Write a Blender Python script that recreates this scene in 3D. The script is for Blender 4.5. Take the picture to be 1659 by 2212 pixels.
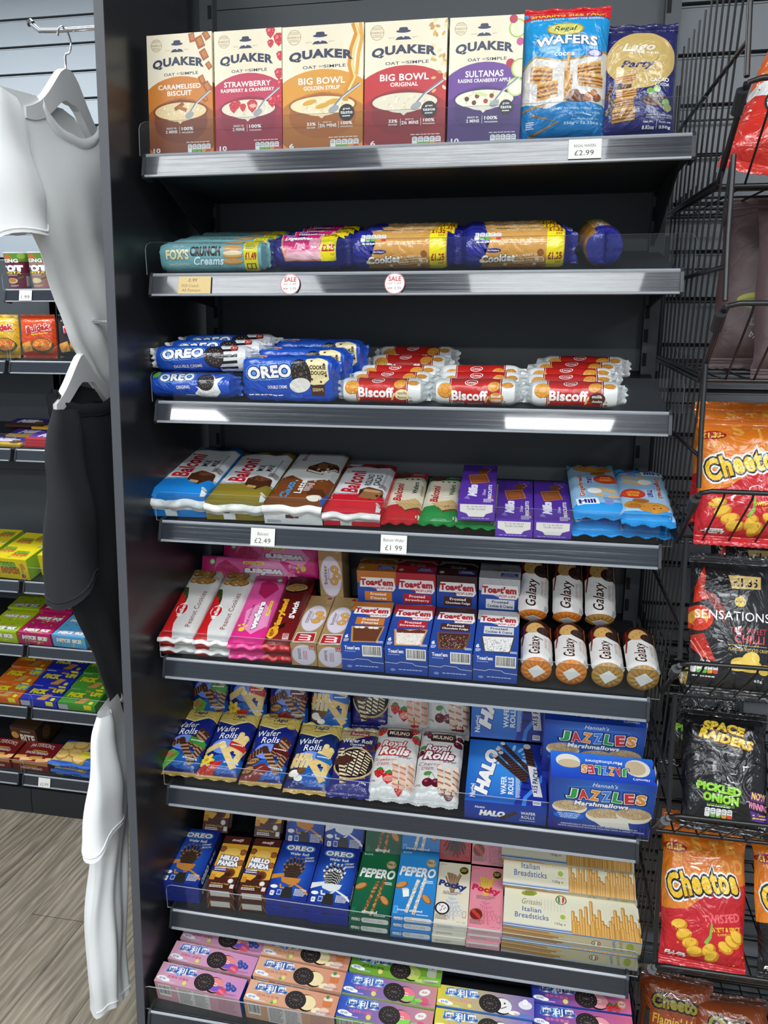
import bpy, bmesh, math, random
from mathutils import Matrix, Vector, noise
rnd = random.Random(7)
R_ = math.radians
for o in list(bpy.data.objects):
    bpy.data.objects.remove(o)
SC = bpy.context.scene
COL = SC.collection

# ------------------------------------------------------------------ camera
def camera_axes(yaw, pitch, roll):
    cy, sy, cp, sp = math.cos(yaw), math.sin(yaw), math.cos(pitch), math.sin(pitch)
    f = Vector((sy * cp, cy * cp, sp)); r = Vector((cy, -sy, 0)); u = r.cross(f)
    c, s = math.cos(roll), math.sin(roll)
    return r * c + u * s, u * c - r * s, f
cam_r, cam_u, cam_f = camera_axes(-0.183, -0.1685, 0.0163)
cd = bpy.data.cameras.new('camera')
cd.sensor_fit = 'VERTICAL'; cd.sensor_height = 36.0; cd.lens = 1664.8 / 2212 * 36.0
cd.clip_start = 0.05; cd.clip_end = 50
camera = bpy.data.objects.new('camera', cd); COL.objects.link(camera)
camera.matrix_world = Matrix(((cam_r.x, cam_u.x, -cam_f.x, 0.7521), (cam_r.y, cam_u.y, -cam_f.y, -1.4999),
                              (cam_r.z, cam_u.z, -cam_f.z, 1.6795), (0, 0, 0, 1)))
SC.camera = camera

# ------------------------------------------------------------------ world, exposure
W = bpy.data.worlds.new('shop_ambient'); SC.world = W; W.use_nodes = True
bgn = W.node_tree.nodes['Background']
bgn.inputs[0].default_value = (0.80, 0.90, 1.0, 1); bgn.inputs[1].default_value = 0.46
SC.view_settings.view_transform = 'Standard'; SC.view_settings.look = 'None'
SC.view_settings.gamma = 1.0; SC.view_settings.use_curve_mapping = False
SC.view_settings.exposure = 0.28

# ------------------------------------------------------------------ lamps: LED panels in the shop ceiling
CEIL = 3.2
LED_POWER = 15.0
LEDS = [(-0.9, -1.6), (0.55, -1.6), (2.0, -1.6), (-0.9, -2.65), (0.85, -2.65), (2.0, -2.65), (-2.5, -5.1), (1.0, -5.1), (3.1, -5.1), (-1.7, 0.4), (-0.55, 0.4)]
LED_SIZE = (0.9, 0.34)
for k, (lx, ly) in enumerate(LEDS):
    ld = bpy.data.lights.new('led_light', 'AREA'); ld.shape = 'RECTANGLE'
    ld.size, ld.size_y = LED_SIZE; ld.energy = LED_POWER * (0.55, 0.95, 3.8, 0.9)[k // 3]; ld.color = (0.93, 0.97, 1.0)
    lo = bpy.data.objects.new('led_light', ld); COL.objects.link(lo); lo.location = (lx, ly, CEIL - 0.035)
# ------------------------------------------------------------------ materials
def lin(c):
    return c / 12.92 if c <= 0.04045 else ((c + 0.055) / 1.055) ** 2.4
_hx = {}
def hexc(h):
    if h not in _hx:
        h2 = h.lstrip('#')
        if len(h2) == 3: h2 = ''.join(ch * 2 for ch in h2)
        _hx[h] = tuple(lin(int(h2[i:i + 2], 16) / 255) for i in (0, 2, 4))
    return _hx[h]
def mat(name, color, rough=0.5, metal=0.0, spec=0.5, coat=0.0):
    m = bpy.data.materials.new(name); m.use_nodes = True
    b = m.node_tree.nodes['Principled BSDF']
    b.inputs['Base Color'].default_value = (*hexc(color), 1) if isinstance(color, str) else (*color, 1)
    b.inputs['Roughness'].default_value = rough; b.inputs['Metallic'].default_value = metal
    b.inputs['Specular IOR Level'].default_value = spec; b.inputs['Coat Weight'].default_value = coat
    return m
def bump(m, scale, strength, dist=0.004, detail=3.0, distort=0.0, stretch=None, coord='Object', kind='noise'):
    nt = m.node_tree; N = nt.nodes; b = N['Principled BSDF']
    tc = N.new('ShaderNodeTexCoord'); mp = N.new('ShaderNodeMapping')
    if stretch: mp.inputs['Scale'].default_value = stretch
    nt.links.new(tc.outputs[coord], mp.inputs['Vector'])
    if kind == 'noise':
        t = N.new('ShaderNodeTexNoise'); t.inputs['Scale'].default_value = scale
        t.inputs['Detail'].default_value = detail; t.inputs['Distortion'].default_value = distort
        out = t.outputs['Fac']
    else:
        n0 = N.new('ShaderNodeTexNoise'); n0.inputs['Scale'].default_value = scale * 0.6
        ad = N.new('ShaderNodeMixRGB'); ad.inputs[0].default_value = 0.06
        nt.links.new(mp.outputs[0], n0.inputs['Vector']); nt.links.new(mp.outputs[0], ad.inputs[1]); nt.links.new(n0.outputs['Color'], ad.inputs[2])
        t = N.new('ShaderNodeTexVoronoi'); t.feature = 'F1'; t.inputs['Scale'].default_value = scale
        nt.links.new(ad.outputs[0], t.inputs['Vector']); out = t.outputs['Distance']
    if kind == 'noise': nt.links.new(mp.outputs[0], t.inputs['Vector'])
    bp = N.new('ShaderNodeBump'); bp.inputs['Strength'].default_value = strength; bp.inputs['Distance'].default_value = dist
    nt.links.new(out, bp.inputs['Height']); nt.links.new(bp.outputs[0], b.inputs['Normal'])
    return m
def printed(name, rough, coat=0.0, spec=0.5):
    m = mat(name, '#ffffff', rough, 0, spec, coat)
    a = m.node_tree.nodes.new('ShaderNodeAttribute'); a.attribute_name = 'Print'
    m.node_tree.links.new(a.outputs['Color'], m.node_tree.nodes['Principled BSDF'].inputs['Base Color'])
    return m
CARD = printed('printed_card', 0.42)
FILM = bump(printed('printed_film', 0.24), 38, 0.35, 0.004, 3.0, 1.2)
CRINK = bump(printed('crinkled_film', 0.19, 0.3), 17, 0.75, 0.008, 2.5, 2.6)
MATTE = bump(printed('matte_film', 0.5), 20, 0.4, 0.006, 2.0, 1.5)
PAPER = printed('printed_paper', 0.7)
CLOTH = printed('cotton_jersey', 0.9)
bump(CLOTH, 900, 0.12, 0.0006, 2.0)
BLACKM = bump(mat('black_powder_coat', '#212327', 0.42), 260, 0.06, 0.001, 2)
BACKM = bump(mat('dark_grey_steel', '#42474c', 0.5), 260, 0.05, 0.001, 2)
PANELM = bump(mat('black_laminate', '#1c1d20', 0.3), 420, 0.05, 0.0006, 2)
EDGEM = bump(mat('grey_edging', '#4c4e54', 0.45), 420, 0.05, 0.0006, 2)
SLATM = mat('grey_slatwall', '#74797e', 0.5)
SLATL = mat('pale_grey_slatwall', '#9aa3ab', 0.45)
GROOVE = mat('dark_groove', '#17181b', 0.6)
WIREM = mat('black_wire', '#17181a', 0.33)
CHROME = mat('chrome', '#d8dade', 0.12, 1.0)
WHITEP = mat('white_plastic', '#dfe0e0', 0.4)
RAILM = bump(mat('grey_ticket_strip', '#2a2f37', 0.2, 0.0, 0.5, 0.35), 30, 0.4, 0.002, 4, 0, (0.06, 1, 5))
RAILE = mat('clear_strip_edge', '#9a9fa5', 0.2, 0, 0.6)
CAPM = mat('dark_end_cap', '#2c2f34', 0.4)
SLOTM = mat('slot_shadow_black', '#08080a', 0.8)
LEDM = bpy.data.materials.new('led_diffuser'); LEDM.use_nodes = True
_b = LEDM.node_tree.nodes['Principled BSDF']; _b.inputs['Emission Color'].default_value = (0.93, 0.97, 1, 1); _b.inputs['Emission Strength'].default_value = 9.0
def clear_acrylic(name, tint, fac, edge=False):
    m = bpy.data.materials.new(name); m.use_nodes = True; nt = m.node_tree; nt.nodes.clear()
    out = nt.nodes.new('ShaderNodeOutputMaterial'); tr = nt.nodes.new('ShaderNodeBsdfTransparent'); gl = nt.nodes.new('ShaderNodeBsdfGlossy')
    mx = nt.nodes.new('ShaderNodeMixShader'); lw = nt.nodes.new('ShaderNodeLayerWeight'); lw.inputs['Blend'].default_value = 0.5
    pw = nt.nodes.new('ShaderNodeMath'); pw.operation = 'POWER'; pw.inputs[1].default_value = 5.0
    fr = nt.nodes.new('ShaderNodeMath'); fr.operation = 'MULTIPLY_ADD'; fr.inputs[1].default_value = 0.8; fr.inputs[2].default_value = 0.022
    nt.links.new(lw.outputs['Facing'], pw.inputs[0]); nt.links.new(pw.outputs[0], fr.inputs[0])
    tr.inputs['Color'].default_value = (*tint, 1); gl.inputs['Roughness'].default_value = 0.04; gl.inputs['Color'].default_value = (1, 1, 1, 1)
    nt.links.new(tr.outputs[0], mx.inputs[1]); nt.links.new(gl.outputs[0], mx.inputs[2])
    if edge:
        mx.inputs[0].default_value = fac; df = nt.nodes.new('ShaderNodeBsdfDiffuse'); df.inputs['Color'].default_value = (0.8, 0.86, 0.9, 1); nt.links.new(df.outputs[0], mx.inputs[2])
    else: nt.links.new(fr.outputs[0], mx.inputs[0])
    nt.links.new(mx.outputs[0], out.inputs[0])
    return m
CLEAR = clear_acrylic('clear_acrylic', (0.93, 0.945, 0.95), 0)
CLEARE = clear_acrylic('clear_acrylic_edge', (0.75, 0.8, 0.82), 0.5, True)

# ------------------------------------------------------------------ objects
def link(o, parent=None):
    COL.objects.link(o)
    if parent is not None: o.parent = parent
    return o
def tag(o, label, cat=None, group=None, kind=None):
    if label: o['label'] = label
    if cat: o['category'] = cat
    if group: o['group'] = group
    if kind: o['kind'] = kind
    return o
def empty(name, loc=(0, 0, 0)):
    o = bpy.data.objects.new(name, None); o.location = loc; o.empty_display_size = 0.05
    return link(o)
class MB:
    """mesh builder: vertices, faces, optional print colour per face corner"""
    def __init__(s): s.v = []; s.f = []; s.c = []; s.mi = []; s.sm = []
    def add(s, vs, fs, cs=None, mi=0, smooth=False):
        o = len(s.v); s.v += [tuple(v) for v in vs]
        for k, f in enumerate(fs):
            s.f.append([i + o for i in f]); s.mi.append(mi); s.sm.append(smooth)
            s.c.append(cs if cs is None or isinstance(cs, tuple) else cs[k])
        return s
    def box(s, x0, x1, y0, y1, z0, z1, c=None, mi=0, M=None):
        vs = [Vector((x, y, z)) for z in (z0, z1) for y in (y0, y1) for x in (x0, x1)]
        if M: vs = [M @ v for v in vs]
        return s.add(vs, [(0, 2, 3, 1), (4, 5, 7, 6), (0, 1, 5, 4), (2, 6, 7, 3), (0, 4, 6, 2), (1, 3, 7, 5)], c, mi)
    def tube(s, pts, r, n=6, c=None, mi=0, cap=True):
        pts = [Vector(p) for p in pts]; rings = []
        up = None
        for i, p in enumerate(pts):
            t = (pts[min(i + 1, len(pts) - 1)] - pts[max(i - 1, 0)]).normalized()
            if up is None: up = t.orthogonal().normalized()
            a = (up - t * up.dot(t))
            a = a.normalized() if a.length > 1e-6 else t.orthogonal().normalized()
            up = a; b = t.cross(a)
            rr = r[i] if isinstance(r, (list, tuple)) else r
            rings.append([p + (a * math.cos(2 * math.pi * k / n) + b * math.sin(2 * math.pi * k / n)) * rr for k in range(n)])
        vs = [v for rg in rings for v in rg]; fs = []
        for i in range(len(rings) - 1):
            for k in range(n):
                fs.append((i * n + k, i * n + (k + 1) % n, (i + 1) * n + (k + 1) % n, (i + 1) * n + k))
        s.add(vs, fs, c, mi, True)
        if cap: s.add(rings[0] + rings[-1], [tuple(range(n))[::-1], tuple(range(n, 2 * n))], c, mi)
        return s
    def prism(s, pts, x0, x1, c=None, mi=0):
        """polygon of (y,z) extruded along x"""
        n = len(pts)
        vs = [(x0, y, z) for y, z in pts] + [(x1, y, z) for y, z in pts]
        return s.add(vs, [tuple(range(n)), tuple(range(n, 2 * n))[::-1]] + [(k, k + n, (k + 1) % n + n, (k + 1) % n) for k in range(n)], c, mi)
    def grid(s, fn, nu, nv, c=None, mi=0, smooth=True, flip=False):
        vs = [fn(i / nu, j / nv) for j in range(nv + 1) for i in range(nu + 1)]
        fs = []; w = nu + 1
        for j in range(nv):
            for i in range(nu):
                q = (j * w + i, (j + 1) * w + i, (j + 1) * w + i + 1, j * w + i + 1)
                fs.append(q[::-1] if flip else q)
        return s.add(vs, fs, c, mi, smooth)
    def mesh(s, name, mats, fixn=False):
        me = bpy.data.meshes.new(name)
        me.from_pydata(s.v, [], s.f)
        for m in (mats if isinstance(mats, (list, tuple)) else [mats]): me.materials.append(m)
        me.polygons.foreach_set('material_index', s.mi); me.polygons.foreach_set('use_smooth', s.sm)
        if any(c is not None for c in s.c):
            at = me.color_attributes.new('Print', 'FLOAT_COLOR', 'CORNER'); buf = []
            for f, c in zip(s.f, s.c):
                if c is None: c = (0.5, 0.5, 0.5)
                if isinstance(c[0], tuple):
                    for q in c: buf += [q[0], q[1], q[2], 1.0]
                else: buf += [c[0], c[1], c[2], 1.0] * len(f)
            at.data.foreach_set('color', buf)
        if fixn:
            bm = bmesh.new(); bm.from_mesh(me); bmesh.ops.recalc_face_normals(bm, faces=bm.faces); bm.to_mesh(me); bm.free()
        me.update()
        return me
    def obj(s, name, mats, parent=None, fixn=False):
        return link(bpy.data.objects.new(name, s.mesh(name, mats, fixn)), parent)

# ------------------------------------------------------------------ printed artwork as flat vector shapes
_tc = bpy.data.curves.new('lettering', 'FONT'); _tc.resolution_u = 3; _tc.size = 1.0
_to = bpy.data.objects.new('lettering', _tc); COL.objects.link(_to)
_tcache = {}
def letters(s, off, shear, sp):
    key = (s, off, shear, sp)
    if key not in _tcache:
        _tc.body = s; _tc.offset = off; _tc.shear = shear; _tc.space_character = sp
        dg = bpy.context.evaluated_depsgraph_get(); dg.update()
        ev = _to.evaluated_get(dg); me = ev.to_mesh()
        _tcache[key] = ([(v.co.x, v.co.y) for v in me.vertices], [tuple(p.vertices) for p in me.polygons])
        ev.to_mesh_clear()
    return _tcache[key]
class Art:
    """artwork of one printed face: x 0-100 from left to right, y 0-100 from top to bottom"""
    def __init__(s, w, h, base): s.w = w; s.h = h; s.base = base; s.items = []; s.a = h / w
    def P(s, pts, c): s.items.append((list(pts), [tuple(range(len(pts)))], c)); return s
    def R(s, x0, y0, x1, y1, c, rot=0, rad=0):
        cx, cy, hw, hh = (x0 + x1) / 2, (y0 + y1) / 2, (x1 - x0) / 2, (y1 - y0) / 2 * s.a
        if rad:
            rad = min(rad, abs(hw), abs(hh)); q = []
            for sx, sy, a0 in ((1, 1, 0), (-1, 1, 90), (-1, -1, 180), (1, -1, 270)):
                for k in range(4):
                    t = R_(a0 + 30 * k); q.append((sx * (hw - rad) + rad * math.cos(t), sy * (hh - rad) + rad * math.sin(t)))
        else: q = [(-hw, -hh), (hw, -hh), (hw, hh), (-hw, hh)]
        co, si = math.cos(R_(rot)), math.sin(R_(rot))
        return s.P([(cx + x * co + y * si, cy + (y * co - x * si) / s.a) for x, y in q], c)
    def E(s, x, y, rx, ry, c, rot=0, n=20):
        co, si = math.cos(R_(rot)), math.sin(R_(rot)); ry = ry * s.a; q = []
        for k in range(n):
            t = 2 * math.pi * k / n; a, b = rx * math.cos(t), ry * math.sin(t)
            q.append((x + a * co + b * si, y + (b * co - a * si) / s.a))
        return s.P(q, c)
    def O(s, x, y, r, c, n=20): return s.E(x, y, r, r / s.a, c, 0, n)
    def L(s, pts, wd, c):
        """a stroke of width wd (percent of the face width) along pts"""
        q = [(x, y * s.a) for x, y in pts]; l = []; r = []
        for i in range(len(q)):
            a, b = q[max(i - 1, 0)], q[min(i + 1, len(q) - 1)]
            dx, dy = b[0] - a[0], b[1] - a[1]; m = math.hypot(dx, dy) or 1
            nx, ny = -dy / m * wd / 2, dx / m * wd / 2
            l.append((q[i][0] + nx, (q[i][1] + ny) / s.a)); r.append((q[i][0] - nx, (q[i][1] - ny) / s.a))
        n = len(q); s.items.append((l + r, [(i, i + 1, n + i + 1, n + i) for i in range(n - 1)], c)); return s
    def T(s, t, x, y, w, h, c, o=None, ow=0.05, b=0.015, rot=0, sh=0.0, arc=0.0, o2=None, ow2=0.1, sp=1.06):
        v0, f0 = letters(t, b, sh, sp)
        if not v0: return s
        xs = [v[0] for v in v0]; ys = [v[1] for v in v0]; x0, x1, y0, y1 = min(xs), max(xs), min(ys), max(ys)
        # the height of upright lettering counts in percent of the face height, of lettering turned sideways in percent of its width
        hk = 1.0 if 45 < abs(rot) % 180 < 135 else s.a
        sx = w / max(x1 - x0, 1e-4); sy = (h * hk) / max(y1 - y0, 1e-4)
        co, si = math.cos(R_(rot)), math.sin(R_(rot)); mx, my = (x0 + x1) / 2, (y0 + y1) / 2
        lay = [(b, c)]
        if o: lay.insert(0, (b + ow, o))
        if o2: lay.insert(0, (b + ow2, o2))
        for bb, cc in lay:
            v, f = letters(t, bb, sh, sp); q = []
            k = (bb - b) * 1.25 + .01
            for px, py in v:
                px = min(max(px, x0 - k), x1 + k); py = min(max(py, y0 - k), y1 + k)
                dx, dy = (px - mx) * sx, -(py - my) * sy
                if arc: dy -= arc * s.a * (1 - (2 * dx / w) ** 2)
                q.append((x + dx * co + dy * si, y + (dy * co - dx * si) / s.a))
            s.items.append((q, f, cc))
        return s
    def fine(s, x0, y0, x1, y1, n, c, seed=1):
        """rows of print too small to read"""
        r = random.Random(seed); q = []; f = []; dy = (y1 - y0) / n
        for k in range(n):
            x = x0; e = x1 - r.random() * 0.25 * (x1 - x0)
            while x < e:
                l = (x1 - x0) * (0.05 + 0.1 * r.random()); i = len(q); ya = y0 + k * dy
                q += [(x, ya), (min(x + l, e), ya), (min(x + l, e), ya + dy * 0.5), (x, ya + dy * 0.5)]; f.append((i, i + 1, i + 2, i + 3)); x += l * 1.25
        s.items.append((q, f, c)); return s
    def bars(s, x0, y0, x1, y1, seed=3, vert=True):
        s.R(x0, y0, x1, y1, '#e8e6e0'); r = random.Random(seed); q = []; f = []; x = 0.06
        while x < 0.94:
            w = 0.012 + 0.03 * r.random(); i = len(q)
            if vert: a, b, cc, d = x0 + (x1 - x0) * x, x0 + (x1 - x0) * min(x + w, .95), y0 + (y1 - y0) * .08, y0 + (y1 - y0) * .84
            else: cc, d, a, b = y0 + (y1 - y0) * x, y0 + (y1 - y0) * min(x + w, .95), x0 + (x1 - x0) * .08, x0 + (x1 - x0) * .84
            q += [(a, cc), (b, cc), (b, d), (a, d)]; f.append((i, i + 1, i + 2, i + 3)); x += w + 0.012 + 0.025 * r.random()
        s.items.append((q, f, '#1b1b1c')); return s
    def nutri(s, x, y, w, h, n=5):
        cs = ['#e9e9e6', '#6fae4c', '#6fae4c', '#d99a3c', '#c94a3a', '#6fae4c']
        for k in range(n):
            a = x + w * k / n; s.R(a, y, a + w / n * .9, y + h, '#e9e9e6', 0, w / n * .25); s.R(a, y + h * .62, a + w / n * .9, y + h, cs[k % 6], 0, w / n * .2)
            s.fine(a + w / n * .15, y + h * .12, a + w / n * .75, y + h * .55, 2, '#55606a', k)
        return s
    def cookie(s, x, y, rx, ry, rot=0, c='#262020', hi='#5d5350', rim=True):
        if rim: s.E(x, y, rx * 1.0, ry, '#151112', rot, 26)
        s.E(x, y, rx * .95, ry * .95, c, rot, 26)
        co, si = math.cos(R_(rot)), math.sin(R_(rot))
        for fr, n, rr in ((.84, 22, .045), (.58, 12, .10), (.32, 9, .05)):
            for k in range(n):
                t = 2 * math.pi * k / n; a, b = rx * fr * math.cos(t), ry * s.a * fr * math.sin(t)
                s.E(x + a * co + b * si, y + (b * co - a * si) / s.a, rx * rr, ry * rr, hi, rot, 6)
        s.E(x, y, rx * .2, ry * .12, hi, rot, 10)
        return s
    def biscuit(s, x, y, r, c='#c98a3e', d='#a5652a', rot=0, ky=1.0):
        s.E(x, y, r, r * ky / s.a, d, rot); s.E(x - r * .03, y - r * .05 / s.a, r * .92, r * ky * .92 / s.a, c, rot)
        s.E(x, y, r * .5, r * ky * .5 / s.a, d, rot, 12); s.E(x, y, r * .44, r * ky * .44 / s.a, c, rot, 12)
        for k in range(7):
            t = k * .9; s.E(x + r * .7 * math.cos(t), y + r * ky * .7 * math.sin(t) / s.a, r * .07, r * .07 / s.a, d, 0, 6)
        return s
    def stick(s, x0, y0, x1, y1, wd, c, d=None, n=5, tip=None):
        s.L([(x0, y0), (x1, y1)], wd, c)
        dx, dy = x1 - x0, y1 - y0
        if d:
            for k in range(n):
                t = (k + .5) / n; px, py = x0 + dx * t, y0 + dy * t
                m = math.hypot(dx, dy * s.a) or 1; ux, uy = dx / m, dy * s.a / m
                s.L([(px - uy * wd * .5 - ux * wd * .25, py + (ux * wd * .5 - uy * wd * .25) / s.a), (px + uy * wd * .5 + ux * wd * .25, py - (ux * wd * .5 - uy * wd * .25) / s.a)], wd * .35, d)
        if tip: s.O(x0, y0, wd * .5, tip, 10)
        return s
    def berry(s, x, y, r, c='#c81e2e', leaf=True):
        s.P([(x - r, y - r * .5 / s.a), (x - r * .4, y - r / s.a), (x + r * .5, y - r / s.a), (x + r, y - r * .4 / s.a), (x + r * .7, y + r * .5 / s.a), (x, y + r * 1.2 / s.a), (x - r * .7, y + r * .5 / s.a)], c)
        for k in range(6): s.O(x + r * .55 * math.cos(k * 1.1), y + r * .55 * math.sin(k * 1.1) / s.a, r * .08, '#f0c060', 5)
        if leaf: s.P([(x - r * .7, y - r * 1.0 / s.a), (x, y - r * 1.5 / s.a), (x + r * .7, y - r * 1.1 / s.a), (x + r * .2, y - r * .75 / s.a), (x - r * .2, y - r * .7 / s.a)], '#3f7f34')
        return s
    def almond(s, x, y, r, rot):
        s.E(x, y, r, r * .55 / s.a, '#8a4f22', rot, 14); s.E(x - r * .05, y - r * .06 / s.a, r * .86, r * .42 / s.a, '#c88a4c', rot, 12)
        return s
    # ---- flat bmesh of the artwork, clipped to the face and cut along the surface grid
    def flat(s, nu=0, nv=0):
        bm = bmesh.new(); li = bm.faces.layers.int.new('k'); pal = []
        seen = []      # a shape lies one ink layer above the highest shape it overlaps
        for k, (q, fs, c) in enumerate(s.items):
            bx = (min(p[0] for p in q), max(p[0] for p in q), min(p[1] for p in q), max(p[1] for p in q))
            lv = 1 + max([o[4] for o in seen if o[0] < bx[1] and o[1] > bx[0] and o[2] < bx[3] and o[3] > bx[2]], default=0)
            seen.append((*bx, lv))
            vs = [bm.verts.new((x, y, lv)) for x, y in q]; pal.append(c)
            for f in fs:
                try: fc = bm.faces.new([vs[i] for i in f]); fc[li] = k
                except ValueError: pass
        for co, no, lo, ax in (((0, 0, 0), (-1, 0, 0), True, 0), ((100, 0, 0), (1, 0, 0), False, 0), ((0, 0, 0), (0, -1, 0), True, 1), ((0, 100, 0), (0, 1, 0), False, 1)):
            if any((v.co[ax] < -1e-4 if lo else v.co[ax] > 100.0001) for v in bm.verts):
                bmesh.ops.bisect_plane(bm, geom=bm.verts[:] + bm.edges[:] + bm.faces[:], plane_co=co, plane_no=no, clear_outer=True, dist=1e-5)
        if nu or nv: bmesh.ops.triangulate(bm, faces=[f for f in bm.faces if len(f.verts) > 4])
        for k in range(1, nu): bmesh.ops.bisect_plane(bm, geom=bm.verts[:] + bm.edges[:] + bm.faces[:], plane_co=(100 * k / nu, 0, 0), plane_no=(1, 0, 0), dist=1e-5)
        for k in range(1, nv): bmesh.ops.bisect_plane(bm, geom=bm.verts[:] + bm.edges[:] + bm.faces[:], plane_co=(0, 100 * k / nv, 0), plane_no=(0, 1, 0), dist=1e-5)
        bm.verts.index_update()
        vs = [tuple(v.co) for v in bm.verts]; fs = []; cs = []
        for f in bm.faces:
            ix = [v.index for v in f.verts]
            a = sum(vs[ix[i]][0] * vs[ix[(i + 1) % len(ix)]][1] - vs[ix[(i + 1) % len(ix)]][0] * vs[ix[i]][1] for i in range(len(ix)))
            if a > 0: ix.reverse()
            fs.append(ix); cs.append(shade(pal[f[li]], [vs[i] for i in ix]))
        bm.free()
        return vs, fs, cs
def shade(c, pts):
    """colour of a printed shape: hex, or a printed blend (c1, c2, 'h'|'v'|(cx, cy, r))"""
    if isinstance(c, str): return hexc(c)
    a, b, m = hexc(c[0]), hexc(c[1]), c[2]; out = []
    for p in pts:
        t = p[0] / 100 if m == 'h' else p[1] / 100 if m == 'v' else min(1, math.hypot(p[0] - m[0], p[1] - m[1]) / m[2])
        out.append(tuple(a[i] + (b[i] - a[i]) * t for i in range(3)))
    return tuple(out)
LAYER = 0.00004
def put(mb, art, fn, nu=0, nv=0, base=True, off0=0.0, smooth=False):
    """lay artwork on the surface fn(u, v) -> (point, normal); the base colour itself is the first layer"""
    if base:
        a, b = max(nu, 1), max(nv, 1)
        if not isinstance(art.base, str) and nu == 0: a, b = 6, 6
        pts = [(i / a, j / b) for j in range(b + 1) for i in range(a + 1)]; w = a + 1; fs = []; cs = []
        for j in range(b):
            for i in range(a):
                q = (j * w + i, (j + 1) * w + i, (j + 1) * w + i + 1, j * w + i + 1); fs.append(q)
                cs.append(shade(art.base, [(pts[k][0] * 100, pts[k][1] * 100) for k in q]))
        mb.add([fn(u, v)[0] for u, v in pts], fs, cs, 0, smooth)
    if nu: off0 += 0.0005
    if art.items:
        vs, fs, cs = art.flat(nu, nv); out = []; memo = {}
        for x, y, k in vs:
            key = (round(x, 3), round(y, 3))
            if key not in memo: memo[key] = fn(min(max(x / 100, 0), 1), min(max(y / 100, 0), 1))
            p, n = memo[key]; out.append(p + n * (off0 + LAYER * k))
        mb.add(out, fs, cs, 0, smooth)
def piecewise(fn, nu, nv):
    """fn sampled on its grid and interpolated bilinearly, so artwork lies parallel to the faceted surface"""
    g = {}
    def at(i, j):
        if (i, j) not in g: g[i, j] = Vector(fn(i / nu, j / nv))
        return g[i, j]
    def nrm(i, j):
        k = ('n', i, j)
        if k not in g:
            du = at(min(i + 1, nu), j) - at(max(i - 1, 0), j); dv = at(i, min(j + 1, nv)) - at(i, max(j - 1, 0))
            n = dv.cross(du); g[k] = n.normalized() if n.length > 1e-12 else Vector((0, 0, 1))
        return g[k]
    def ev(u, v):
        a, b = u * nu, v * nv; i, j = min(int(a), nu - 1), min(int(b), nv - 1); s, t = a - i, b - j
        mixv = lambda f: (f(i, j) * (1 - s) + f(i + 1, j) * s) * (1 - t) + (f(i, j + 1) * (1 - s) + f(i + 1, j + 1) * s) * t
        n = mixv(nrm)
        return mixv(at), (n.normalized() if n.length > 1e-9 else Vector((0, 0, 1)))
    return ev

# ------------------------------------------------------------------ packs: each kind is a list of (part name, mesh, parent index)
# local axes of a pack lying on a shelf: x to the right, y towards the back, z up; origin at the middle of its lower front edge
def face(p00, p10, p01):
    """plane through three corners: top left, top right, bottom left"""
    a, b, c = Vector(p00), Vector(p10), Vector(p01); n = (c - a).cross(b - a).normalized()
    return lambda u, v: (a + (b - a) * u + (c - a) * v, n)
def carton(name, w, l, t, top, front=None, right=None, left=None, back=None, side='#888888', material=None):
    mb = MB(); h = w / 2
    put(mb, top, face((-h, l, t), (h, l, t), (-h, 0, t)))
    put(mb, front or Art(w, t, side), face((-h, 0, t), (h, 0, t), (-h, 0, 0)))
    put(mb, right or Art(l, t, side), face((h, 0, t), (h, l, t), (h, 0, 0)))
    put(mb, left or Art(l, t, side), face((-h, l, t), (-h, 0, t), (-h, l, 0)))
    put(mb, back or Art(w, t, side), face((h, l, t), (-h, l, t), (h, l, 0)))
    put(mb, Art(w, l, side), face((-h, 0, 0), (h, 0, 0), (-h, l, 0)))
    return [(name, mb.mesh(name, material or CARD), None)]
def sgnp(a, p): return max(0.0, 1 - abs(a) ** p) ** (1 / 2.2)
def seal_mesh(w, l0, l1, z, c, seed, teeth=True, waves=3, amp=0.0025):
    """crimped flat seal between y = l0 (at the bag) and l1 (its edge)"""
    mb = MB(); r = random.Random(seed); ph = r.random() * 6; n = 28
    col = hexc(c); dark = tuple(q * 0.8 for q in col)
    for side in (0, 1):
        def fn(u, v):
            y = l0 + (l1 - l0) * v
            if teeth and v > .99: y += (l1 - l0) * (0.10 if int(u * n + .5) % 2 else 0.0)
            zz = z + amp * v * math.sin(waves * 2 * math.pi * u + ph) + 0.0006 * math.sin(v * 18) + (0.0005 if side else -0.0005)
            return Vector(((u - .5) * w, y, zz))
        mb.grid(fn, n, 7, col, 0, False, flip=bool(side) == (l1 > l0))
    return mb
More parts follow.
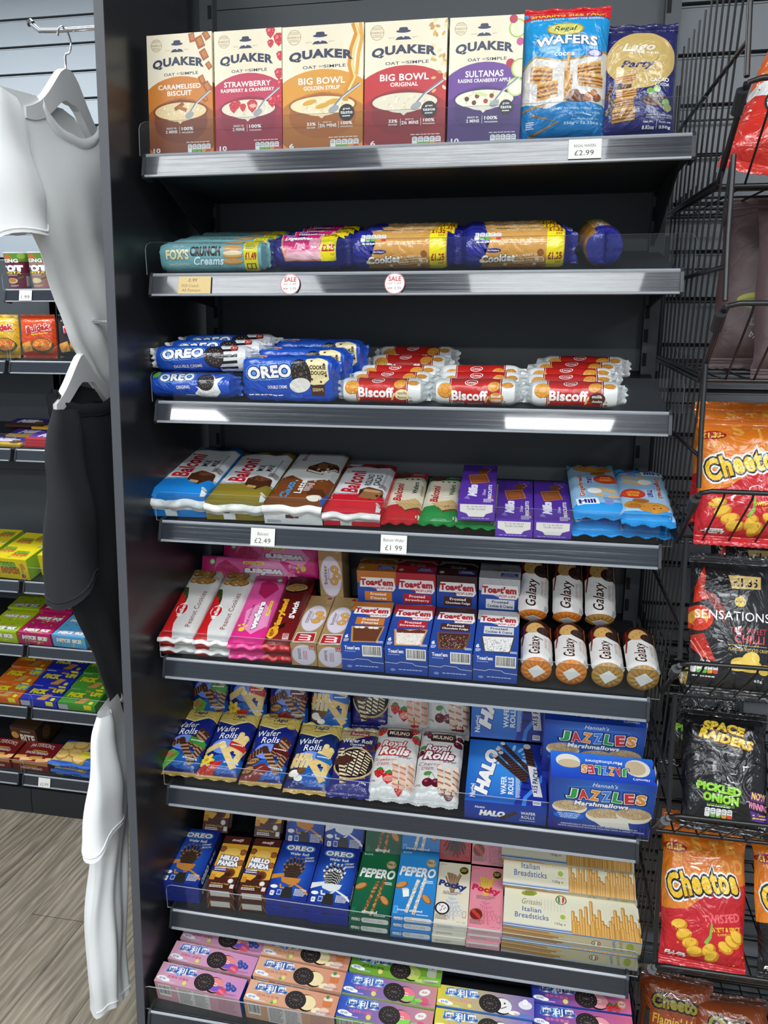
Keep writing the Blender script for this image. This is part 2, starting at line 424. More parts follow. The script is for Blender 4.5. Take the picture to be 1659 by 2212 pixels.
def bag(name, w, l, t, art, back='#999999', seals=None, sealw=0.014, px=2.6, py=3.4, wr=0.0012, seed=1, material=None, grid=(18, 24), pinch=0.03, flat_bottom=False):
    """pillow bag: printed front (top), plain back, crimped seals at both ends"""
    r = random.Random(seed); nz = Vector((r.random() * 9, r.random() * 9, r.random() * 9))
    sc, nu, nv = sealw, *grid
    def h(u, v):
        a, b = 2 * u - 1, 2 * v - 1
        k = sgnp(a, px) * sgnp(b, py)
        f = noise.noise(Vector((u * 3.2, v * 4.2, 0)) + nz) + 0.6 * noise.noise(Vector((u * 8, v * 10, 3)) + nz)
        e = math.sin(u * 26 + 5 * nz.x) * max(0, abs(b) - .72) / .28
        return t / 2 * k + wr * f * min(1, k * 2.5) + wr * 1.1 * e * (1 - abs(b)) * 6
    def xx(u, v): return (u - .5) * w * (1 - pinch * sgnp(2 * v - 1, 4) * (1 + .4 * math.sin(v * 9 + nz.y)))
    def top(u, v): return Vector((xx(u, v), sc + (l - 2 * sc) * (1 - v), t / 2 + max(h(u, v), 0)))
    def bot(u, v): return Vector((xx(u, v), sc + (l - 2 * sc) * (1 - v), (t / 2 - max(h(1 - u, v), 0)) if not flat_bottom else t / 2 - t / 2 * sgnp(2 * u - 1, 6) * sgnp(2 * v - 1, 8)))
    mb = MB(); put(mb, art, piecewise(top, nu, nv), nu, nv, smooth=True)
    mb.grid(bot, nu, nv, hexc(back), 0, True, flip=True)
    m = material or CRINK
    out = [(name, mb.mesh(name, m), None)]
    for k, c in enumerate(seals or (back, back)):
        if c is None: continue
        y0, y1 = (l - sc, l) if k == 0 else (sc, 0)
        out.append(('end_seal', seal_mesh(w * .985, y0, y1, t / 2, c, seed + k).mesh('end_seal', m), 0))
    return out
def wrap(name, w, l, t, art, front, side, seal='#e8e8e6', seed=2, material=None, r=0.010, dome=0.003, fin=0.45, grid=(12, 16), backc=None):
    """film wrapped tray: soft block with a folded seal across its front end"""
    q = random.Random(seed); nz = Vector((q.random() * 9, q.random() * 9, 1)); nu, nv = grid
    def ed(a, half):
        d = half - abs(a)
        return 0 if d >= r else r - math.sqrt(max(0, r * r - (r - d) ** 2))
    def top(u, v):
        x, y = (u - .5) * w, l * (1 - v)
        z = t - max(ed(x, w / 2), ed(y - l / 2, l / 2)) + dome * sgnp(2 * u - 1, 2) * sgnp(2 * v - 1, 2) + 0.0012 * noise.noise(Vector((u * 5, v * 8, 0)) + nz)
        return Vector((x, y, z))
    def wall(a, b):
        def fn(u, v):
            p, o = Vector(a), Vector(b); x = p + (o - p) * u
            tt = top((x.x / w) + .5, 1 - x.y / l); n = Vector((x.y - o.y, 0, 0))
            z = tt.z * (1 - v); k = 0.0025 * math.sin(math.pi * v) * (1 + noise.noise(Vector((u * 6, v * 3, 5)) + nz))
            d = Vector((o.y - p.y, p.x - o.x, 0)).normalized()
            return Vector((x.x, x.y, z)) + d * k * (1 if 0 < u < 1 else 0)
        return fn
    mb = MB(); put(mb, art, piecewise(top, nu, nv), nu, nv, smooth=True)
    h = w / 2
    put(mb, front, piecewise(wall((-h, 0, 0), (h, 0, 0)), nu, 4), nu, 4, smooth=True)
    mb.grid(wall((h, 0, 0), (h, l, 0)), nv, 3, hexc(side)); mb.grid(wall((h, l, 0), (-h, l, 0)), nu, 3, hexc(backc or side)); mb.grid(wall((-h, l, 0), (-h, 0, 0)), nv, 3, hexc(side))
    mb.add([(-h, 0, 0), (h, 0, 0), (h, l, 0), (-h, l, 0)], [(0, 3, 2, 1)], hexc(side))
    m = material or FILM; out = [(name, mb.mesh(name, m), None)]
    if seal:
        sm = MB()
        def fn(u, v):
            return Vector(((u - .5) * w * (1.03 - .05 * v), -0.003 - 0.007 * math.sin(math.pi * min(1, v * 1.15)) - 0.002 * math.sin(u * 17 + 4 * nz.x), t * fin + t * (0.16 - .42 * v) + 0.0022 * math.sin(u * 11 + 3 * nz.y)))
        sm.grid(fn, 20, 5, hexc(seal)); sm.grid(lambda u, v: fn(u, v) + Vector((0, 0.0012, 0)), 20, 5, hexc(seal), flip=True)
        out.append(('end_seal', sm.mesh('end_seal', m), 0))
    return out
def roll(name, w, ry, rz, art, base, a0=110, a1=-50, ends=('twist', 'twist'), endc=None, endl=0.02, seed=1, material=None, grid=(20, 14), disc=None, lump=0.0008, sticker=None, pn=2.0):
    """round biscuit roll along x; artwork wraps from angle a0 (behind the top) to a1 (below the front)"""
    q = random.Random(seed); nz = Vector((q.random() * 9, q.random() * 9, 2)); nu, nv = grid; bl = w / 2 - endl
    def P(x, ang, k=1.0):
        c, s = math.cos(R_(ang)), math.sin(R_(ang)); g = (abs(c) ** pn + abs(s) ** pn) ** (-1 / pn)
        kk = k * (1 + lump / ry * 1.6 * noise.noise(Vector((x * 60, c * 1.3, s * 1.3)) + nz))
        return Vector((x, ry - ry * c * g * kk, rz + rz * s * g * kk))
    def shoulder(u): return 1 - 0.10 * max(0, (abs(2 * u - 1) - .9) / .1) ** 2
    mb = MB()
    put(mb, art, piecewise(lambda u, v: P((2 * u - 1) * bl, a0 + (a1 - a0) * v, shoulder(u)), nu, nv), nu, nv, smooth=True)
    mb.grid(lambda u, v: P((2 * u - 1) * bl, a1 - (360 - (a0 - a1)) * v, shoulder(u)), nu, 10, hexc(base))
    m = material or FILM; out = [(name, mb.mesh(name, m), None)]; endc = endc or (base, base)
    for k, sgn in enumerate((-1, 1)):
        em = MB(); c = hexc(endc[k])
        if ends[k] == 'twist':
            def fn(u, v, sgn=sgn):
                ang = 360 * u; p = P(sgn * bl, ang, 0.9)
                t = v; fl = max(0, (t - .45) / .55)
                y = (p.y - ry) * (1 - .99 * min(1, t / .55) ** .9) + ry + .0025 * fl * math.sin(p.z * 420 + sgn * 2 + nz.x); z = (p.z - rz) * (1 - .16 * min(1, t / .45)) * (1 + .04 * fl) + rz
                pl = 0.0022 * math.sin(ang * .157 + sgn) * math.sin(math.pi * min(1, t * 1.2))
                jag = .14 * fl * (1 if int(p.z * 900) % 2 else -1) + .1 * math.sin(p.z * 160 + nz.y)
                return Vector((sgn * (bl + endl * t * (1 + jag * t)), y + pl, max(z + pl * .5, .0005)))
            em.grid(fn, 24, 7, c, 0, True, flip=(sgn > 0))
            out.append(('end_twist', em.mesh('end_twist', m), 0))
        else:
            def fn(u, v, sgn=sgn):
                p = P(sgn * bl, 360 * u, 0.9 * (1 - v)); g = 0.0016 * math.sin(u * 2 * math.pi * 13) * math.sin(math.pi * min(1, (v + .05)))
                return Vector((sgn * (bl + endl * (1 - (1 - min(1, v * 2.2)) ** 2) * .5 + g), p.y, p.z))
            em.grid(fn, 52, 7, c, 0, True, flip=(sgn > 0)); out.append(('end_cap', em.mesh('end_cap', m), 0))
            if sticker and k == 0:
                st = MB(); X = -bl - endl * .62
                pts = [(-.55, .05), (-.05, .5), (.5, .1), (.1, -.45)]
                vs = [(X, ry + a * ry, rz + b * rz) for a, b in pts]
                st.add(vs + [(X - .0008, y, z) for _, y, z in vs], [(0, 1, 2, 3), (7, 6, 5, 4)] + [(i, i + 4, (i + 1) % 4 + 4, (i + 1) % 4) for i in range(4)], hexc(sticker))
                out.append(('sticker', st.mesh('sticker', PAPER), len(out) - 1))
    return out
KINDS = {}; BUILD = {}
def kind(fn): BUILD[fn.__name__] = fn; return fn
def place(k, M, label, cat, group=None):
    """one pack of kind k: the first time its meshes are made, every later pack is a copy with copies of its parts"""
    if k not in KINDS:
        parts = BUILD[k](); obs = []
        for n, me, par in parts: obs.append(link(bpy.data.objects.new(n, me), obs[par] if par is not None else None))
        KINDS[k] = obs; src = obs
    else:
        src = []
        for o in KINDS[k]:
            c = o.copy(); COL.objects.link(c)
            if o.parent is not None: c.parent = src[KINDS[k].index(o.parent)]
            src.append(c)
    src[0].matrix_world = M
    if 'group' in src[0]: del src[0]['group']
    return tag(src[0], label, cat, group)
SLOPE = math.atan(0.2759)
SHELF_Z = [2.1032, 1.8809, 1.6279, 1.3769, 1.0715, 0.7707, 0.465, 0.302]
def shelf_frame(i):
    return Matrix.Translation((0, 0, SHELF_Z[i] + 0.003)) @ Matrix.Rotation(SLOPE if i else 0, 4, 'X')
def on(i, k, x, d, label, cat, group=None, rot=0.0, tilt=0.0, lift=0.0, roll_=0.0, frame=None):
    M = (frame or shelf_frame(i)) @ Matrix.Translation((x, d, lift)) @ Matrix.Rotation(R_(rot), 4, 'Z') @ Matrix.Rotation(R_(tilt), 4, 'X') @ Matrix.Rotation(R_(roll_), 4, 'Y')
    return place(k, M, label, cat, group)
# ------------------------------------------------------------------ the kinds of packs
NAVY = '#232c4d'; CREAM = '#ece0c2'; WHT = '#f1f0ec'
def porridge(col, dark, lines, small, n, wt, bowl, extra, w=0.134, badge=False, mins='2 MINS', third=False):
    A = Art(w, 0.222, (CREAM, '#f3ead2', (50, 20, 60)))
    A.E(50, 72, 75, 38, col, 0, 40).R(0, 62, 100, 100, col)
    A.E(50, 78, 60, 26, (col, dark, 'v'))
    A.O(15, 8.5, 8.5, '#b49f7c').O(15, 8.5, 7.8, CREAM).T('ENERGY', 15, 8.5, 17, 1.6, '#a58c66').fine(9, 4.5, 21, 6.8, 2, '#b9a583').fine(9, 10.2, 21, 12.5, 2, '#b9a583', 4)
    A.E(47, 10.2, 8.5, 3.4, '#e9e2d2').E(47, 8.2, 9, 1.2, NAVY).R(41.5, 5.2, 52.5, 8.3, NAVY, 0, 2.5).P([(37, 14.6), (40, 12.6), (45, 12.0), (47, 13.2), (49, 12.0), (54, 12.6), (57, 14.6)], NAVY)
    A.T('ESTD', 33, 13, 7, .9, '#8a7a60', b=0).T('1877', 61, 13, 7, .9, '#8a7a60', b=0)
    A.T('OAT', 34, 32.3, 17, 2.4, NAVY).T('SO', 48.5, 31.9, 6, 1.3, NAVY).T('SIMPLE', 65, 32.0, 27, 2.4, NAVY)
    A.E(50, 71, 42, 18, dark).E(50, 62.5, 43, 8.5, dark).E(50, 62.5, 40, 7.2, bowl, 0, 30).E(48, 66, 22, 5, bowl).P([(38, 67), (60, 67), (49, 73)], bowl)
    r = random.Random(len(lines[0][0]) + n)
    for k in range(46):
        t = r.random() * 6.28; q = r.random() ** .5
        A.E(50 + 37 * q * math.cos(t), 62.3 + 6.2 * q * math.sin(t), 2.2, .6, ['#f6efdc', '#d8c9a4', '#e6dabb'][k % 3], r.random() * 90, 7)
    extra(A)
    A.T('QUAKER', 48, 25.2, 79, 8.2, NAVY, b=.05, arc=2.8, sp=1.1); y = 40.5
    for t, ww, hh in lines: A.T(t, 49, y + hh / 2, ww, hh, '#f6f3ea', b=.025); y += hh + 1.2
    A.T('FLAVOUR', 50, y + .9, 20, 1.3, dark, b=0)
    A.L([(62, 66), (74, 57), (96, 47)], 3.2, '#7d8388').L([(64, 65.4), (76, 56.6), (97, 47.2)], 1.2, '#dfe3e6').E(64, 66, 7, 2.6, '#9da2a6', 25)
    if third: A.T('33%', 36, 77.2, 11, 2.6, WHT, b=.03).T('BIGGER', 36, 80, 11, 1.2, WHT).T('READY IN', 56, 76.0, 10, .9, WHT).T('2½ MINS', 57, 78.7, 21, 2.8, WHT, b=.03).T('100%', 80, 77.2, 14, 2.6, WHT, b=.03).T('WHOLEGRAIN', 80, 80, 15, 1.1, WHT).R(45, 75.5, 45.5, 81, WHT).R(70, 75.5, 70.5, 81, WHT)
    else: A.T('READY IN', 35, 76.2, 15, 1.5, WHT).T(mins, 35, 79, 18, 2.5, WHT, b=.03).T('100%', 60, 76.9, 18, 2.8, WHT, b=.03).T('WHOLEGRAIN', 60, 80, 18, 1.3, WHT).R(47.5, 75, 48, 81, WHT)
    if badge: A.O(80, 69, 9.5, '#22211f').T('great', 80, 66.4, 9, 1.9, WHT).T('taste', 80, 69, 15, 2.3, WHT, b=.03).fine(75, 71.4, 85, 73.2, 1, WHT)
    A.T(str(n), 11, 94.2, 11 if n > 9 else 6, 4, WHT, b=.03).T('SACHETS', 11, 97.6, 12, .9, WHT).T(wt + 'g e', 28, 95.8, 20, 2.4, dark, b=0)
    A.fine(58, 88, 96, 89, 1, WHT).nutri(60, 90, 36, 6.6).fine(62, 97.6, 92, 98.8, 1, WHT)
    S = Art(0.222, 0.068, CREAM); S.R(0, 0, 60, 100, (col, dark, 'h')).fine(66, 15, 95, 80, 7, NAVY).bars(8, 20, 22, 80, 5, False)
    return carton('porridge_box', w, 0.222, 0.068, A, right=S, side=CREAM)
def _choc(A):
    for x, y, r in ((70, 4, 6), (82, 8, 8), (92, 3, 6), (88, 18, 7), (95, 27, 5), (84, 38, 6), (92, 44, 7), (88, 53, 5)): A.R(x - r, y - r * .45, x + r, y + r * .45, '#a85a22', 30 + x); A.R(x - r * .6, y - r * .3, x + r * .7, y + r * .2, '#c97b38', 30 + x)
    A.R(40, 57, 56, 60, '#9a5a26', 30).R(46, 59, 60, 62, '#b06a30', -20)
def _berr(A):
    for x, y, r in ((84, 3, 7), (96, 9, 8), (84, 12, 5), (98, 22, 6), (96, 36, 7), (98, 44, 6), (86, 57, 8), (97, 55, 6)): A.berry(x, y, r, '#c9243f', False); A.O(x - r * .3, y - r * .2, r * .3, '#e8707c')
    for x, y, r in ((28, 61, 7), (42, 61.5, 5), (56, 60.5, 8), (34, 59, 5)): A.berry(x, y, r, '#c7283c', False)
    A.E(57, 60.5, 5, 1.6, '#f0b0a4')
def _syr(A):
    A.L([(88, 0), (92, 8), (86, 20), (84, 32), (88, 42), (80, 52), (78, 60)], 7, '#d98f22').L([(90, 0), (94, 9), (88, 20), (86, 32), (90, 42), (82, 52)], 2.4, '#f7dc8c').L([(96, 0), (98, 12), (94, 24), (92, 40)], 4, '#e4a83c')
    for x, y in ((34, 60), (50, 63), (62, 60)): A.E(x, y, 9, 2, '#d9a63c', 12)
def _oats(A):
    r = random.Random(4)
    for k in range(34):
        x, y = 78 + 22 * r.random(), 1 + 54 * r.random()
        if y < 30 or x > 84: A.E(x, y, 3.2, 1.2, ['#d9b06a', '#c8954a', '#efd6a2'][k % 3], r.random() * 180, 8)
def _fruit(A):
    A.O(92, 10, 12, '#a9c45a').O(92, 10, 10, '#e8efc4').O(86, 3, 5.5, '#b51f4c').O(96, 20, 5, '#c8508a').O(84, 36, 6, '#b5183c').O(98, 40, 13, '#a9c45a').O(98, 40, 11, '#e8efc4').O(92, 54, 12, '#bcd07a').O(92, 54, 10, '#eef2d2')
    for x, y, c in ((26, 62, '#4a2a1c'), (40, 60, '#7b3a1e'), (52, 64, '#9a3a22'), (36, 65, '#5a2c1c'), (60, 60, '#7b3a1e')): A.O(x, y, 3.2, c, 9)
    A.E(46, 58.6, 9, 1.4, '#cfdc9a', -12)
@kind
def q_cara(): return porridge('#d07f2c', '#7d3a1e', [('CARAMELISED', 66, 3.9), ('BISCUIT', 38, 4.1)], '', 10, '334', '#e9cf9a', _choc)
@kind
def q_straw(): return porridge('#c23454', '#8c1d36', [('STRAWBERRY', 70, 4.4), ('RASPBERRY & CRANBERRY', 80, 2.9)], '', 10, '339', '#e8dfc8', _berr)
@kind
def q_syrup(): return porridge('#dd9a34', '#a45c1e', [('BIG BOWL', 58, 5.4), ('GOLDEN SYRUP', 45, 3.3)], '', 6, '298', '#efe0b4', _syr, 0.156, True, third=True)
@kind
def q_orig(): return porridge('#c2262e', '#84161e', [('BIG BOWL', 60, 5.4), ('ORIGINAL', 34, 3.3)], '', 6, '231', '#e6dcc4', _oats, 0.152, True, third=True)
@kind
def q_sult(): return porridge('#673a93', '#3f2166', [('SULTANAS', 52, 5), ('RAISINS CRANBERRY APPLE', 72, 2.9)], '', 10, '385', '#ece6d0', _fruit, 0.132, True)
def wafer_stack(A, x, y, w, h, rot=0, c='#d29a4e', d='#8a5524', n=7):
    co, si = math.cos(R_(rot)), math.sin(R_(rot))
    for k in range(n):
        t = (k - (n - 1) / 2) * h / n; A.R(x - w / 2 + t * si / A.a * A.a * .0, y + t - h / n * .5, x + w / 2, y + t + h / n * .5, c if k % 2 == 0 else d, rot)
    A.R(x - w / 2, y - h * .62, x + w / 2, y - h * .48, '#e3b56c', rot)
    return A
@kind
def wafers_blue():
    A = Art(.14, .216, ('#1c9fe0', '#0d78bf', 'v')); r = random.Random(3)
    A.R(0, 0, 100, 6.5, '#d9232c').T('SHARING SIZE PACK', 52, 4.2, 88, 3, '#f5d04a', b=.03).T('EXTRA VALUE PACK - GREAT FOR SHARING', 50, 8, 84, 1.6, WHT)
    A.E(48, 16.5, 22, 5.2, '#b5923c').E(48, 16.5, 20, 4.4, '#d8d26a').T('Regal', 48, 16.4, 27, 4.6, '#2d4d2a', sh=.3)
    A.T('WAFERS', 50, 27, 72, 7, '#f6f4ee', o='#2a5f8c', ow=.05, b=.03, arc=2.5)
    A.P([(0, 45), (12, 37), (40, 41), (70, 39), (100, 34), (100, 76), (60, 70), (30, 78), (0, 72)], '#d9d6d0').L([(0, 43), (14, 37), (40, 41), (70, 39), (100, 33)], 2.5, '#b58a3a')
    A.T('cocoa', 48, 36, 24, 2.8, WHT, b=.03).E(84, 35.5, 9, 3, '#5a4aa8').E(84, 35.5, 7, 2.2, '#c9c8ea')
    for x, y, w, h, ro in ((22, 52, 26, 12, -8), (30, 64, 24, 12, 10), (52, 50, 22, 14, 80), (54, 62, 22, 11, 70), (78, 49, 28, 10, 12), (80, 57, 28, 9, -6)): wafer_stack(A, x, y, w, h, ro)
    A.E(66, 70, 16, 3, '#5e3520').O(62, 68, 7, '#6e3e22').O(78, 69, 5, '#a8682e').O(88, 70, 5, '#8f4f22').O(84, 66, 4, '#b5763a')
    A.T('Crispy Wafers Filled with', 64, 78, 62, 2.2, '#a9d6f2').T('Cocoa Cream', 76, 81, 34, 2.2, '#a9d6f2').T('Net Weight / Poids Net', 76, 86, 32, 1.5, '#bfe0f4').T('350g - 12.35oz e', 74, 89, 46, 2.6, '#d7ecf7')
    A.L([(2, 78), (30, 74), (12, 82), (44, 88), (10, 98)], 3, '#a47a34').fine(6, 87, 16, 93, 4, WHT)
    return bag('wafer_bag', .152, .232, .05, A, '#1a86c8', ('#d9232c', '#1a86c8'), .008, 3, 4, .0014, 3, CRINK)
@kind
def wafers_navy():
    A = Art(.12, .19, ('#20215e', '#2a2a74', 'v'))
    A.E(50, 32, 46, 27, '#cdb06c', 0, 36).T('Lago', 46, 21, 44, 10, '#e9e2cc', o='#b89a58', sh=.3, b=.04).T('1968', 62, 26, 20, 2, '#f1ead4').T('Party', 46, 37, 46, 8.5, '#232468', sh=.35, b=.03).T("A taste of Italy's best", 46, 43, 30, 1.6, '#8a5a30').R(42, 45, 48, 45.6, '#b03a2a')
    for x, y, w, h in ((30, 50, 28, 7), (32, 64, 28, 8), (28, 73, 28, 8), (30, 84, 30, 11)): wafer_stack(A, x, y, w, h, 8)
    A.L([(14, 56), (8, 66), (16, 74), (6, 82)], 7, '#4b2a1a').L([(20, 58), (38, 56)], 5, '#5d3420')
    A.T('CACAO', 76, 51, 26, 3.8, WHT, b=.04).T('COCOA', 80, 55.5, 20, 3, WHT)
    A.E(72, 70, 17, 5.6, '#8a5a32').E(72, 69, 15, 4.4, '#3f2418').O(64, 62, 5, '#7fb05a').O(73, 60, 5, '#a6cf7c').O(86, 72, 5, '#8cc06a').O(88, 77, 6, '#9aa06a')
    for k in range(14): A.E(62 + (k * 7) % 21, 67 + (k * 3) % 5, 2.6, .9, '#6e4228', k * 30, 7)
    A.T('WAFER WITH COCOA CREAM', 78, 84, 36, 1.6, WHT).T('GAUFRETTES A LA CREME', 78, 86, 36, 1.3, WHT, b=0).T('Net Wt.', 64, 90, 14, 1.8, WHT).T('8.82oz', 64, 94.5, 16, 3, WHT, b=.03).T('Poids net', 86, 90, 16, 1.8, WHT).T('250g', 86, 94.5, 16, 3, WHT, b=.03).R(74.5, 88, 75, 96, WHT)
    return bag('wafer_bag', .132, .205, .045, A, '#232464', ('#20205a', '#2a2a74'), .012, 3, 4.5, .0014, 8, CRINK)
# ---- biscuit rolls
@kind
def roll_teal():
    A = Art(.215, .085, ('#86b9be', '#6faab1', 'v'))
    A.R(0, 0, 100, 20, '#8cc0c4').T('FAVOURITES', 26, 11, 24, 4, '#dfe6d6').T('SINCE 1853', 19, 37, 11, 4, '#e6e9df').T("FOX'S", 18, 56, 23, 24, '#ead9a6', o='#3d7f88', ow=.05, b=.05).T('FAVOURITES', 19, 79, 20, 5, '#e2d7b0')
    A.T('CRUNCH', 46, 49, 30, 23, '#3a2b28', b=.05, sh=.05).T('Creams', 49, 71, 30, 20, '#dfeef0', o='#4d929b', sh=.3, b=.03).T('SALTED CARAMEL', 50, 26, 24, 4, '#6a3d20')
    for y in (26, 44, 60, 74): A.E(73, y, 10, 7, '#b9813f').E(73, y - 2, 9.4, 5.5, '#d2a05c')
    A.E(73, 54, 9.5, 5, '#eddcb4').R(84, 0, 97, 100, '#e8d820').T('£1.49', 90.5, 62, 11, 18, '#a8271d', b=.05).T('BEST BEFORE', 90.5, 30, 10, 4, '#333').fine(85.5, 36, 95, 48, 3, '#444').R(86, 78, 95, 92, '#3a3a34').R(87, 80, 90, 90, '#e8d820').R(91, 80, 94, 90, '#e8d820')
    return roll('biscuit_roll', .232, .028, .028, A, '#6faab1', 110, -55, endc=('#86b9be', '#86b9be'), endl=.01, seed=2, pn=2.8)
@kind
def roll_pink():
    A = Art(.14, .105, '#262a7c')
    A.P([(8, 5), (100, 5), (100, 74), (16, 74), (10, 40)], '#cf8a4a').P([(10, 6), (100, 6), (100, 72), (18, 72), (12, 40)], '#e09aae').P([(10, 6), (72, 6), (72, 42), (50, 52), (14, 46), (12, 30)], '#d0246e').E(55, 62, 40, 8, '#eebcc8')
    A.R(16, 8, 30, 16, '#4aa0d8').E(42, 15, 9, 3, '#20246c').T('Digestives', 38, 26, 46, 13, WHT, o='#3a1a5c', ow=.06, sh=.25, b=.05, arc=1).T('Pink', 42, 39, 18, 8, '#f5c6dc', sh=.2, b=.03).fine(36, 44, 48, 52, 3, '#f3d0dc')
    A.biscuit(66, 36, 10, '#e8a4b4', '#c9607c').R(76, 0, 100, 74, '#e6d820').T('£2.25', 88, 47, 21, 15, '#a5271f', b=.05).T('£2.25', 88, 10, 21, 13, '#a5271f', b=.05).T('RRP', 95, 60, 6, 5, '#a5271f')
    return roll('biscuit_roll', .165, .034, .033, A, '#262a7c', 96, -62, endc=('#262a7c', '#262a7c'), endl=.022, seed=5, material=CRINK)
def cookies_roll():
    A = Art(.18, .11, ('#d5a35a', '#c68f45', 'v'))
    for x, y in ((30, 10), (44, 6), (58, 12), (66, 7), (24, 20), (50, 20), (74, 16)): A.E(x, y, 7, 4, '#d9aa64').E(x + 2, y + 2, 3, 2, '#efe0b4')
    A.T('Cookies', 30, 12, 44, 14, WHT, o='#262a7c', ow=.07, b=.05, sh=.15)
    A.T('THE CHUNKY ONE', 62, 22, 30, 3, '#f2e6cc').T('white choc chip', 58, 29, 34, 4.4, '#f2e6cc', sh=.2)
    A.P([(0, 0), (10, 0), (20, 30), (24, 52), (8, 60), (14, 100), (0, 100)], '#262a86').nutri(8, 36, 28, 13).fine(10, 52, 36, 56, 1, '#e8e3d0').fine(38, 53, 76, 56, 1, '#efe2c4')
    A.E(28, 66, 8, 3.4, '#262a7c').T("McVitie's", 28, 66, 12, 2.6, WHT).T('Cookies', 33, 79, 35, 14, WHT, o='#6a4a24', ow=.05, b=.05, sh=.15, rot=4).T('THE CHUNKY ONE', 62, 74, 30, 4, '#f2e6cc', rot=4).R(48, 78, 80, 88, '#f2e6cc', 4, 4).R(48.6, 79, 79.4, 87, '#b8803a', 4, 4).T('white choc chip', 64, 83, 29, 6, '#f2e6cc', rot=4, sh=.2)
    A.O(76, 70, 3.4, '#8a5a2a').O(70, 92, 2, '#efe0b4').O(40, 93, 2, '#efe0b4').O(16, 84, 2.4, '#efe0b4')
    A.R(82, 0, 99, 100, '#e6d820').T('£1.35', 90.5, 28, 14, 13, '#a5271f', b=.05).T('£1.35', 90.5, 76, 14, 13, '#a5271f', b=.05).T('RRP', 94, 39, 6, 4, '#a5271f').T('RRP', 94, 87, 6, 4, '#a5271f')
    return A
@kind
def roll_cookie(): return roll('biscuit_roll', .222, .036, .036, cookies_roll(), '#b27a34', 120, -60, endc=('#262a86', '#262a86'), endl=.022, seed=7, material=CRINK)
OREO = '#2354bd'
def oreo_logo(A, x, y, w, h, rot=4):
    A.E(x, y, w * .53, h * .68, '#5f9be0', rot).T('OREO', x, y, w, h, '#5f9be0', o='#5f9be0', ow=.14, b=.1, rot=rot).T('OREO', x, y, w, h, WHT, o='#16307e', ow=.07, b=.05, rot=rot)
    return A
@kind
def oreo_plain():
    A = Art(.17, .075, (OREO, '#1c47aa', 'v')); oreo_logo(A, 33, 34, 44, 24).T('ORIGINAL', 42, 62, 18, 9, WHT, rot=4)
    A.P([(56, 80), (62, 66), (58, 60), (66, 64), (80, 40), (94, 30), (86, 52), (90, 74), (82, 92), (62, 92)], '#e6e9ea').E(73, 48, 11, 26, '#e2e2dc', 30).cookie(71, 46, 11, 25, 30).O(4, 24, 6, '#6fb84c').fine(44, 84, 62, 88, 1, WHT)
    return roll('biscuit_roll', .205, .027, .026, A, '#173c92', 110, -55, endc=(OREO, OREO), endl=.018, seed=3, material=CRINK)
@kind
def oreo_double():
    A = Art(.19, .07, (OREO, '#1c47aa', 'v'))
    A.R(72, 0, 100, 100, '#d5d8da')
    for k in range(4): A.R(68, 30 + k * 17, 92, 38 + k * 17, '#16171c', 4)
    oreo_logo(A, 31, 44, 46, 28).T('DOUBLE CREME', 36, 80, 32, 9, '#e8e3d8', rot=3).cookie(66, 50, 11, 34, 20).O(87, 24, 4.2, '#c0382c').T('X2', 87, 24, 5, 8, WHT)
    return roll('biscuit_roll', .232, .026, .026, A, '#173c92', 110, -55, endc=('#d8dadd', '#d8dadd'), endl=.02, seed=4, material=CRINK)
@kind
def oreo_dough():
    A = Art(.18, .115, ('#2556bf', '#1c47aa', 'v')); A.nutri(4, 10, 22, 14).fine(5, 27, 24, 30, 1, WHT)
    oreo_logo(A, 30, 52, 50, 19).T('DOUBLE CREME', 38, 76, 22, 5, WHT, rot=2).P([(72, 30), (84, 24), (96, 34), (97, 62), (88, 74), (74, 70), (70, 50)], '#e7d9a4')
    A.cookie(66, 54, 11, 24, 15).E(64, 72, 12, 12, '#dcdcd4', 10).T('COOKIE', 85, 44, 18, 6, '#2b1d18', b=.04).T('DOUGH', 86, 52, 17, 6, '#2b1d18', b=.04).P([(76, 72), (92, 70), (91, 88), (77, 87)], '#4a2a1e').T('COCOA PIECES', 84, 79, 12, 5, '#e8d8a8')
    for x, y in ((78, 34), (92, 40), (94, 56), (78, 62), (88, 66)): A.O(x, y, 1.4, '#5a3420', 7)
    A.fine(4, 88, 46, 91, 1, WHT).R(52, 86, 66, 92, '#2a5cb8', 0, 1)
    return roll('biscuit_roll', .206, .026, .045, A, '#173c92', 100, -50, endc=(OREO, OREO), endl=.012, seed=6, material=CRINK, pn=4.5)
def biscoff(flav, patch, tc, bar=False):
    A = Art(.15, .07, ('#b3211f', '#c02a24', 'v'))
    A.R(0, 0, 17, 100, '#dcdedd').R(84, 0, 100, 100, '#dcdedd').R(17, 0, 17.8, 100, '#7a1512').R(83, 0, 83.6, 100, '#7a1512').R(18.4, 0, 18.9, 100, WHT).R(82, 0, 82.5, 100, WHT)
    A.biscuit(12, 46, 10, '#d69438', '#a6661e', 0, 1.0).T('Biscoff', 43, 60, 46, 29, WHT, b=.04).E(45, 22, 8.5, 10, WHT, 8).E(45, 22, 7.4, 8.4, '#b3211f', 8).T('Lotus', 45, 22, 11, 9, WHT, sh=.25)
    A.biscuit(74, 34, 8.5, '#d69438', '#a6661e', 30, .8).biscuit(91, 30, 7.5, '#c98a34', '#9a5c1c', 0, .55)
    A.E(77, 66, 9.5, 16, patch)
    for k, t in enumerate(flav): A.T(t, 77, 60 + 13 * k, 12, 8, tc)
    for x, y in ((20, 82), (16, 90), (66, 66), (64, 78)): A.E(x, y, 1.4, 7, '#e3c07a', -20, 8)
    A.T('11x', 87, 74, 4, 8, '#222').O(87.5, 88, 2.2, '#8a6a34')
    if bar: A.bars(20, 80, 36, 99).fine(40, 84, 60, 96, 3, WHT)
    return A
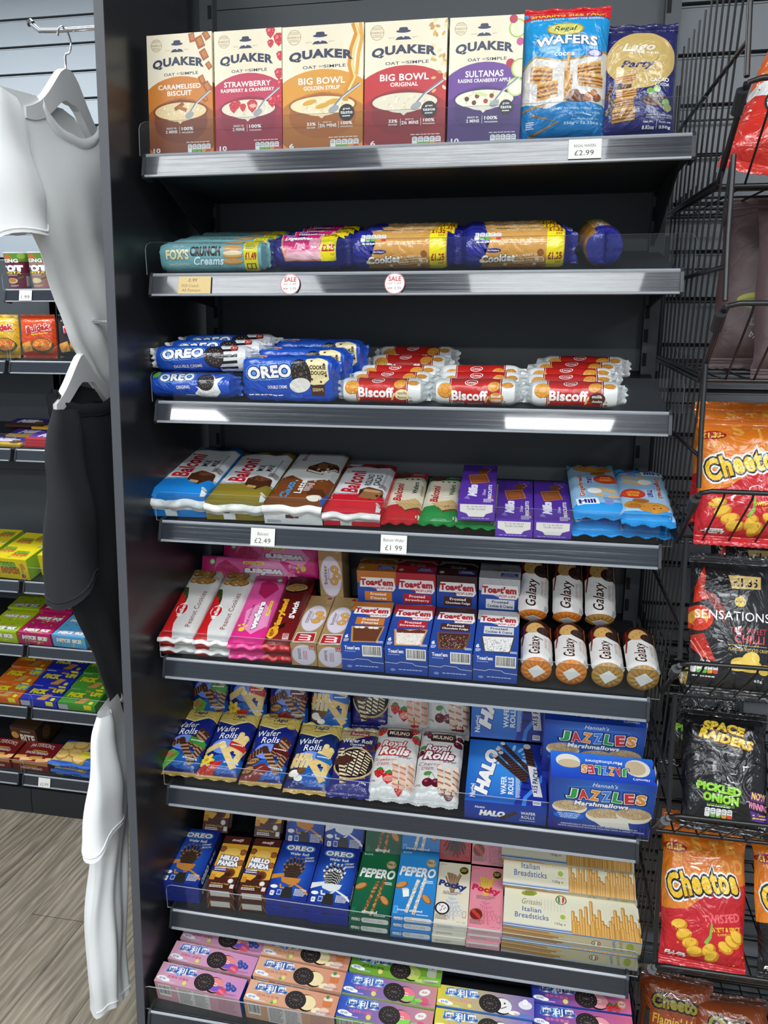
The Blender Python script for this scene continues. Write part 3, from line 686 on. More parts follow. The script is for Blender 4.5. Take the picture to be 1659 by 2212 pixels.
@kind
def bisc_van(): return roll('biscuit_roll', .185, .024, .024, biscoff(('vanilla', 'flavour'), '#e6d6ae', '#4a2a1a'), '#dcdedd', 105, -60, endc=('#dcdedd', '#dcdedd'), endl=.016, seed=8)
@kind
def bisc_cream(): return roll('biscuit_roll', .185, .025, .025, biscoff(('Biscoff', 'cream'), '#c78a44', WHT, True), '#dcdedd', 95, -70, endc=('#dcdedd', '#dcdedd'), endl=.018, seed=9)
@kind
def bisc_milk(): return roll('biscuit_roll', .19, .024, .024, biscoff(('milk', 'chocolate'), '#4a2418', WHT), '#dcdedd', 105, -60, endc=('#dcdedd', '#dcdedd'), endl=.018, seed=10)
# ---- cakes and wafers lying on the fourth shelf (print runs from front to back)
def balconi(w, l, base, band, title, tw, sub, seal, t=.05, topc='#dfe3e6', rolls=False):
    A = Art(w, l, topc); A.R(0, 76, 100, 100, band).P([(0, 0), (100, 0), (100, 12), (70, 16), (30, 12), (0, 20)], base)
    for k in range(14): A.L([(k * 7.2, 74 + (k % 2) * 1.4), (k * 7.2 + 7.2, 74 + ((k + 1) % 2) * 1.4)], 1.4, '#3a2a24'); A.L([(k * 7.2, 13 + (k % 2) * 1.2), (k * 7.2 + 7.2, 13 + ((k + 1) % 2) * 1.2)], 1.2, '#3a2a24')
    A.O(22, 6, 15, '#b9c0c6' if base != '#7d6b2a' else '#2a1a14').O(22, 6, 11, '#d8dde0' if base != '#7d6b2a' else '#1c110d').P([(52, 10), (70, 7), (84, 12), (66, 15)], '#4a2c1e')
    A.T('Balconi', 34, 48, 50 * l / w, 32, '#c4202c', rot=90, sh=.25, b=.03)
    for k, ttl in enumerate(title): A.T(ttl, 62 + 16 * k, 44, tw * l / w, 12, '#1d1d1f', rot=90, b=.02)
    A.fine(88, 26, 92, 60, 14, '#7a7f86')
    A.P([(52, 66), (66, 60), (94, 66), (96, 76), (78, 86), (54, 78)], '#4a2a1a').P([(52, 66), (66, 60), (94, 66), (78, 71)], '#6b4026').P([(60, 78), (76, 80), (76, 84), (60, 82)], '#c49a64').fine(84, 54, 99, 62, 5, '#6b4026')
    A.O(8, 68, 6, '#e6e0d4').O(94, 92, 4, '#d8d4c8')
    if rolls: A.R(58, 66, 92, 84, '#9a6a44', -12).R(60, 66, 90, 71, '#c49a70', -12).R(2, 78, 12, 88, '#c4202c', 0, 3).T('16', 7, 83, 6, 3, WHT)
    F = Art(w, t, band); F.R(0, 28, 100, 62, seal)
    F.R(30, 60, 50, 96, '#e6e6e2').R(30, 50, 48, 60, '#26262a')
    return wrap('cake_pack', w, l, t, A, F, band, seal, seed=int(w * 1000) + len(title[0]), fin=.55)
@kind
def cake_blue(): return balconi(.13, .285, '#1d6cb8', '#1f7fd0', ('MIX', 'MILK'), 13, '', '#d9dcdc', .058)
@kind
def cake_gold(): return balconi(.128, .285, '#7d6b2a', '#8a7a2c', ('MIX', 'MAX'), 13, '', '#e0e0da', .052)
@kind
def cake_latte():
    w, l, t = .124, .3, .05; A = Art(w, l, '#cfd2d3')
    A.P([(0, 62), (20, 54), (50, 64), (100, 58), (100, 100), (0, 100)], '#7a4420').E(56, 46, 62, 20, '#dcdedd').P([(0, 62), (22, 54), (50, 65), (100, 59), (100, 100), (0, 100)], '#7a4420').T('Choco', 30, 80, 26 * l / w, 16, '#3f9ad6', rot=90, b=.04, sh=.1).T('Latte', 50, 75, 22 * l / w, 13, WHT, rot=90, b=.03, sh=.1)
    A.T('Balconi', 24, 14, 22 * l / w, 8, '#9a2430', rot=90, sh=.25).fine(58, 68, 72, 82, 7, WHT)
    A.P([(42, 36), (64, 26), (96, 32), (98, 40), (74, 52), (42, 46)], '#4a2a18').P([(44, 37), (64, 28), (94, 33), (72, 41)], '#8a5a34').P([(44, 42), (72, 48), (96, 38), (96, 40), (72, 51), (44, 45)], '#e8dcc4').E(82, 84, 16, 6, '#5d341c').E(84, 92, 14, 4, '#e8e0d0').P([(92, 100), (100, 76), (100, 100)], '#2a58b0')
    F = Art(w, t, '#d8dad9'); F.R(0, 0, 100, 30, '#7a4420').R(38, 42, 60, 62, '#4a2a20').fine(6, 74, 30, 92, 2, '#8a8a8a')
    return wrap('cake_pack', w, l, t, A, F, '#7a4420', '#d9dbda', 12, fin=.7)
@kind
def cake_red(): return balconi(.118, .25, '#a51a22', '#cf2030', ('ROLLINO', 'CACAO'), 24, '', '#e3dedb', .042, rolls=True)
def balwafer(base, txt):
    w, l = .079, .235; A = Art(w, l, '#e6dfc8'); A.P([(0, 0), (100, 0), (100, 16), (0, 20)], base).O(28, 12, 24, '#4a281c').O(28, 12, 17, '#6a3c28').fine(60, 5, 92, 13, 4, '#e8ddd0').P([(0, 82), (100, 74), (100, 100), (0, 100)], base)
    for x in (44, 60, 76): A.O(x, 22, 4, '#3a241a', 7)
    A.T('Balconi', 30, 52, 40 * l / w, 22, '#c4202c', rot=90, sh=.25, b=.03).T('Wafers', 74, 42, 26 * l / w, 14, txt, rot=90, b=.02).fine(90, 36, 95, 58, 9, '#8a6a4a')
    for dx, dy in ((0, 0), (14, 6)):
        A.P([(26 + dx, 74 + dy), (80 + dx, 66 + dy), (98 + dx, 74 + dy), (44 + dx, 84 + dy)], '#d9b57a')
        for k in range(6): A.L([(26 + dx + k * 10, 74 + dy - k * 1.5), (44 + dx + k * 10, 84 + dy - k * 1.8)], 1.2, '#b98a4c')
        A.P([(44 + dx, 84 + dy), (98 + dx, 74 + dy), (98 + dx, 76 + dy), (44 + dx, 87 + dy)], '#6a3c22')
    return A
@kind
def wafer_red(): return bag('wafer_pack', .08, .27, .026, balwafer('#c2232b', '#1d1d1f'), '#c2232b', ('#b51f26', '#c2232b'), .016, 5, 8, .0008, 4, FILM, (12, 18), .02)
@kind
def wafer_green(): return bag('wafer_pack', .08, .25, .03, balwafer('#1f8a40', '#1f6a34'), '#1f8a40', ('#1a5a30', '#1f8a40'), .016, 5, 8, .0008, 6, FILM, (12, 18), .02)
@kind
def choc_purple():
    w, l, t = .072, .205, .036; V = '#4b2a90'; A = Art(w, l, (V, '#5b36a4', 'v'))
    A.R(60, 3, 90, 8, '#8a70c4', 0, 4).R(61, 3.6, 89, 7.4, V, 0, 4).P([(44, 14), (70, 8), (78, 24), (54, 30)], '#6a3e24').P([(18, 28), (70, 24), (82, 46), (28, 52)], '#b5703c').P([(22, 30), (67, 26.5), (77, 44.5), (31, 49.5)], '#8a4a26').P([(26, 31.5), (64, 29), (72, 43), (34, 47)], '#9c5830').L([(40, 40), (46, 34), (50, 42), (56, 34), (60, 40)], 1.4, '#7a4022')
    A.L([(72, 8), (84, 14), (70, 20)], 2.4, '#c98a4c')
    A.T('Milka', 36, 68, 30 * l / w, 26, '#efeaf6', rot=90, sh=.3, b=.06).P([(14, 88), (24, 80), (32, 90)], '#8f78c8').T('Choco', 68, 72, 14 * l / w, 8, '#e8e0f0', rot=90, sh=.2).T('BISCUITS', 84, 70, 34 * l / w, 10, WHT, rot=90, b=.03).fine(68, 88, 96, 97, 3, WHT).R(88, 80, 93, 84, '#c24a3a')
    F = Art(w, t, '#5a36a0'); F.P([(6, 4), (94, 4), (94, 48), (76, 60), (70, 78), (30, 78), (24, 60), (6, 48)], '#dcdad6').T('31 12 26 02:27', 50, 17, 52, 9, '#3a3a3c', b=0).T('OC81161043', 50, 32, 48, 9, '#3a3a3c', b=0).fine(10, 86, 90, 92, 1, '#c8b8e4')
    return carton('chocolate_biscuit_box', w, l, t, A, F, side='#4b2a90')
@kind
def ginger():
    w, l, t = .1, .235, .03; B = '#2f93d8'; A = Art(w, l, ('#a8cdea', '#8fbfe4', 'v'))
    A.P([(0, 0), (100, 0), (100, 6), (0, 8)], B).P([(0, 92), (100, 88), (100, 100), (0, 100)], B).E(40, 14, 30, 9, '#bf7c2c', -8).E(40, 13.4, 28, 8, '#d2923c', -8).E(74, 17, 18, 7, '#c98634', 8).E(60, 26, 16, 4, '#a8682a', 6)
    A.O(26, 12, 2, '#3a2416').O(38, 11, 2, '#3a2416').L([(28, 16), (34, 18), (40, 16)], 1.4, '#3a2416').fine(62, 12, 86, 20, 3, '#8a5a24')
    A.T('Gingerbread', 22, 56, 46 * l / w, 13, '#a8321f', o=WHT, ow=.06, rot=90, b=.03, sp=1.0).T('men', 40, 42, 15 * l / w, 12, '#2a4aa4', o=WHT, ow=.05, rot=90, b=.04)
    A.E(73, 40, 24, 10, '#c0392b', -8).E(73, 40, 21, 8.4, '#d9472f', -8).T('FIVE', 73, 36.5, 20, 3.6, '#f3d23c', b=.04).fine(60, 40, 86, 45, 3, '#f3d23c')
    for x, y in ((62, 62), (78, 66), (54, 74), (80, 78)): A.E(x, y, 10, 5, '#d8b98a', x)
    A.E(46, 66, 14, 6, WHT, 20)
    A.R(8, 82, 50, 93, '#eef2f8', 6).T('Hill', 28, 88, 32, 7, '#23348a', b=.05, rot=4).R(62, 84, 78, 92, '#7f8fd0').fine(60, 80, 96, 84, 2, '#5f7fc0')
    F = Art(w, t, '#2584c8')
    return bag('biscuit_pack', w, .272, t, A, B, (B, B), .02, 7, 8, .001, 9, FILM, (14, 18), .0)
# ---- fifth shelf
@kind
def peanut():
    w, l, t = .078, .25, .026; A = Art(w, l, '#d7d5d2')
    A.P([(0, 32), (20, 34), (32, 48), (34, 70), (30, 86), (40, 100), (0, 100)], '#c51f22').P([(0, 32), (20, 34), (32, 48), (33, 56), (26, 40), (0, 35)], '#3f4a24')
    for x, y, r in ((28, 10, 20), (60, 12, 22), (50, 22, 20), (24, 22, 14), (72, 22, 18)): A.O(x, y, r, '#8a6030').O(x - 2, y - 1, r * .86, '#b58a48')
    for k in range(16): A.O(18 + (k * 17) % 66, 6 + (k * 7) % 22, 4, ['#d6b87a', '#9a6c34'][k % 2], 8)
    A.E(88, 18, 8, 2.4, '#cfc39a', 30).T('Mellena', 34, 66, 20 * l / w, 13, WHT, rot=90, b=.03)
    A.items.insert(-1, (Art(w, l, WHT).E(34, 66, 17, 8.5, WHT).items[0])); A.items.insert(-1, (Art(w, l, WHT).E(34, 66, 15, 7.6, '#c51f22').items[0]))
    A.T('Peanut Cookies', 74, 64, 50 * l / w, 15, '#7a2a22', rot=90, b=0)
    F = Art(w, t, '#d7d5d2'); F.R(0, 0, 38, 100, '#c51f22')
    return wrap('cookie_pack', w, l, t, A, F, '#c9c7c4', '#dedcd8', 21, r=.007, fin=.6)
@kind
def pinkwafer():
    w, l, t = .078, .242, .026; A = Art(w, l, ('#e06aa8', '#d81f80', 'v'))
    A.P([(0, 0), (100, 0), (100, 16), (0, 13)], '#c22a72').P([(30, 18), (50, 14), (76, 18), (90, 26), (60, 42), (34, 34)], '#b8245e').P([(20, 60), (60, 46), (92, 58), (96, 80), (60, 92), (30, 84)], '#eb8fc0')
    A.O(82, 12, 10, '#4f8a4a').O(82, 12, 7, '#cfe2c4').T('PINK PANTHER', 36, 66, 30 * l / w, 6, '#6a1040', rot=90, b=.02).T('wafers', 58, 66, 40 * l / w, 20, WHT, o='#5a1038', ow=.06, rot=90, b=.07).R(80, 44, 88, 66, '#e8d23c', 0).fine(82, 46, 86, 64, 8, '#5a1038')
    A.O(28, 86, 9, '#e6c83c').O(18, 81, 4, '#e6c83c').O(28, 79.5, 4, '#e6c83c').O(38, 81, 4, '#e6c83c')
    F = Art(w, t, '#d02a7c')
    return wrap('wafer_pack', w, l, t, A, F, '#c81f74', '#d8408c', 22, r=.006, fin=.5)
@kind
def maryland():
    w, l, t = .06, .245, .027; A = Art(w, l, ('#3a1414', '#7a1a1c', 'v'))
    A.E(52, 24, 44, 7, '#1c0f0c', 10).E(52, 23, 42, 6, '#a8824c', 10).E(52, 23, 36, 4.6, '#8a6a3a', 10).T('Maryland', 34, 62, 42 * l / w, 30, '#e8a828', rot=90, b=.07, o='#5a1412').T("S'wich", 74, 56, 24 * l / w, 22, WHT, rot=90, b=.05).E(24, 88, 22, 7, '#e8a828').T('NEW', 24, 88, 9 * l / w, 16, '#7a1a1c', rot=90, b=.04).R(66, 88, 88, 95, '#c8a0a0', 4).fine(68, 88.5, 86, 94.5, 3, '#7a1a1c').P([(40, 78), (60, 74), (62, 80), (44, 84)], '#2a120e')
    F = Art(w, t, '#a51c22')
    return wrap('biscuit_pack', w, l, t, A, F, '#8a1a1c', '#b5222a', 23, r=.008, fin=.6)
def lubox(word, ring):
    w, l, t = .056, .196, .054; K = '#a8895a'; A = Art(w, l, K)
    for k in range(14): A.R(0, k * 7.2, 100, k * 7.2 + .5, '#b39566')
    A.E(50, 48, 46, 27, '#c9c2cf', 0, 30).E(50, 48, 43, 25.4, '#dcd5e2', 0, 30).T(word, 26, 46, 25 * l / w, 15, '#6a4634', rot=90).T('Biscuits', 40, 45, 16 * l / w, 7, '#7a6a9a', rot=90, sh=.3)
    for x, y in ((66, 38), (76, 47), (62, 54)):
        A.O(x, y, 18, '#a8702c').O(x, y, 16, '#d9a658')
        if ring: A.O(x, y, 7, '#8a5a24').O(x, y, 5.5, '#dcd5e2')
    A.P([(8, 78), (84, 76), (88, 95), (6, 98)], '#e8e0d6').P([(11, 79.5), (81, 78), (85, 93.5), (9, 96)], '#b3202a').T('LU', 47, 87, 11 * l / w, 46, WHT, rot=90, b=.05).O(82, 5, 9, '#b3202a').fine(74, 8, 94, 18, 3, '#c8b080')
    F = Art(w, t, K); F.O(50, 50, 46, '#cfc8d6').T(word, 34, 46, 48, 14, '#6a4634', rot=-90)
    for k in range(3): F.R(48 + k * 6, 30, 50 + k * 6, 72, '#b3404a')
    F.R(72, 4, 96, 22, '#b3202a').T('LU', 84, 13, 16, 12, WHT)
    return carton('biscuit_box', w, l, t, A, F, right=Art(l, t, '#a08252'), side='#a08252')
@kind
def lu_coco(): return lubox('coconut', False)
@kind
def lu_butter(): return lubox('butter', True)
def toast(c, l1, l2, tart, icing, dots, tagc, tagt, l=.165):
    w, t = .089, .067; B = '#22479c'; A = Art(w, l, B); A.P([(0, 0), (100, 0), (100, 26), (50, 34), (0, 22)], c)
    if dots == 'speck':
        for k in range(60): A.O((k * 37) % 100, (k * 13) % 27, .7, '#33343a', 5)
    A.P([(10, 12), (94, 12), (98, 30), (92, 36), (50, 36), (48, 30), (6, 30)], WHT).T("Toast'em", 50, 20.5, 84, 13, '#b81f2c', b=.06).T('POP-UPS', 70, 31.5, 42, 4.4, '#b81f2c', b=.03, sh=.2)
    A.R(18, 38, 88, 55, tagc).T(l1, 53, 42.5, 40, 5, tagt, b=.03).T(l2, 53, 50, 62 if len(l2) > 9 else 42, 5.4, tagt, b=.03)
    A.P([(12, 60), (92, 57), (84, 94), (22, 96)], tart).P([(17, 62), (88, 60), (80, 92), (26, 93)], icing)
    r = random.Random(5)
    if dots == 'white': A.P([(17, 60), (30, 58), (50, 62), (70, 58), (88, 60), (86, 66), (20, 68)], '#6a2c24')
    if dots == 'marsh':
        for x in (26, 38, 60, 72): A.E(x, 62, 7, 2.4, '#f0ece2')
    elif dots:
        cs = {'white': ['#c8584c', '#d8c9a8', '#e8b0a0', '#fff'], 'multi': ['#d8c43c', '#c8405a', '#e8e2d8', '#5a8a4a', '#9a7ac0'], 'speck': ['#2a2a30', '#55565c', '#88898e']}[dots]
        for k in range(150):
            u, v = r.random(), r.random(); A.R(22 + u * 60, 65 + v * 27, 23.6 + u * 60, 66.0 + v * 27, cs[k % len(cs)], k * 40)
    A.T('6', 8, 83, 8, 8, WHT, b=.04).fine(4, 89, 16, 96, 3, WHT).fine(82, 91, 98, 96, 2, WHT)
    F = Art(w, t, B); F.T("Toast'em", 26, 14, 36, 14, WHT, b=.03).fine(8, 26, 36, 31, 1, '#9fb0d8').bars(50, 3, 96, 44, 6).L([(0, 58), (28, 60), (36, 54), (64, 56), (72, 64), (100, 66)], 1.4, '#d8dde8').E(18, 84, 6, 5, '#7f95cc').fine(32, 80, 90, 86, 1, '#c8d0e8')
    K = Art(w, t, c); K.P([(0, 30), (14, 12), (86, 12), (100, 30), (100, 34), (84, 15), (16, 15), (0, 34)], WHT).T("Toast'em", 50, 42, 38, 16, '#7a1a20', o=WHT, ow=.05, b=.04).R(52, 62, 94, 86, B).T(l1, 73, 69, 24, 7, WHT).T(l2, 73, 79, 36, 7, WHT).O(12, 80, 6, '#c8b8a8').R(4, 2, 50, 14, '#8a8680')
    # the back end shows on top when the box stands upright
    mb = carton('toaster_pastry_box', w, l, t, A, F, back=None, side=B)
    m2 = MB(); h = w / 2; put(m2, K, face((-h, l + .0004, 0), (h, l + .0004, 0), (-h, l + .0004, t))); mb.append(('end_flap', m2.mesh('end_flap', CARD), 0))
    return mb
@kind
def toast_smores(): return toast('#b9702a', 'Frosted', "S'mores", '#b98a4c', '#6a3a24', 'marsh', '#c9772a', WHT)
@kind
def toast_smores_short(): return toast('#b9702a', 'Frosted', "S'mores", '#b98a4c', '#6a3a24', 'marsh', '#c9772a', WHT, l=.138)
@kind
def toast_straw(): return toast('#a8202a', 'Frosted', 'Strawberry', '#c99a58', '#eee8de', 'white', '#b81f2c', WHT)
@kind
def toast_straw_short(): return toast('#a8202a', 'Frosted', 'Strawberry', '#c99a58', '#eee8de', 'white', '#b81f2c', WHT, l=.138)
@kind
def toast_choc(): return toast('#3c1c1a', 'Frosted', 'Chocolate Fudge', '#7a4a30', '#4a2a22', 'multi', '#4a2420', WHT)
@kind
def toast_choc_short(): return toast('#3c1c1a', 'Frosted', 'Chocolate Fudge', '#7a4a30', '#4a2a22', 'multi', '#4a2420', WHT, l=.138)
@kind
def toast_cream(): return toast('#b9babb', 'Frosted', 'Cookies & Creme', '#4a4448', '#eceae6', 'speck', '#d4d5d6', '#22305c')
@kind
def toast_cream_short(): return toast('#b9babb', 'Frosted', 'Cookies & Creme', '#4a4448', '#eceae6', 'speck', '#d4d5d6', '#22305c', l=.138)
def galaxy(l1, accent, foil):
    A = Art(.15, .09, '#2b1814')
    A.P([(0, 0), (62, 0), (66, 30), (58, 100), (0, 100)], '#e0dedb').P([(62, 0), (100, 0), (100, 100), (58, 100), (66, 30)], '#3a1a16')
    A.E(76, 44, 14, 26, '#b98a4c', 0).E(76, 43, 12.6, 23, '#d2a662', 0).E(68, 68, 11, 20, '#2a1a16', 10).E(68, 68, 9.4, 17, '#46302a', 10)
    for k in range(5): A.L([(60, 58 + k * 5), (76, 62 + k * 5)], .6, '#1f120e'); A.L([(61 + k * 3.4, 54), (61 + k * 3.4, 86)], .6, '#1f120e')
    for k in range(9): A.O(70 + (k * 5) % 14, 30 + (k * 9) % 26, .8, '#9a6c34', 6)
    A.L([(100, 12), (70, 14), (40, 6)], 3.5, '#7a1f1a').L([(58, 96), (80, 88), (100, 92)], 2.4, accent)
    A.T('Galaxy', 30, 46, 50, 36, '#3f1a14', sh=.35, b=.015).T('DIGESTIVES', 38, 72, 26, 7, '#8a4a30', b=0).T(l1, 38, 83, 28, 8, accent, b=0).R(0, 80, 10, 98, '#d6d4d0').fine(1, 82, 9, 96, 4, '#333')
    return roll('biscuit_roll', .158, .0335, .0335, A, '#2b1814', 158, 18, ends=('disc', 'disc'), endc=(foil, foil), endl=.012, seed=11, material=FILM, sticker='#dcdcd8')
@kind
def galaxy_orange(): return galaxy('ORANGE', '#d07a2c', '#cf7a2a')
@kind
def galaxy_milk(): return galaxy('MILK CHOCOLATE', '#b8935a', '#ad8440')
# ---- sixth shelf
def tago(ribbon, rc, roll_c, roll_d, extra, field='#1c2c86'):
    w, l = .094, .185; A = Art(w, l, (field, '#16246c', 'v'))
    A.P([(0, 0), (100, 0), (100, 20), (80, 18), (50, 26), (20, 22), (0, 16)], '#d2bb62').P([(0, 16), (20, 22), (50, 26), (80, 18), (100, 20), (100, 21), (80, 19.5), (50, 28), (20, 23.5), (0, 18)], '#efe3b0')
    A.T('Tago', 54, 11, 36, 8.5, '#22285e', sh=.25, b=.03).fine(40, 17, 72, 20, 1, '#6a5a2a')
    A.E(46, 62, 30, 12, '#6f8ee0').E(66, 86, 50, 12, ('#2f7fd0', '#1a56a8', 'v'))
    for x0, y0, x1, y1 in ((78, 40, 70, 68), (90, 44, 82, 72), (66, 52, 62, 70), (92, 62, 84, 86)): A.stick(x0, y0, x1, y1, 13, roll_c, roll_d, 5, roll_d or '#e8cf8c')
    for x0, y0, x1, y1 in ((40, 58, 4, 72), (44, 62, 86, 92)): A.stick(x0, y0, x1, y1, 16, roll_c, roll_d, 6, roll_d or '#f2e2b0')
    A.O(42, 60, 7, roll_d or '#f0d890').P([(58, 52), (98, 58), (96, 67), (58, 61)], rc).fine(62, 57, 92, 60, 1, WHT).fine(60, 84, 96, 88, 1, '#bcd6f2')
    extra(A); A.T('Wafer', 38, 34, 54, 9, WHT, sh=.25, b=.01, rot=6).T('Rolls', 46, 44.5, 44, 9.5, WHT, sh=.25, b=.01, rot=6)
    return bag('wafer_roll_bag', .1, .205, .036, A, '#1a2870', ('#cdb65c', '#b99a54'), .01, 3, 5, .0011, sum(ord(ch) for ch in ribbon), CRINK)
def _x1(A): A.P([(0, 100), (0, 84), (30, 74), (50, 80), (40, 92), (20, 100)], '#5fa83a').O(14, 84, 9, '#b98a5a').O(28, 82, 9, '#a87444').O(12, 90, 8, '#d8bc8c')
def _x2(A):
    A.P([(0, 100), (20, 86), (60, 84), (40, 100)], '#b5281f')
    for k in range(6): A.E(18 + 11 * math.cos(k * 1.05), 84 + 5.5 * math.sin(k * 1.05), 9, 2.6, '#e8c848', -k * 60, 8)
    A.O(18, 84, 5, '#c8a028')
def _x3(A):
    A.P([(0, 100), (10, 90), (50, 80), (70, 88), (40, 100)], '#7a2420')
    for x, y in ((22, 78), (16, 90)): A.E(x, y, 16, 5.5, '#3f2618', 20).E(x, y, 14, 4, '#a87a4c', 20); [A.O(x - 9 + k * 6, y, 2.4, '#5a3420', 7) for k in range(4)]
    A.O(84, 19, 11, '#b9963c').O(84, 19, 8.5, '#d8bc62')
def _x4(A):
    A.R(2, 58, 34, 68, '#b5281f').T('260g', 18, 63, 26, 5.5, WHT, b=.04).O(16, 84, 14, '#5a3c24').E(18, 84, 12, 5, '#ece8de').O(34, 80, 10, '#6a4a2c').E(30, 90, 10, 3.6, '#efece4')
    for k in range(4): A.stick(14 + k * 11, 54, 8 + k * 11, 76, 9, '#dcc890', None)
@kind
def tago_nut(): return tago('nut', '#3f8f3a', '#b08a66', '#4a2a20', _x1)
@kind
def tago_vanilla(): return tago('vanilla', '#b8322a', '#e3c684', None, _x2)
@kind
def tago_cocoa(): return tago('cocoa', '#5a1c1c', '#b08a66', '#4a2a20', _x3)
@kind
def tago_coconut(): return tago('coconut', '#2a68b0', '#dfc07c', None, _x4, '#1a3068')
@kind
def sultan():
    w, l = .088, .18; A = Art(w, l, ('#1f2258', '#2b2a78', 'v')); A.P([(0, 0), (100, 0), (100, 10), (78, 14), (40, 24), (0, 22)], '#b8a878').P([(30, 8), (76, 8), (78, 16), (28, 16)], '#a81f2a').T('Sultanas', 53, 12, 42, 5, WHT, sh=.2)
    A.T('Wafer Roll', 50, 25, 74, 7, WHT, b=.03).T('Chocolate', 52, 31.5, 36, 4, WHT).T('Cream', 54, 36, 24, 3.6, WHT).O(84, 34, 13, '#5a3420').O(84, 34, 8, '#2a2660')
    A.E(52, 62, 48, 26, '#b9a058', 0, 30).E(52, 62, 45, 24, '#f0ead2', 0, 30).E(52, 62, 44.5, 23.5, '#1c1620', 0, 30)
    for x0, y0, x1, y1 in ((36, 44, 30, 80), (52, 42, 46, 82), (68, 42, 62, 82), (84, 46, 78, 78)): A.stick(x0, y0, x1, y1, 13, '#e2d8b4', '#3a221c', 8)
    A.stick(14, 38, 36, 92, 15, '#d8ccaa', '#3a221c', 9).E(26, 58, 26, 7, '#4a2a20', 12)
    A.T('CRUNCHY FUN', 58, 84, 54, 3, '#c9a05c', arc=-2, rot=6).R(72, 87, 92, 95, '#2b2a78', 0, 2).T('150g', 82, 91, 15, 3, WHT)
    return bag('wafer_roll_bag', .096, .205, .036, A, '#26266a', ('#b8a878', '#2b2a78'), .012, 3, 5, .001, 15, CRINK)
def royal(fl, c, fruit):
    w, l = .096, .2; A = Art(w, l, '#d3d2cf'); A.P([(0, 0), (100, 0), (100, 8), (50, 4), (0, 10)], '#b9b8b8')
    fruit(A); A.P([(24, 10), (80, 8), (84, 16), (80, 22), (26, 22), (22, 16)], '#3a1a1a').T('MULINO', 52, 15, 46, 6, '#e8dcc8', b=.02)
    A.T('Royal', 44, 33, 56, 11, '#efeae6', o=c, ow=.1, sh=.25, b=.04).T('Rolls', 48, 43, 68, 12, '#efeae6', o=c, ow=.1, sh=.25, b=.04).T('wafer', 74, 51, 30, 4, '#2a1a1a', sh=.3, b=0)
    A.T(fl, 30, 57, 48, 6, c, sh=.25, b=0).T('cream', 26, 63, 26, 4.2, c, sh=.25, b=0)
    for k in range(3): A.stick(54 + k * 18, 60 + (k % 2) * 3, 62 + k * 15, 94, 13, '#ddb8a0' if c != '#7a2440' else '#d8c8a8', '#c08070' if c != '#7a2440' else '#b06a70', 4, '#e8d0bc')
    A.T('150g', 10, 86, 12, 3, '#6a5a5a')
    return bag('wafer_roll_bag', .102, .224, .034, A, '#c9c8c6', ('#bdbcbc', '#d0cfcd'), .014, 3, 5, .0012, len(fl), CRINK)
def _fs(A):
    for x, y, r in ((10, 12, 13), (84, 8, 13), (92, 22, 11), (4, 34, 9), (22, 76, 12), (44, 82, 15), (70, 93, 13)): A.berry(x, y, r, '#b8222a')
    A.E(44, 83, 11, 4, '#e08a80', 12)
def _fc(A):
    for x, y, r in ((14, 8, 10), (24, 14, 9), (88, 24, 10), (6, 40, 9), (92, 14, 8), (30, 82, 12), (50, 82, 12), (64, 92, 9), (78, 94, 11)): A.O(x, y, r, '#5a1828').O(x - r * .3, y - r * .15, r * .3, '#a84a5a', 8)
    A.L([(36, 68), (30, 78)], 1.2, '#4a6a34').L([(36, 68), (48, 78)], 1.2, '#4a6a34').E(28, 70, 9, 3, '#4f8a44', 20).E(10, 32, 9, 3, '#4f8a44')
@kind
def royal_straw(): return royal('Strawberry', '#a8322c', _fs)
@kind
def royal_cherry(): return royal('Cherry', '#7a2440', _fc)
@kind
def halo():
    w, l, t = .168, .186, .05; A = Art(w, l, ('#3a8fe0', '#1748a8', (45, 45, 75))); A.P([(78, 0), (100, 0), (100, 100), (60, 100), (72, 60), (90, 40)], '#1a2f96').L([(96, 52), (88, 70), (74, 88), (72, 100)], 5, '#3f86dc')
    for k in range(14):
        t_ = k * .45; A.E(54 + 22 * math.cos(t_), 24 + 15 * math.sin(t_), 6, 2, '#9cc8f0', -t_ * 57, 8)
    A.T('Nutini', 9, 84, 20 * l / w, 7, WHT, rot=90, b=.03).T('HALO', 25, 52, 74 * l / w, 18, WHT, o='#3a3f8a', ow=.05, rot=80, b=.08, sh=.2).T('WAFER', 47, 72, 28 * l / w, 7, WHT, rot=90, b=.03).T('ROLLS', 56, 72, 26 * l / w, 7, WHT, rot=90, b=.03).fine(62, 50, 68, 90, 24, '#d8e6f6')
    for x0, y0, x1, y1 in ((34, 26, 74, 64), (38, 14, 78, 56), (44, 4, 82, 50), (42, 20, 74, 60)): A.stick(x0, y0, x1, y1, 6.5, '#2a1a18', '#50362e', 12, '#d8d0c8')
    A.stick(76, 6, 82, 40, 10, '#2a1a18', '#50362e', 6, '#d8d0c8').P([(77, 38), (88, 40), (95, 86), (84, 86)], '#e3e3e6').T('x15 PACKS', 86.5, 62, 38 * l / w, 7, '#1c2450', rot=86, b=.03).T('150g', 96, 10, 14 * l / w, 4, WHT, rot=90)
    for y in (66, 76): A.E(74, y, 5, 1.6, '#0f1c5a')
    A.R(83, 92, 93, 98, WHT, 0, 1).fine(84, 93.5, 92, 97, 2, '#334')
    F = Art(w, t, '#1e3c94'); F.T('Nutini', 19, 30, 12, 12, WHT).T('HALO', 34, 60, 32, 32, WHT, o='#3a3f8a', b=.08, sh=.2).stick(44, 84, 64, 42, 5, '#2a1a18', '#50362e', 8).T('WAFER', 78, 42, 18, 16, WHT).T('ROLLS', 78, 64, 16, 16, WHT).fine(68, 80, 88, 90, 1, '#aab8e0')
    return carton('wafer_roll_box', w, l, t, A, F, side='#1c3a96')
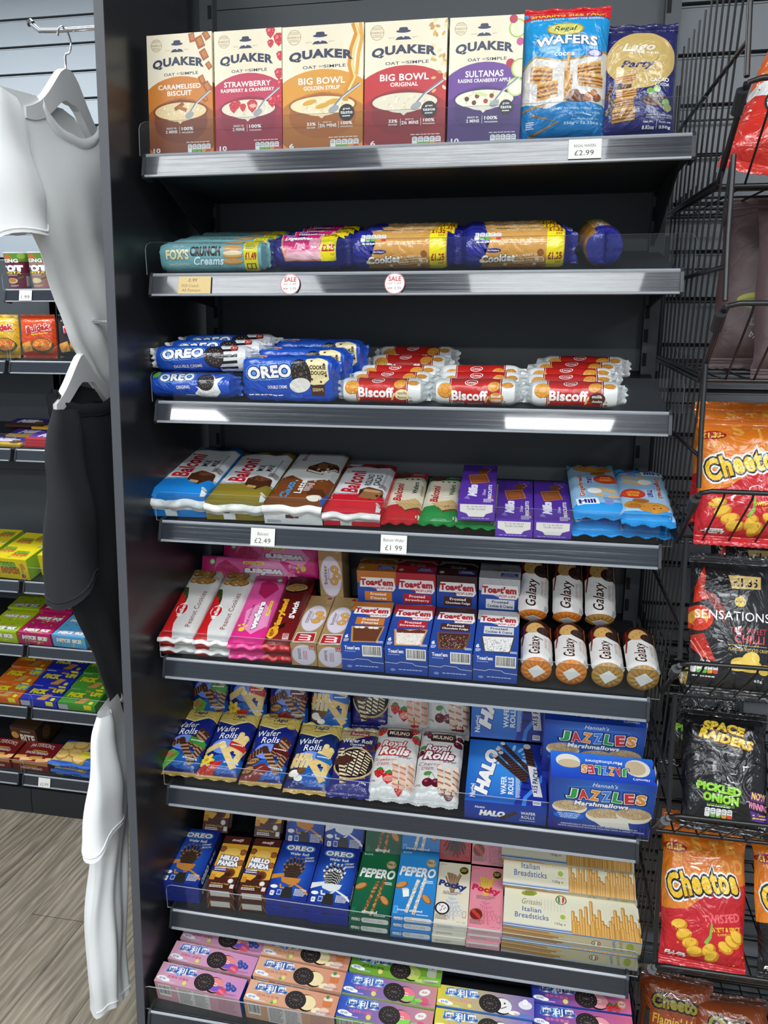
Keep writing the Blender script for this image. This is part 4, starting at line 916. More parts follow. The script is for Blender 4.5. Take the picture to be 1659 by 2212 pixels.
@kind
def jazzles():
    w, l, t = .203, .075, .138; cols = ['#2f9a46', '#c8322c', '#e0902c', '#3f7fd0', '#2f9a46', '#c8322c', '#e0902c']
    def word(A, x, y, ww, h, rot=0):
        for k, ch in enumerate('JAZZLES'):
            dx = (k - 3) * ww / 6.4; co = math.cos(R_(rot)); A.T(ch, x + dx * co, y, ww / 7.6, h, cols[k], o='#e8e8f0', ow=.04, o2='#10184a', ow2=.1, b=.05, rot=rot + (6 if k % 2 else -5))
    A = Art(w, l, ('#2a6fd8', '#1f3fb0', 'v')); A.E(17, 34, 12, 26, '#e2ddcc').E(18, 44, 11, 16, '#c8b490').E(84, 40, 12, 32, '#e2ddcc').E(82, 40, 10, 26, '#c8b490'); word(A, 52, 60, 42, 32, 180); A.T('Marshmallows', 52, 28, 36, 12, WHT, rot=180, sh=.15).T("Hannah's", 86, 82, 16, 9, WHT, rot=180, sh=.3)
    F = Art(w, t, ('#3272c8', '#1f2680', (52, 30, 75)))
    F.L([(16, 16), (40, 12), (84, 12), (94, 30)], .4, '#6a8ad0').T("Hannah's", 52, 8, 24, 7, WHT, sh=.3, b=0); word(F, 54, 28, 70, 19)
    for x, y, rx, ry in ((20, 55, 17, 13), (56, 66, 20, 15), (82, 60, 17, 15)):
        F.E(x, y, rx, ry, '#ddd6c0').E(x, y - ry * .25, rx * .96, ry * .72, '#b9a27c')
        for k in range(60): F.O(x + rx * .9 * math.cos(k * 2.4) * (k / 60) ** .5, y - ry * .25 + ry * .66 * math.sin(k * 2.4) * (k / 60) ** .5, .55, ['#e8dcc0', '#8a6a44', '#c86a4c', '#d8c08a'][k % 4], 5)
    F.T('Marshmallows', 50, 44.5, 52, 8.5, WHT, o='#14206a', ow=.06, sh=.15, b=.04)
    F.P([(40, 72), (76, 66), (80, 88), (52, 86)], '#d9d5ca').E(20, 71, 15, 7.6, '#1f68c8').T('NO ARTIFICIAL', 20, 68, 22, 2.6, WHT).T('COLOURS OR', 20, 71.5, 19, 2.6, WHT).T('FLAVOURS', 20, 75, 16, 2.6, WHT)
    F.T('INDIVIDUALLY WRAPPED SOFT MALLOW ENROBED IN', 50, 87.5, 74, 2.4, WHT).T('WHITE CHOCOLATE FLAVOUR COATING WITH A CANDY TOPPING', 52, 92, 84, 2.4, WHT)
    ps = carton('marshmallow_box', w, l, t, A, F, side='#22369c')
    m2 = MB(); m2.box(w / 2, w / 2 + .0012, .004, .05, t - .052, t + .006, hexc('#d8d8d6')); ps.append(('side_flap', m2.mesh('side_flap', CARD), 0))
    return ps
# ---- seventh shelf
def oreowafer(band, tip):
    w, l, t = .095, .157, .029; A = Art(w, l, ('#2a6ad0', '#142a84', (50, 55, 58)))
    oreo_logo(A, 50, 12, 70, 9, 0).T('Wafer Roll', 52, 22.5, 48, 5, WHT, b=.03).T('CREAMY', 80, 28, 24, 3.2, WHT, sh=.2, rot=8).T('MUNCHY', 82, 33, 24, 3.2, WHT, sh=.2, rot=8)
    if band == '#c8833a': A.P([(0, 62), (30, 58), (30, 64), (0, 70)], band)
    else: A.P([(0, 66), (30, 62), (30, 68), (0, 76)], band)
    for k, (a, ln) in enumerate(((-38, 37), (-27, 41), (-16, 43), (-5, 44), (6, 42), (17, 44), (28, 41), (39, 36), (-45, 27), (-33, 29), (-21, 32), (-10, 31), (0, 33), (11, 31), (22, 32), (33, 29), (45, 27))):
        x0, y0 = 48 + ln * math.sin(R_(a)) * 1.15, 72 - ln * math.cos(R_(a)) * .98; A.stick(x0, y0, 48 + 9 * math.sin(R_(a)), 72, 5.6, '#2a2420', '#5a3c28' if band == '#c8833a' else '#c8c8c4', 7, tip)
    A.P([(24, 66), (74, 66), (70, 74), (50, 79), (28, 74)], band).L([(28, 78), (30, 84), (48, 84), (62, 76), (86, 84), (100, 92)], 5, band).P([(40, 82), (58, 82), (64, 100), (34, 100)], '#2c2a26')
    A.E(13, 82, 9, 3, WHT).R(8, 89, 18, 97, WHT, 0, 2).T('81', 13, 93, 6, 4, '#22348c').R(24, 87, 36, 97, '#2a4aa8').R(25, 88, 35, 96, '#dfe4f0').R(26, 89, 34, 95, '#2a4aa8').fine(66, 84, 96, 96, 6, WHT)
    S = Art(l, t, '#142a84'); S.T('OREO', 26, 50, 30, 60, WHT, o='#5f9be0', b=.06).T('Wafer Roll', 58, 55, 24, 40, WHT).stick(76, 20, 92, 80, 5, '#2a2420', '#5a3c28', 5).stick(84, 20, 80, 80, 5, '#2a2420', '#5a3c28', 5)
    F = Art(w, t, '#1a2f8c')
    return carton('wafer_roll_box', w, l, t, A, F, right=S, left=S, side='#142a84')
@kind
def owafer_choc(): return oreowafer('#c8833a', '#9a6a44')
@kind
def owafer_van(): return oreowafer('#dfe2e4', '#e8e6e0')
@kind
def choco_treat():
    w, l, t = .066, .15, .031; A = Art(w, l, '#e0a836'); A.R(0, 0, 100, 15, '#4a2018').T('meiji', 52, 8, 44, 7, '#e8c8c4', sh=.25, b=.04)
    for x, y in ((88, 30), (90, 50), (10, 26)): A.O(x, y, 13, '#7a4624').O(x, y, 9, '#9a5c30', 12)
    A.E(48, 31, 30, 8, '#e8bc5c')
    A.T('HELLO', 46, 43, 68, 10, WHT, o='#22346e', ow=.1, b=.08, rot=-3).T('PANDA', 47, 53, 76, 10, WHT, o='#22346e', ow=.1, b=.08, rot=-3)
    A.P([(0, 59), (56, 62), (54, 70), (0, 68)], '#3a2a72').fine(6, 61, 48, 68, 2, WHT).P([(0, 84), (14, 78), (34, 80), (52, 70), (70, 78), (100, 76), (100, 100), (0, 100)], '#4a2018').O(66, 70, 19, '#7a4624').O(64, 71, 15, '#5a3018').E(60, 73, 11, 4, '#3a1a12').R(2, 74, 18, 84, '#c8862c')
    A.T('Fortified Biscuit Treats', 44, 90, 64, 2.6, '#e8c84c').fine(10, 93, 60, 98, 2, WHT).O(78, 84, 10, '#b8b0a8').O(78, 84, 8, '#e8e4dc').R(82, 90, 96, 97, '#d8d4cc')
    F = Art(w, t, '#4a2420'); F.R(14, 18, 84, 76, '#c9c4bb').L([(0, 100), (14, 20)], 2, '#a8884a').L([(86, 20), (100, 100)], 2, '#a8884a')
    S = Art(l, t, '#3c1a16'); S.fine(8, 20, 60, 80, 4, '#c8b8a0')
    return carton('biscuit_treat_box', w, l, t, A, F, right=S, left=S, side='#4a2018')
def pepero(base, dark, cc, nut, word, light=False):
    w, l, t = .09, .172, .0235; A = Art(w, l, (base, dark, 'v'))
    A.O(8, 4, 2.4, WHT, 10).T('LOTTE', 20, 4, 16, 2.6, WHT).O(82, 18, 13, '#a8905c').O(82, 18, 11, '#c8b484').T('No.1', 82, 17, 18, 4, '#3a2a1c', b=.03)
    A.T('PEPERO', 50, 34, 92, 15, WHT, sh=.2, b=.045).fine(72, 46, 92, 51, 2, WHT)
    for x0, y0, x1, y1 in ((54, 46, 34, 96), (72, 40, 52, 98)):
        A.stick(x0, y0, x1, y1, 7.5, cc); r = random.Random(int(x0))
        for k in range(26):
            q = r.random() * .86; A.O(x0 + (x1 - x0) * q + 7 * (r.random() - .5), y0 + (y1 - y0) * q, 2.6, nut[k % len(nut)], 7)
        A.L([(x0 + (x1 - x0) * .88, y0 + (y1 - y0) * .88), (x1, y1)], 4.5, '#c89a54')
    A.almond(14, 56, 17, 30).almond(80, 74, 16, -50)
    if light: A.P([(18, 64), (34, 62), (36, 72), (22, 74)], WHT).P([(18, 64), (34, 62), (30, 60), (16, 61)], '#cfd6da')
    A.T(word, 42 if light else 48, 93, 62 if light else 38, 4.5, WHT, b=.02).fine(60, 97, 90, 99, 1, WHT).R(4, 88, 13, 98, '#9fd0ee' if light else '#1c6a44').R(5, 88.6, 12, 97.4, base)
    F = Art(w, t, dark); F.T('PEPERO', 16, 50, 22, 40, WHT, sh=.2, b=.03).R(30, 18, 97, 84, '#d5d4d1', 0, 6).T('12.11.2026', 68, 52, 30, 26, '#777', b=0).fine(34, 30, 50, 70, 2, '#999')
    return carton('stick_biscuit_box', w, l, t, A, F, side=dark)
@kind
def pep_green(): return pepero('#1c6e44', '#12543a', '#8a5430', ['#6a3e22', '#b07a48', '#c8935c'], 'almond')
@kind
def pep_blue(): return pepero('#2f8fd6', '#2779bd', '#d8d3c8', ['#efeae0', '#c9b896', '#b8b2a8'], 'snowy almond', True)
def pocky(base, word, wc, stk, stk2, fan, circ, dark=False, sidec='#d8d4c0'):
    w, l, t = .073, .157, .021; A = Art(w, l, base); A.T('glico', 14, 4, 20, 3.6, '#b03a3a', sh=.2, b=0).O(80, 12, 15, '#b8a030').O(80, 12, 12.6, '#22231c').fine(71, 9, 89, 15, 3, '#d8c868')
    for k in range(11):
        a = -24 + k * 4.8; A.stick(48 + 58 * math.sin(R_(a)), 56 - (38 + (k * 7) % 8) * math.cos(R_(a)) * .9, 48 + 3 * math.sin(R_(a)), 52, 4.6, stk[k % 2])
    for k in range(13):
        a = -34 + k * 5.6; A.stick(49, 52, 52 + 70 * math.sin(R_(a)), 54 + (34 + (k * 5) % 9) * math.cos(R_(a)), 4.6, stk2[k % 2], fan, 6)
    A.T(word, 48, 40, 88, 13, wc, b=.06, rot=-8, sh=.05).fine(20, 50, 78, 56, 3, '#8a7a80')
    circ(A); A.fine(4, 88, 44, 96, 5, '#7a6a60').T('NET 40g', 80, 97, 26, 1.8, '#5a4a48', b=0).R(84, 80, 94, 90, '#8a7a70').R(85, 80.8, 93, 89.2, base if isinstance(base, str) else base[0])
    F = Art(w, t, sidec); F.R(4, 10, 96, 40, '#e4e2d8').fine(10, 50, 60, 84, 2, '#9a8f8c')
    return carton('stick_biscuit_box', w, l, t, A, F, side=sidec)
def _c1(A): A.O(22, 78, 22, '#2a1c1a').O(22, 78, 17, '#e8e6e2'); [A.O(14 + (k * 7) % 18, 73 + (k * 3) % 11, 2, '#2a1c1a', 7) for k in range(7)]
def _c2(A): A.O(22, 80, 20, '#8a6a3a').O(22, 80, 18, '#7a1a1e'); [A.berry(12 + (k * 9) % 22, 76 + (k * 4) % 10, 5.5, '#c4262c') for k in range(6)]
@kind
def pocky_cream(): return pocky('#dfd6be', 'Pocky', '#22346e', ('#8a6a50', '#a88a6c'), ('#d8d8d6', '#c4c4c4'), '#8f8f92', _c1)
@kind
def pocky_pink(): return pocky('#e08a98', 'Pocky', '#c0264a', ('#d8a63c', '#e3b858'), ('#e08c9c', '#d67488'), '#b8566a', _c2, sidec='#d8a0a8')
@kind
def pocky_red(): return pocky('#b81c24', 'Pocky', WHT, ('#c8903c', '#b8803a'), ('#2c1a18', '#3c2622'), '#1c100e', lambda A: A, sidec='#a01a20')
@kind
def grissini():
    w, l, t = .283, .106, .041; A = Art(w, l, '#ddd8bf'); A.R(0, 0, 100, 2.6, '#5c82bc').R(0, 3.4, 100, 4.6, '#dfe4ea').R(0, 95.5, 100, 98.4, '#4f74b4').R(0, 93.6, 100, 94.6, '#8fa8d0')
    A.E(19, 20, 6, 6.4, '#8f9a3c', 8).T('Bella', 19, 17.5, 6, 4.4, '#5f6a24', sh=.2).T('Ricetta', 19, 23, 7, 4, '#5f6a24', sh=.2).T('Grissini', 21, 40, 15, 13, '#6a7048', sh=.25, b=0).T('Italian', 21, 58, 14, 11, '#3a5a94', b=.01).T('Breadsticks', 21, 73, 25, 12, '#3a5a94', b=.01)
    A.O(43, 27, 4.2, '#6b4a3a').O(43, 27, 3.4, '#ddd8bf').R(40.6, 20, 42.2, 34, '#3f8a4a').R(43.8, 20, 45.4, 34, '#b83a34').O(44, 66, 2, '#9db83c').T('Suitable for vegetarians', 44, 75, 6, 2.4, '#8a8a5c', b=0).T('125g e', 42, 83, 8, 6, '#4a4a40')
    for k in range(20): A.R(28 + (k % 8) * 2.4, 30 + (k % 3) * 4, 28.6 + (k % 8) * 2.4, 56, '#cfcab2')
    hs = (52, 40, 30, 58, 36, 66, 24, 80, 50, 44, 62, 38, 30, 26, 40, 50, 66, 54, 42, 74, 58, 46, 60, 44, 30, 52)
    for k, h in enumerate(hs):
        x = 51.5 + k * 1.95; A.R(x - 1.25, 100 - h, x + 1.25, 101, '#a8742c', 0, 1.2).R(x - 1.05, 100 - h + 1, x + .7, 101, '#cf9a4c', 0, .9).R(x - .7, 100 - h + 4, x, 100, '#e3bd7c', 0, .3)
    for k, h in enumerate((30, 22, 40, 26, 36, 20, 30, 24, 34, 22, 28, 18, 26, 32)):
        x = 52 + k * 3.5; A.R(x - 1.25, 100 - h, x + 1.25, 101, '#b27c34', 0, 1.2).R(x - 1.05, 100 - h + 1, x + .8, 101, '#d8a658', 0, .9)
    F = Art(w, t, '#b9b08c'); F.R(0, 0, 100, 8, '#5c82bc').R(0, 88, 100, 96, '#8fa8d0')
    for k in range(7): F.R(0, 12 + k * 11, 34 + (k * 11) % 15, 21 + k * 11, ['#a8783c', '#c49a5c', '#96682f'][k % 3], -2)
    F.E(68, 46, 3.4, 20, '#7a4a3c').E(68, 46, 2.6, 15, '#ddd8bf').R(66.2, 36, 67.4, 58, '#3f8a4a').R(68.8, 36, 70, 58, '#b83a34').E(92, 44, 2.8, 30, '#8f9a3c').T('Grissini', 86, 45, 10, 2.6, '#6a7048', rot=-80).T('Italian', 81, 45, 9, 2.4, '#3a5a94', rot=-80)
    S = Art(l, t, '#e0e2e4'); S.R(0, 0, 100, 10, '#5c82bc').R(0, 88, 100, 100, '#5c82bc')
    return carton('breadstick_box', w, l, t, A, F, right=S, left=S, side='#d4cfb6')
# ---- bottom shelf: long biscuit cartons
def cnbox(base, g2, cream, cream2, deco, sub, sidec, subc):
    w, l, t = .206, .046, .062; A = Art(w, l, (base, g2, 'h'))
    A.T('奥利奥', 26, 28, 34, 38, WHT, o='#2a62b8', ow=.09, b=.02, rot=2, o2='#7fb0e8', ow2=.14).T(sub, 25, 64, 24, 14, subc, b=.01)
    A.E(7, 78, 6, 11, WHT).E(12, 84, 5, 9, WHT).T('好吃', 8, 80, 8, 12, '#2a5ab0').O(34, 82, 3, '#b8a040').O(34, 82, 2.4, '#e0d488').fine(14, 90, 24, 97, 1, '#d0d8e8')
    A.E(67, 60, 10.5, 40, '#17120f', -8).E(68, 58, 9.4, 35, cream, -8)
    if cream2: A.P([(59, 64), (77.5, 58), (76, 78), (70, 90), (63, 86)], cream2)
    A.L([(66, 50), (70, 52), (70, 62), (65, 62)], .8, '#f4e4dc').cookie(55, 56, 11.5, 43, -6).T('OREO', 55, 56, 7, 10, '#6a5f5a')
    deco(A); A.fine(80, 84, 96, 96, 3, '#8a5a8a')
    F = Art(w, t, sidec); F.bars(4, 14, 18, 74, 7).R(26, 12, 64, 100, '#d4cbc6').fine(28, 16, 44, 96, 10, '#666').fine(46, 16, 62, 96, 10, '#777', 5).fine(74, 14, 96, 90, 9, '#a8808a')
    S = Art(l, t, '#1f3f9c')
    return carton('biscuit_box', w, l, t, A, F, right=S, left=S, side=sidec)
def _d1(A):
    A.O(78, 86, 5.4, '#d04a6a'); [A.O(75 + (k * 3) % 8, 80 + (k * 5) % 14, 1.5, '#e87a90', 6) for k in range(8)]
    for x, y in ((82, 44), (87, 52), (84, 62), (90, 60)): A.O(x, y, 3, '#3a4a94', 10).O(x - .6, y - 3, 1.2, '#6a7cc0', 7)
def _d2(A): A.R(84, 20, 94, 62, '#cf7a4a', 4, 2).R(84, 16, 94, 32, '#e8d8c8', 4, 2).O(88, 14, 2, '#4f8a44').E(79, 84, 5, 12, '#ecdcb8', 20).E(88, 78, 5, 12, '#e8c8b0').E(85, 92, 6, 10, '#e8d0b8').O(31, 90, 1.6, '#6aa84c')
def _d3(A): A.R(84, 24, 94, 64, '#c8d0b8', 0, 2).E(89, 24, 5, 14, '#e8ecd8').O(89, 14, 2, '#3a2a20').L([(74, 92), (84, 84), (97, 78)], 2, '#c8ccd0').E(78, 90, 6, 9, '#b8d070')
def _d4(A): A.O(88, 78, 4.6, '#d85a7a').E(79, 86, 5, 12, '#6ab84a').E(82, 76, 4, 9, '#8acc5a').E(87, 34, 6, 16, '#e8e4e0', 20).T('清甜', 87, 34, 6, 9, '#c85a6a')
def _d5(A): A.O(64, 48, 1, '#222', 8).O(70, 46, 1, '#222', 8).L([(63, 62), (67, 72), (72, 60)], .8, '#222').E(91, 40, 7, 20, '#e8e4ea').O(91, 26, 3, '#f4f2f4').E(86, 88, 10, 8, '#3f8ad0').E(80, 84, 6, 10, '#f0ecdc')
def _d6(A): A.berry(79, 84, 4.2, '#c8282c').berry(86, 82, 4.2, '#c8282c').O(91, 60, 4.4, '#c8a04c').O(91, 60, 3.4, '#dcb8b0').T('草莓', 91, 60, 5, 9, '#a83a4a')
@kind
def cn_rasp(): return cnbox('#d3a0b4', '#c98ab8', '#e88a88', '#7a58c0', _d1, '树莓味+蓝莓味', '#c99aa4', '#c0406a')
@kind
def cn_peach(): return cnbox('#dba888', '#d09072', '#ecd9a4', None, _d2, '白桃乌龙味', '#c89a7c', '#b86a4a')
@kind
def cn_green(): return cnbox('#5f9a2c', '#86b83c', '#b8c860', None, _d3, '冰淇淋抹茶味', '#8fae5a', '#2a3a1a')
@kind
def cn_grape(): return cnbox('#1f4fb4', '#c98a8a', '#e87a88', '#8acc5a', _d4, '水晶葡萄+水蜜桃', '#93b068', '#e86a8a')
@kind
def cn_smile(): return cnbox('#d8c83c', '#7a68b8', '#e8e8e4', None, _d5, '生日蛋糕味', '#3a78c0', '#e07a9a')
@kind
def cn_straw(): return cnbox('#1a3c9c', '#d86a90', '#e89aa4', None, _d6, '清新草莓味', '#2a50a8', '#e87a9a')
# ------------------------------------------------------------------ crisps for the baskets, sweets for the far shelves
def cheetos(base, low, w=.165, l=.235, title2='TWISTED', t3='SWEET & SPICY', pepper=False):
    A = Art(w, l, ('#d9731c', '#e08a2a', 'v')); A.P([(0, 62), (30, 58), (60, 40), (100, 34), (100, 100), (0, 100)], low)
    for x, y, q in ((40, 6, 'S'), (62, 8, 'T'), (80, 5, 'E'), (90, 20, 'D'), (18, 20, 'W'), (74, 22, 'O')): A.T(q, x, y, 12, 12, '#e39a3e', rot=10, b=.05)
    A.E(14, 11, 14, 4, '#a8202a').T('£1.35-', 14, 11, 22, 5, '#f0d83c', b=.05)
    lg = ('Cheetos', 47, 38, 82, 20)
    A.T(*lg, '#e8e8ea', o='#e8e8ea', ow=.13, b=.045, rot=14, arc=3, sp=1.14).T(*lg, '#17171a', o='#17171a', ow=.07, b=.045, rot=14, arc=3, sp=1.14).T(*lg, ('#f4cf30', '#e3a01c', 'v'), b=.045, rot=14, arc=3, sp=1.14)
    A.T(title2, 70, 62, 44, 7, '#e8646c' if low != '#17171a' else '#3f9a46', rot=12, b=.03).T(t3, 76, 70, 36, 3.6, '#f0c83c', rot=8, b=.03).T('FLAVOUR CORN PUFFS', 80, 73.5, 28, 1.8, '#f0c83c', rot=8)
    for x, y, ro in ((20, 72, 20), (26, 79, 30), (34, 85, 20), (40, 91, 10), (56, 88, 60), (60, 93, 50), (76, 84, -30), (84, 79, -40), (90, 75, -50)):
        A.E(x, y, 10, 4.6, '#c8861c', ro).E(x - 1, y - .8, 8.6, 3.4, '#e8b83c', ro)
    A.P([(50, 82), (56, 76), (58, 66), (60, 67), (59, 78), (53, 84)], '#7fae3c')
    if pepper: A.E(44, 76, 8, 10, '#3f9a3a', 10).E(42, 75, 4, 7, '#6fbe4c', 10)
    A.R(6, 94, 30, 98, WHT, 0, 2).fine(8, 95, 28, 97.4, 2, '#444')
    return bag('crisp_bag', w, l, .06, A, low, ('#d9731c', low), .016, 2.2, 3, .003, int(w * 1000) + len(t3), CRINK, (18, 26), .05)
@kind
def crisp_red(): return cheetos('#d9731c', '#c01f28')
@kind
def crisp_tall(): return cheetos('#d9731c', '#c01f28', .168, .272)
@kind
def crisp_dark(): return cheetos('#d9731c', '#17171a', .168, .272, 'TWISTED', 'JALAPENO', True)
@kind
def crisp_export():
    w, l = .2, .28; A = Art(w, l, ('#d9861f', '#c93022', (50, 20, 85))); A.P([(0, 58), (24, 54), (40, 62), (100, 58), (100, 100), (0, 100)], '#c32b20').P([(0, 56), (20, 50), (34, 58), (20, 64), (0, 62)], '#d9d8d6').O(28, 66, 14, '#2a2a2a').O(28, 66, 12, '#dcdcda').T('EXPORT', 28, 66, 23, 4, '#2a2a2a', b=.03)
    A.E(60, 36, 24, 16, '#e8b83c').O(52, 34, 5, '#3a2414').O(70, 38, 4, '#3a2414')
    return bag('crisp_bag', .205, .3, .075, A, '#c93022', ('#d9861f', '#c32b20'), .016, 2.2, 3, .003, 31, CRINK, (18, 26), .05)
@kind
def crisp_brown():
    w, l = .2, .29; A = Art(w, l, ('#574445', '#4a383a', 'v')); A.T('D', 56, 24, 7, 6, '#e8e4dc', b=.01).T('BRA', 58, 48, 14, 3, '#c8a85a').T('CAC', 57, 52, 16, 4, '#c8a85a', b=.02).E(40, 66, 22, 5.5, '#8f8f24', -8).E(40, 67.6, 21, 4, '#6f7220', -8)
    A.T('The enhanced', 46, 78, 32, 2.2, '#b8a8a4', b=0).T('for your enhan', 46, 80.5, 32, 2.2, '#b8a8a4', b=0).T('by Tibo', 42, 87, 24, 4.5, '#c8b8b0', b=0, sh=.4)
    return bag('crisp_bag', .205, .31, .07, A, '#4a383a', ('#4f3c3e', '#453335'), .018, 2.2, 3, .0035, 33, MATTE, (18, 26), .05)
@kind
def crisp_chilli():
    w, l = .15, .25; A = Art(w, l, ('#26272a', '#1b1c1f', 'v'))
    for k in range(14):
        t = k * .09; A.L([(8 + k * 1.5, 20 + k * .5), (18 + k * 1.6, 26 + k * .8), (26 + k * 1.2, 36 + k)], .8, '#8a2420')
    A.P([(4, 22), (12, 8), (16, 4), (17, 12), (14, 24), (22, 30), (4, 34)], '#c8321f').O(10, 46, 17, '#d23a20').O(10, 46, 11, '#e8a03a').O(12, 50, 7, '#c8321f').P([(2, 60), (16, 58), (24, 70), (30, 80), (12, 76), (2, 70)], '#b82a20').L([(6, 62), (22, 80)], 1.4, '#e8785a').L([(2, 64), (16, 80)], 1.4, '#e89a8a')
    A.P([(44, 10), (84, 10), (84, 20), (48, 21)], '#d8bc78').T('£1.35', 65, 15.5, 30, 7, '#1c1c1c', b=.04).O(58, 31, 7, '#d8bc5a').T("WALKERS", 58, 31, 11, 1.8, '#3a2a14')
    A.T('SENSATIONS', 50, 42.5, 88, 7, '#f0efec', b=.005).T('THAI SWEET', 68, 53.5, 44, 4.4, '#c8404a', b=.0).T('CHILLI', 70, 60, 36, 6.4, '#d8444c', b=.015).R(44, 65, 92, 65.4, '#c8a85a').T('FLAVOUR POTATO CRISPS', 70, 68.5, 50, 2.4, '#d8bc78', b=.01)
    A.E(68, 80, 20, 5.5, '#d8b448', -8).E(60, 81, 15, 4, '#e8cc6a', 12).E(72, 76, 12, 6, '#e3c45a', 40).E(90, 83, 8, 4, '#d8b448', 20)
    A.T('Per 30g', 18, 79.5, 11, 1.6, WHT).nutri(2, 81, 32, 8).T('65g', 82, 92, 10, 2.6, '#d8d8d8').fine(4, 91, 32, 93, 1, '#cfcfcf')
    return bag('crisp_bag', .155, .275, .06, A, '#1b1c1f', ('#3c3d40', '#1b1c1f'), .018, 2.2, 3, .003, 35, CRINK, (18, 26), .05)
@kind
def crisp_onion():
    w, l = .16, .215; A = Art(w, l, '#141416'); Y = ('#e8cc3c', '#d8902c', 'v')
    A.T('SPACE', 48, 12, 50, 8.5, '#6a3a14', o='#6a3a14', ow=.05, b=.07, sh=.12, rot=-6, arc=1.5).T('SPACE', 48, 11.4, 50, 8.5, Y, b=.06, sh=.12, rot=-6, arc=1.5).T('RAIDERS', 50, 21.5, 64, 9, '#6a3a14', o='#6a3a14', ow=.05, b=.07, sh=.12, rot=-10).T('RAIDERS', 50, 21, 64, 9, Y, b=.06, sh=.12, rot=-10)
    A.T('PICKLED', 42, 67, 52, 7.5, '#8ccc2c', b=.07, rot=-5).T('ONION', 44, 76, 42, 8, '#8ccc2c', b=.07, rot=-4).T('FLAVOUR CORN SNACKS', 44, 82, 32, 2, '#7ab82c')
    A.P([(78, 66), (98, 68), (98, 76), (78, 74)], '#5a2a6a').T('NOW', 89, 70, 18, 6.5, '#f0c060', b=.04, rot=-6).T('WINNING', 88, 79, 24, 6, '#e88ab0', b=.04, rot=-8).P([(78, 83), (100, 86), (100, 94), (80, 91)], '#4f2a86').fine(81, 86, 98, 91, 2, '#f0c84c').nutri(26, 85, 32, 8).fine(28, 82.8, 56, 84, 1, WHT).T('70g', 92, 97, 10, 2.6, WHT)
    return bag('crisp_bag', .165, .235, .055, A, '#141416', ('#1c1c1e', '#141416'), .014, 2.2, 3, .0035, 37, CRINK, (18, 26), .05)
@kind
def crisp_flamin():
    w, l = .15, .2; A = Art(w, l, ('#7a3a1c', '#a84a1c', 'v')); A.T('Cheetos', 52, 22, 70, 15, '#141416', o='#141416', ow=.1, b=.08, arc=2).T('Cheetos', 52, 22, 70, 15, '#8f8228', b=.05, arc=2).T("Flamin' Hot", 52, 40, 70, 11, '#d8a83c', b=.02, sh=.15).T('Crunchy', 60, 53, 46, 8, '#d8a83c', b=0, sh=.2)
    A.P([(0, 66), (30, 58), (100, 64), (100, 100), (0, 100)], '#8f8424')
    for x, y in ((24, 74), (44, 82), (66, 76), (82, 88)): A.E(x, y, 12, 5, '#9a3a1c', x)
    return bag('crisp_bag', .155, .215, .055, A, '#6a3018', ('#4a2414', '#6a3018'), .014, 2.2, 3, .003, 39, CRINK, (16, 20), .05)
@kind
def crisp_yellow():
    w, l = .17, .24; A = Art(w, l, ('#d8b81c', '#c8a414', 'v')); A.E(40, 20, 20, 7, '#a83a2c').T('Telugu', 40, 20, 30, 7, '#e8d8b0', sh=.2, b=.02).O(30, 44, 12, '#a8742c').O(30, 44, 9.5, '#d8a83c').fine(22, 42, 38, 46, 2, '#8a2a20').R(60, 46, 100, 78, '#b82a5a', 0, 4).T('Sn', 76, 60, 16, 12, '#f0e8d8', b=.03, sh=.2)
    return bag('crisp_bag', .175, .26, .06, A, '#c8a414', ('#b89a1c', '#c8a414'), .014, 2.2, 3, .003, 41, CRINK, (16, 20), .05)
# far shelves
def pot(base, body2):
    mb = MB(); r0, r1, h = .034, .041, .118; n = 28
    A = Art(.2, h, base); A.R(0, 0, 100, 24, '#5f8a2c').E(46, 12, 6, 9, '#c8622c').E(66, 8, 6, 8, '#8fb04a').T('KING', 50, 21, 22, 11, WHT, o='#2f5a24', ow=.06, b=.05).T('POT', 50, 43, 34, 20, WHT, o='#3a2430', ow=.06, b=.1).T('PASTA', 50, 55, 27, 8, '#e8d23c', o='#3a2430', ow=.05, b=.04).fine(40, 61, 58, 64, 1, WHT).E(48, 78, 9, 8, '#e8cfa0').E(48, 77, 7, 6, '#d2843c' if body2 else '#e8dca8').L([(56, 74), (66, 66)], 2, '#4f7a34').R(70, 64, 92, 96, '#8a7a84').fine(71, 66, 91, 94, 8, '#ddd').fine(42, 90, 58, 96, 3, '#e8dcc8')
    def fn(u, v):
        a = R_(180 + 360 * u - 180 * 0 - 0); a = R_(-270 + 360 * u) ; r = r1 + (r0 - r1) * v
        return Vector((r * math.cos(a), .041 + r * math.sin(a), h * (1 - v)))
    put(mb, A, piecewise(fn, n, 6), n, 6, smooth=True)
    lid = MB(); lid.add([(.042 * math.cos(2 * math.pi * k / n), .041 + .042 * math.sin(2 * math.pi * k / n), z) for z in (h, h + .004) for k in range(n)], [tuple(range(n, 2 * n))] + [(k, (k + 1) % n, n + (k + 1) % n, n + k) for k in range(n)], hexc('#d8dadb'))
    return [('pasta_pot', mb.mesh('pasta_pot', CARD), None), ('lid', lid.mesh('lid', CARD), 0)]
@kind
def pot_bolo(): return pot('#6a1f3a', True)
@kind
def pot_carb(): return pot('#b07a74', False)
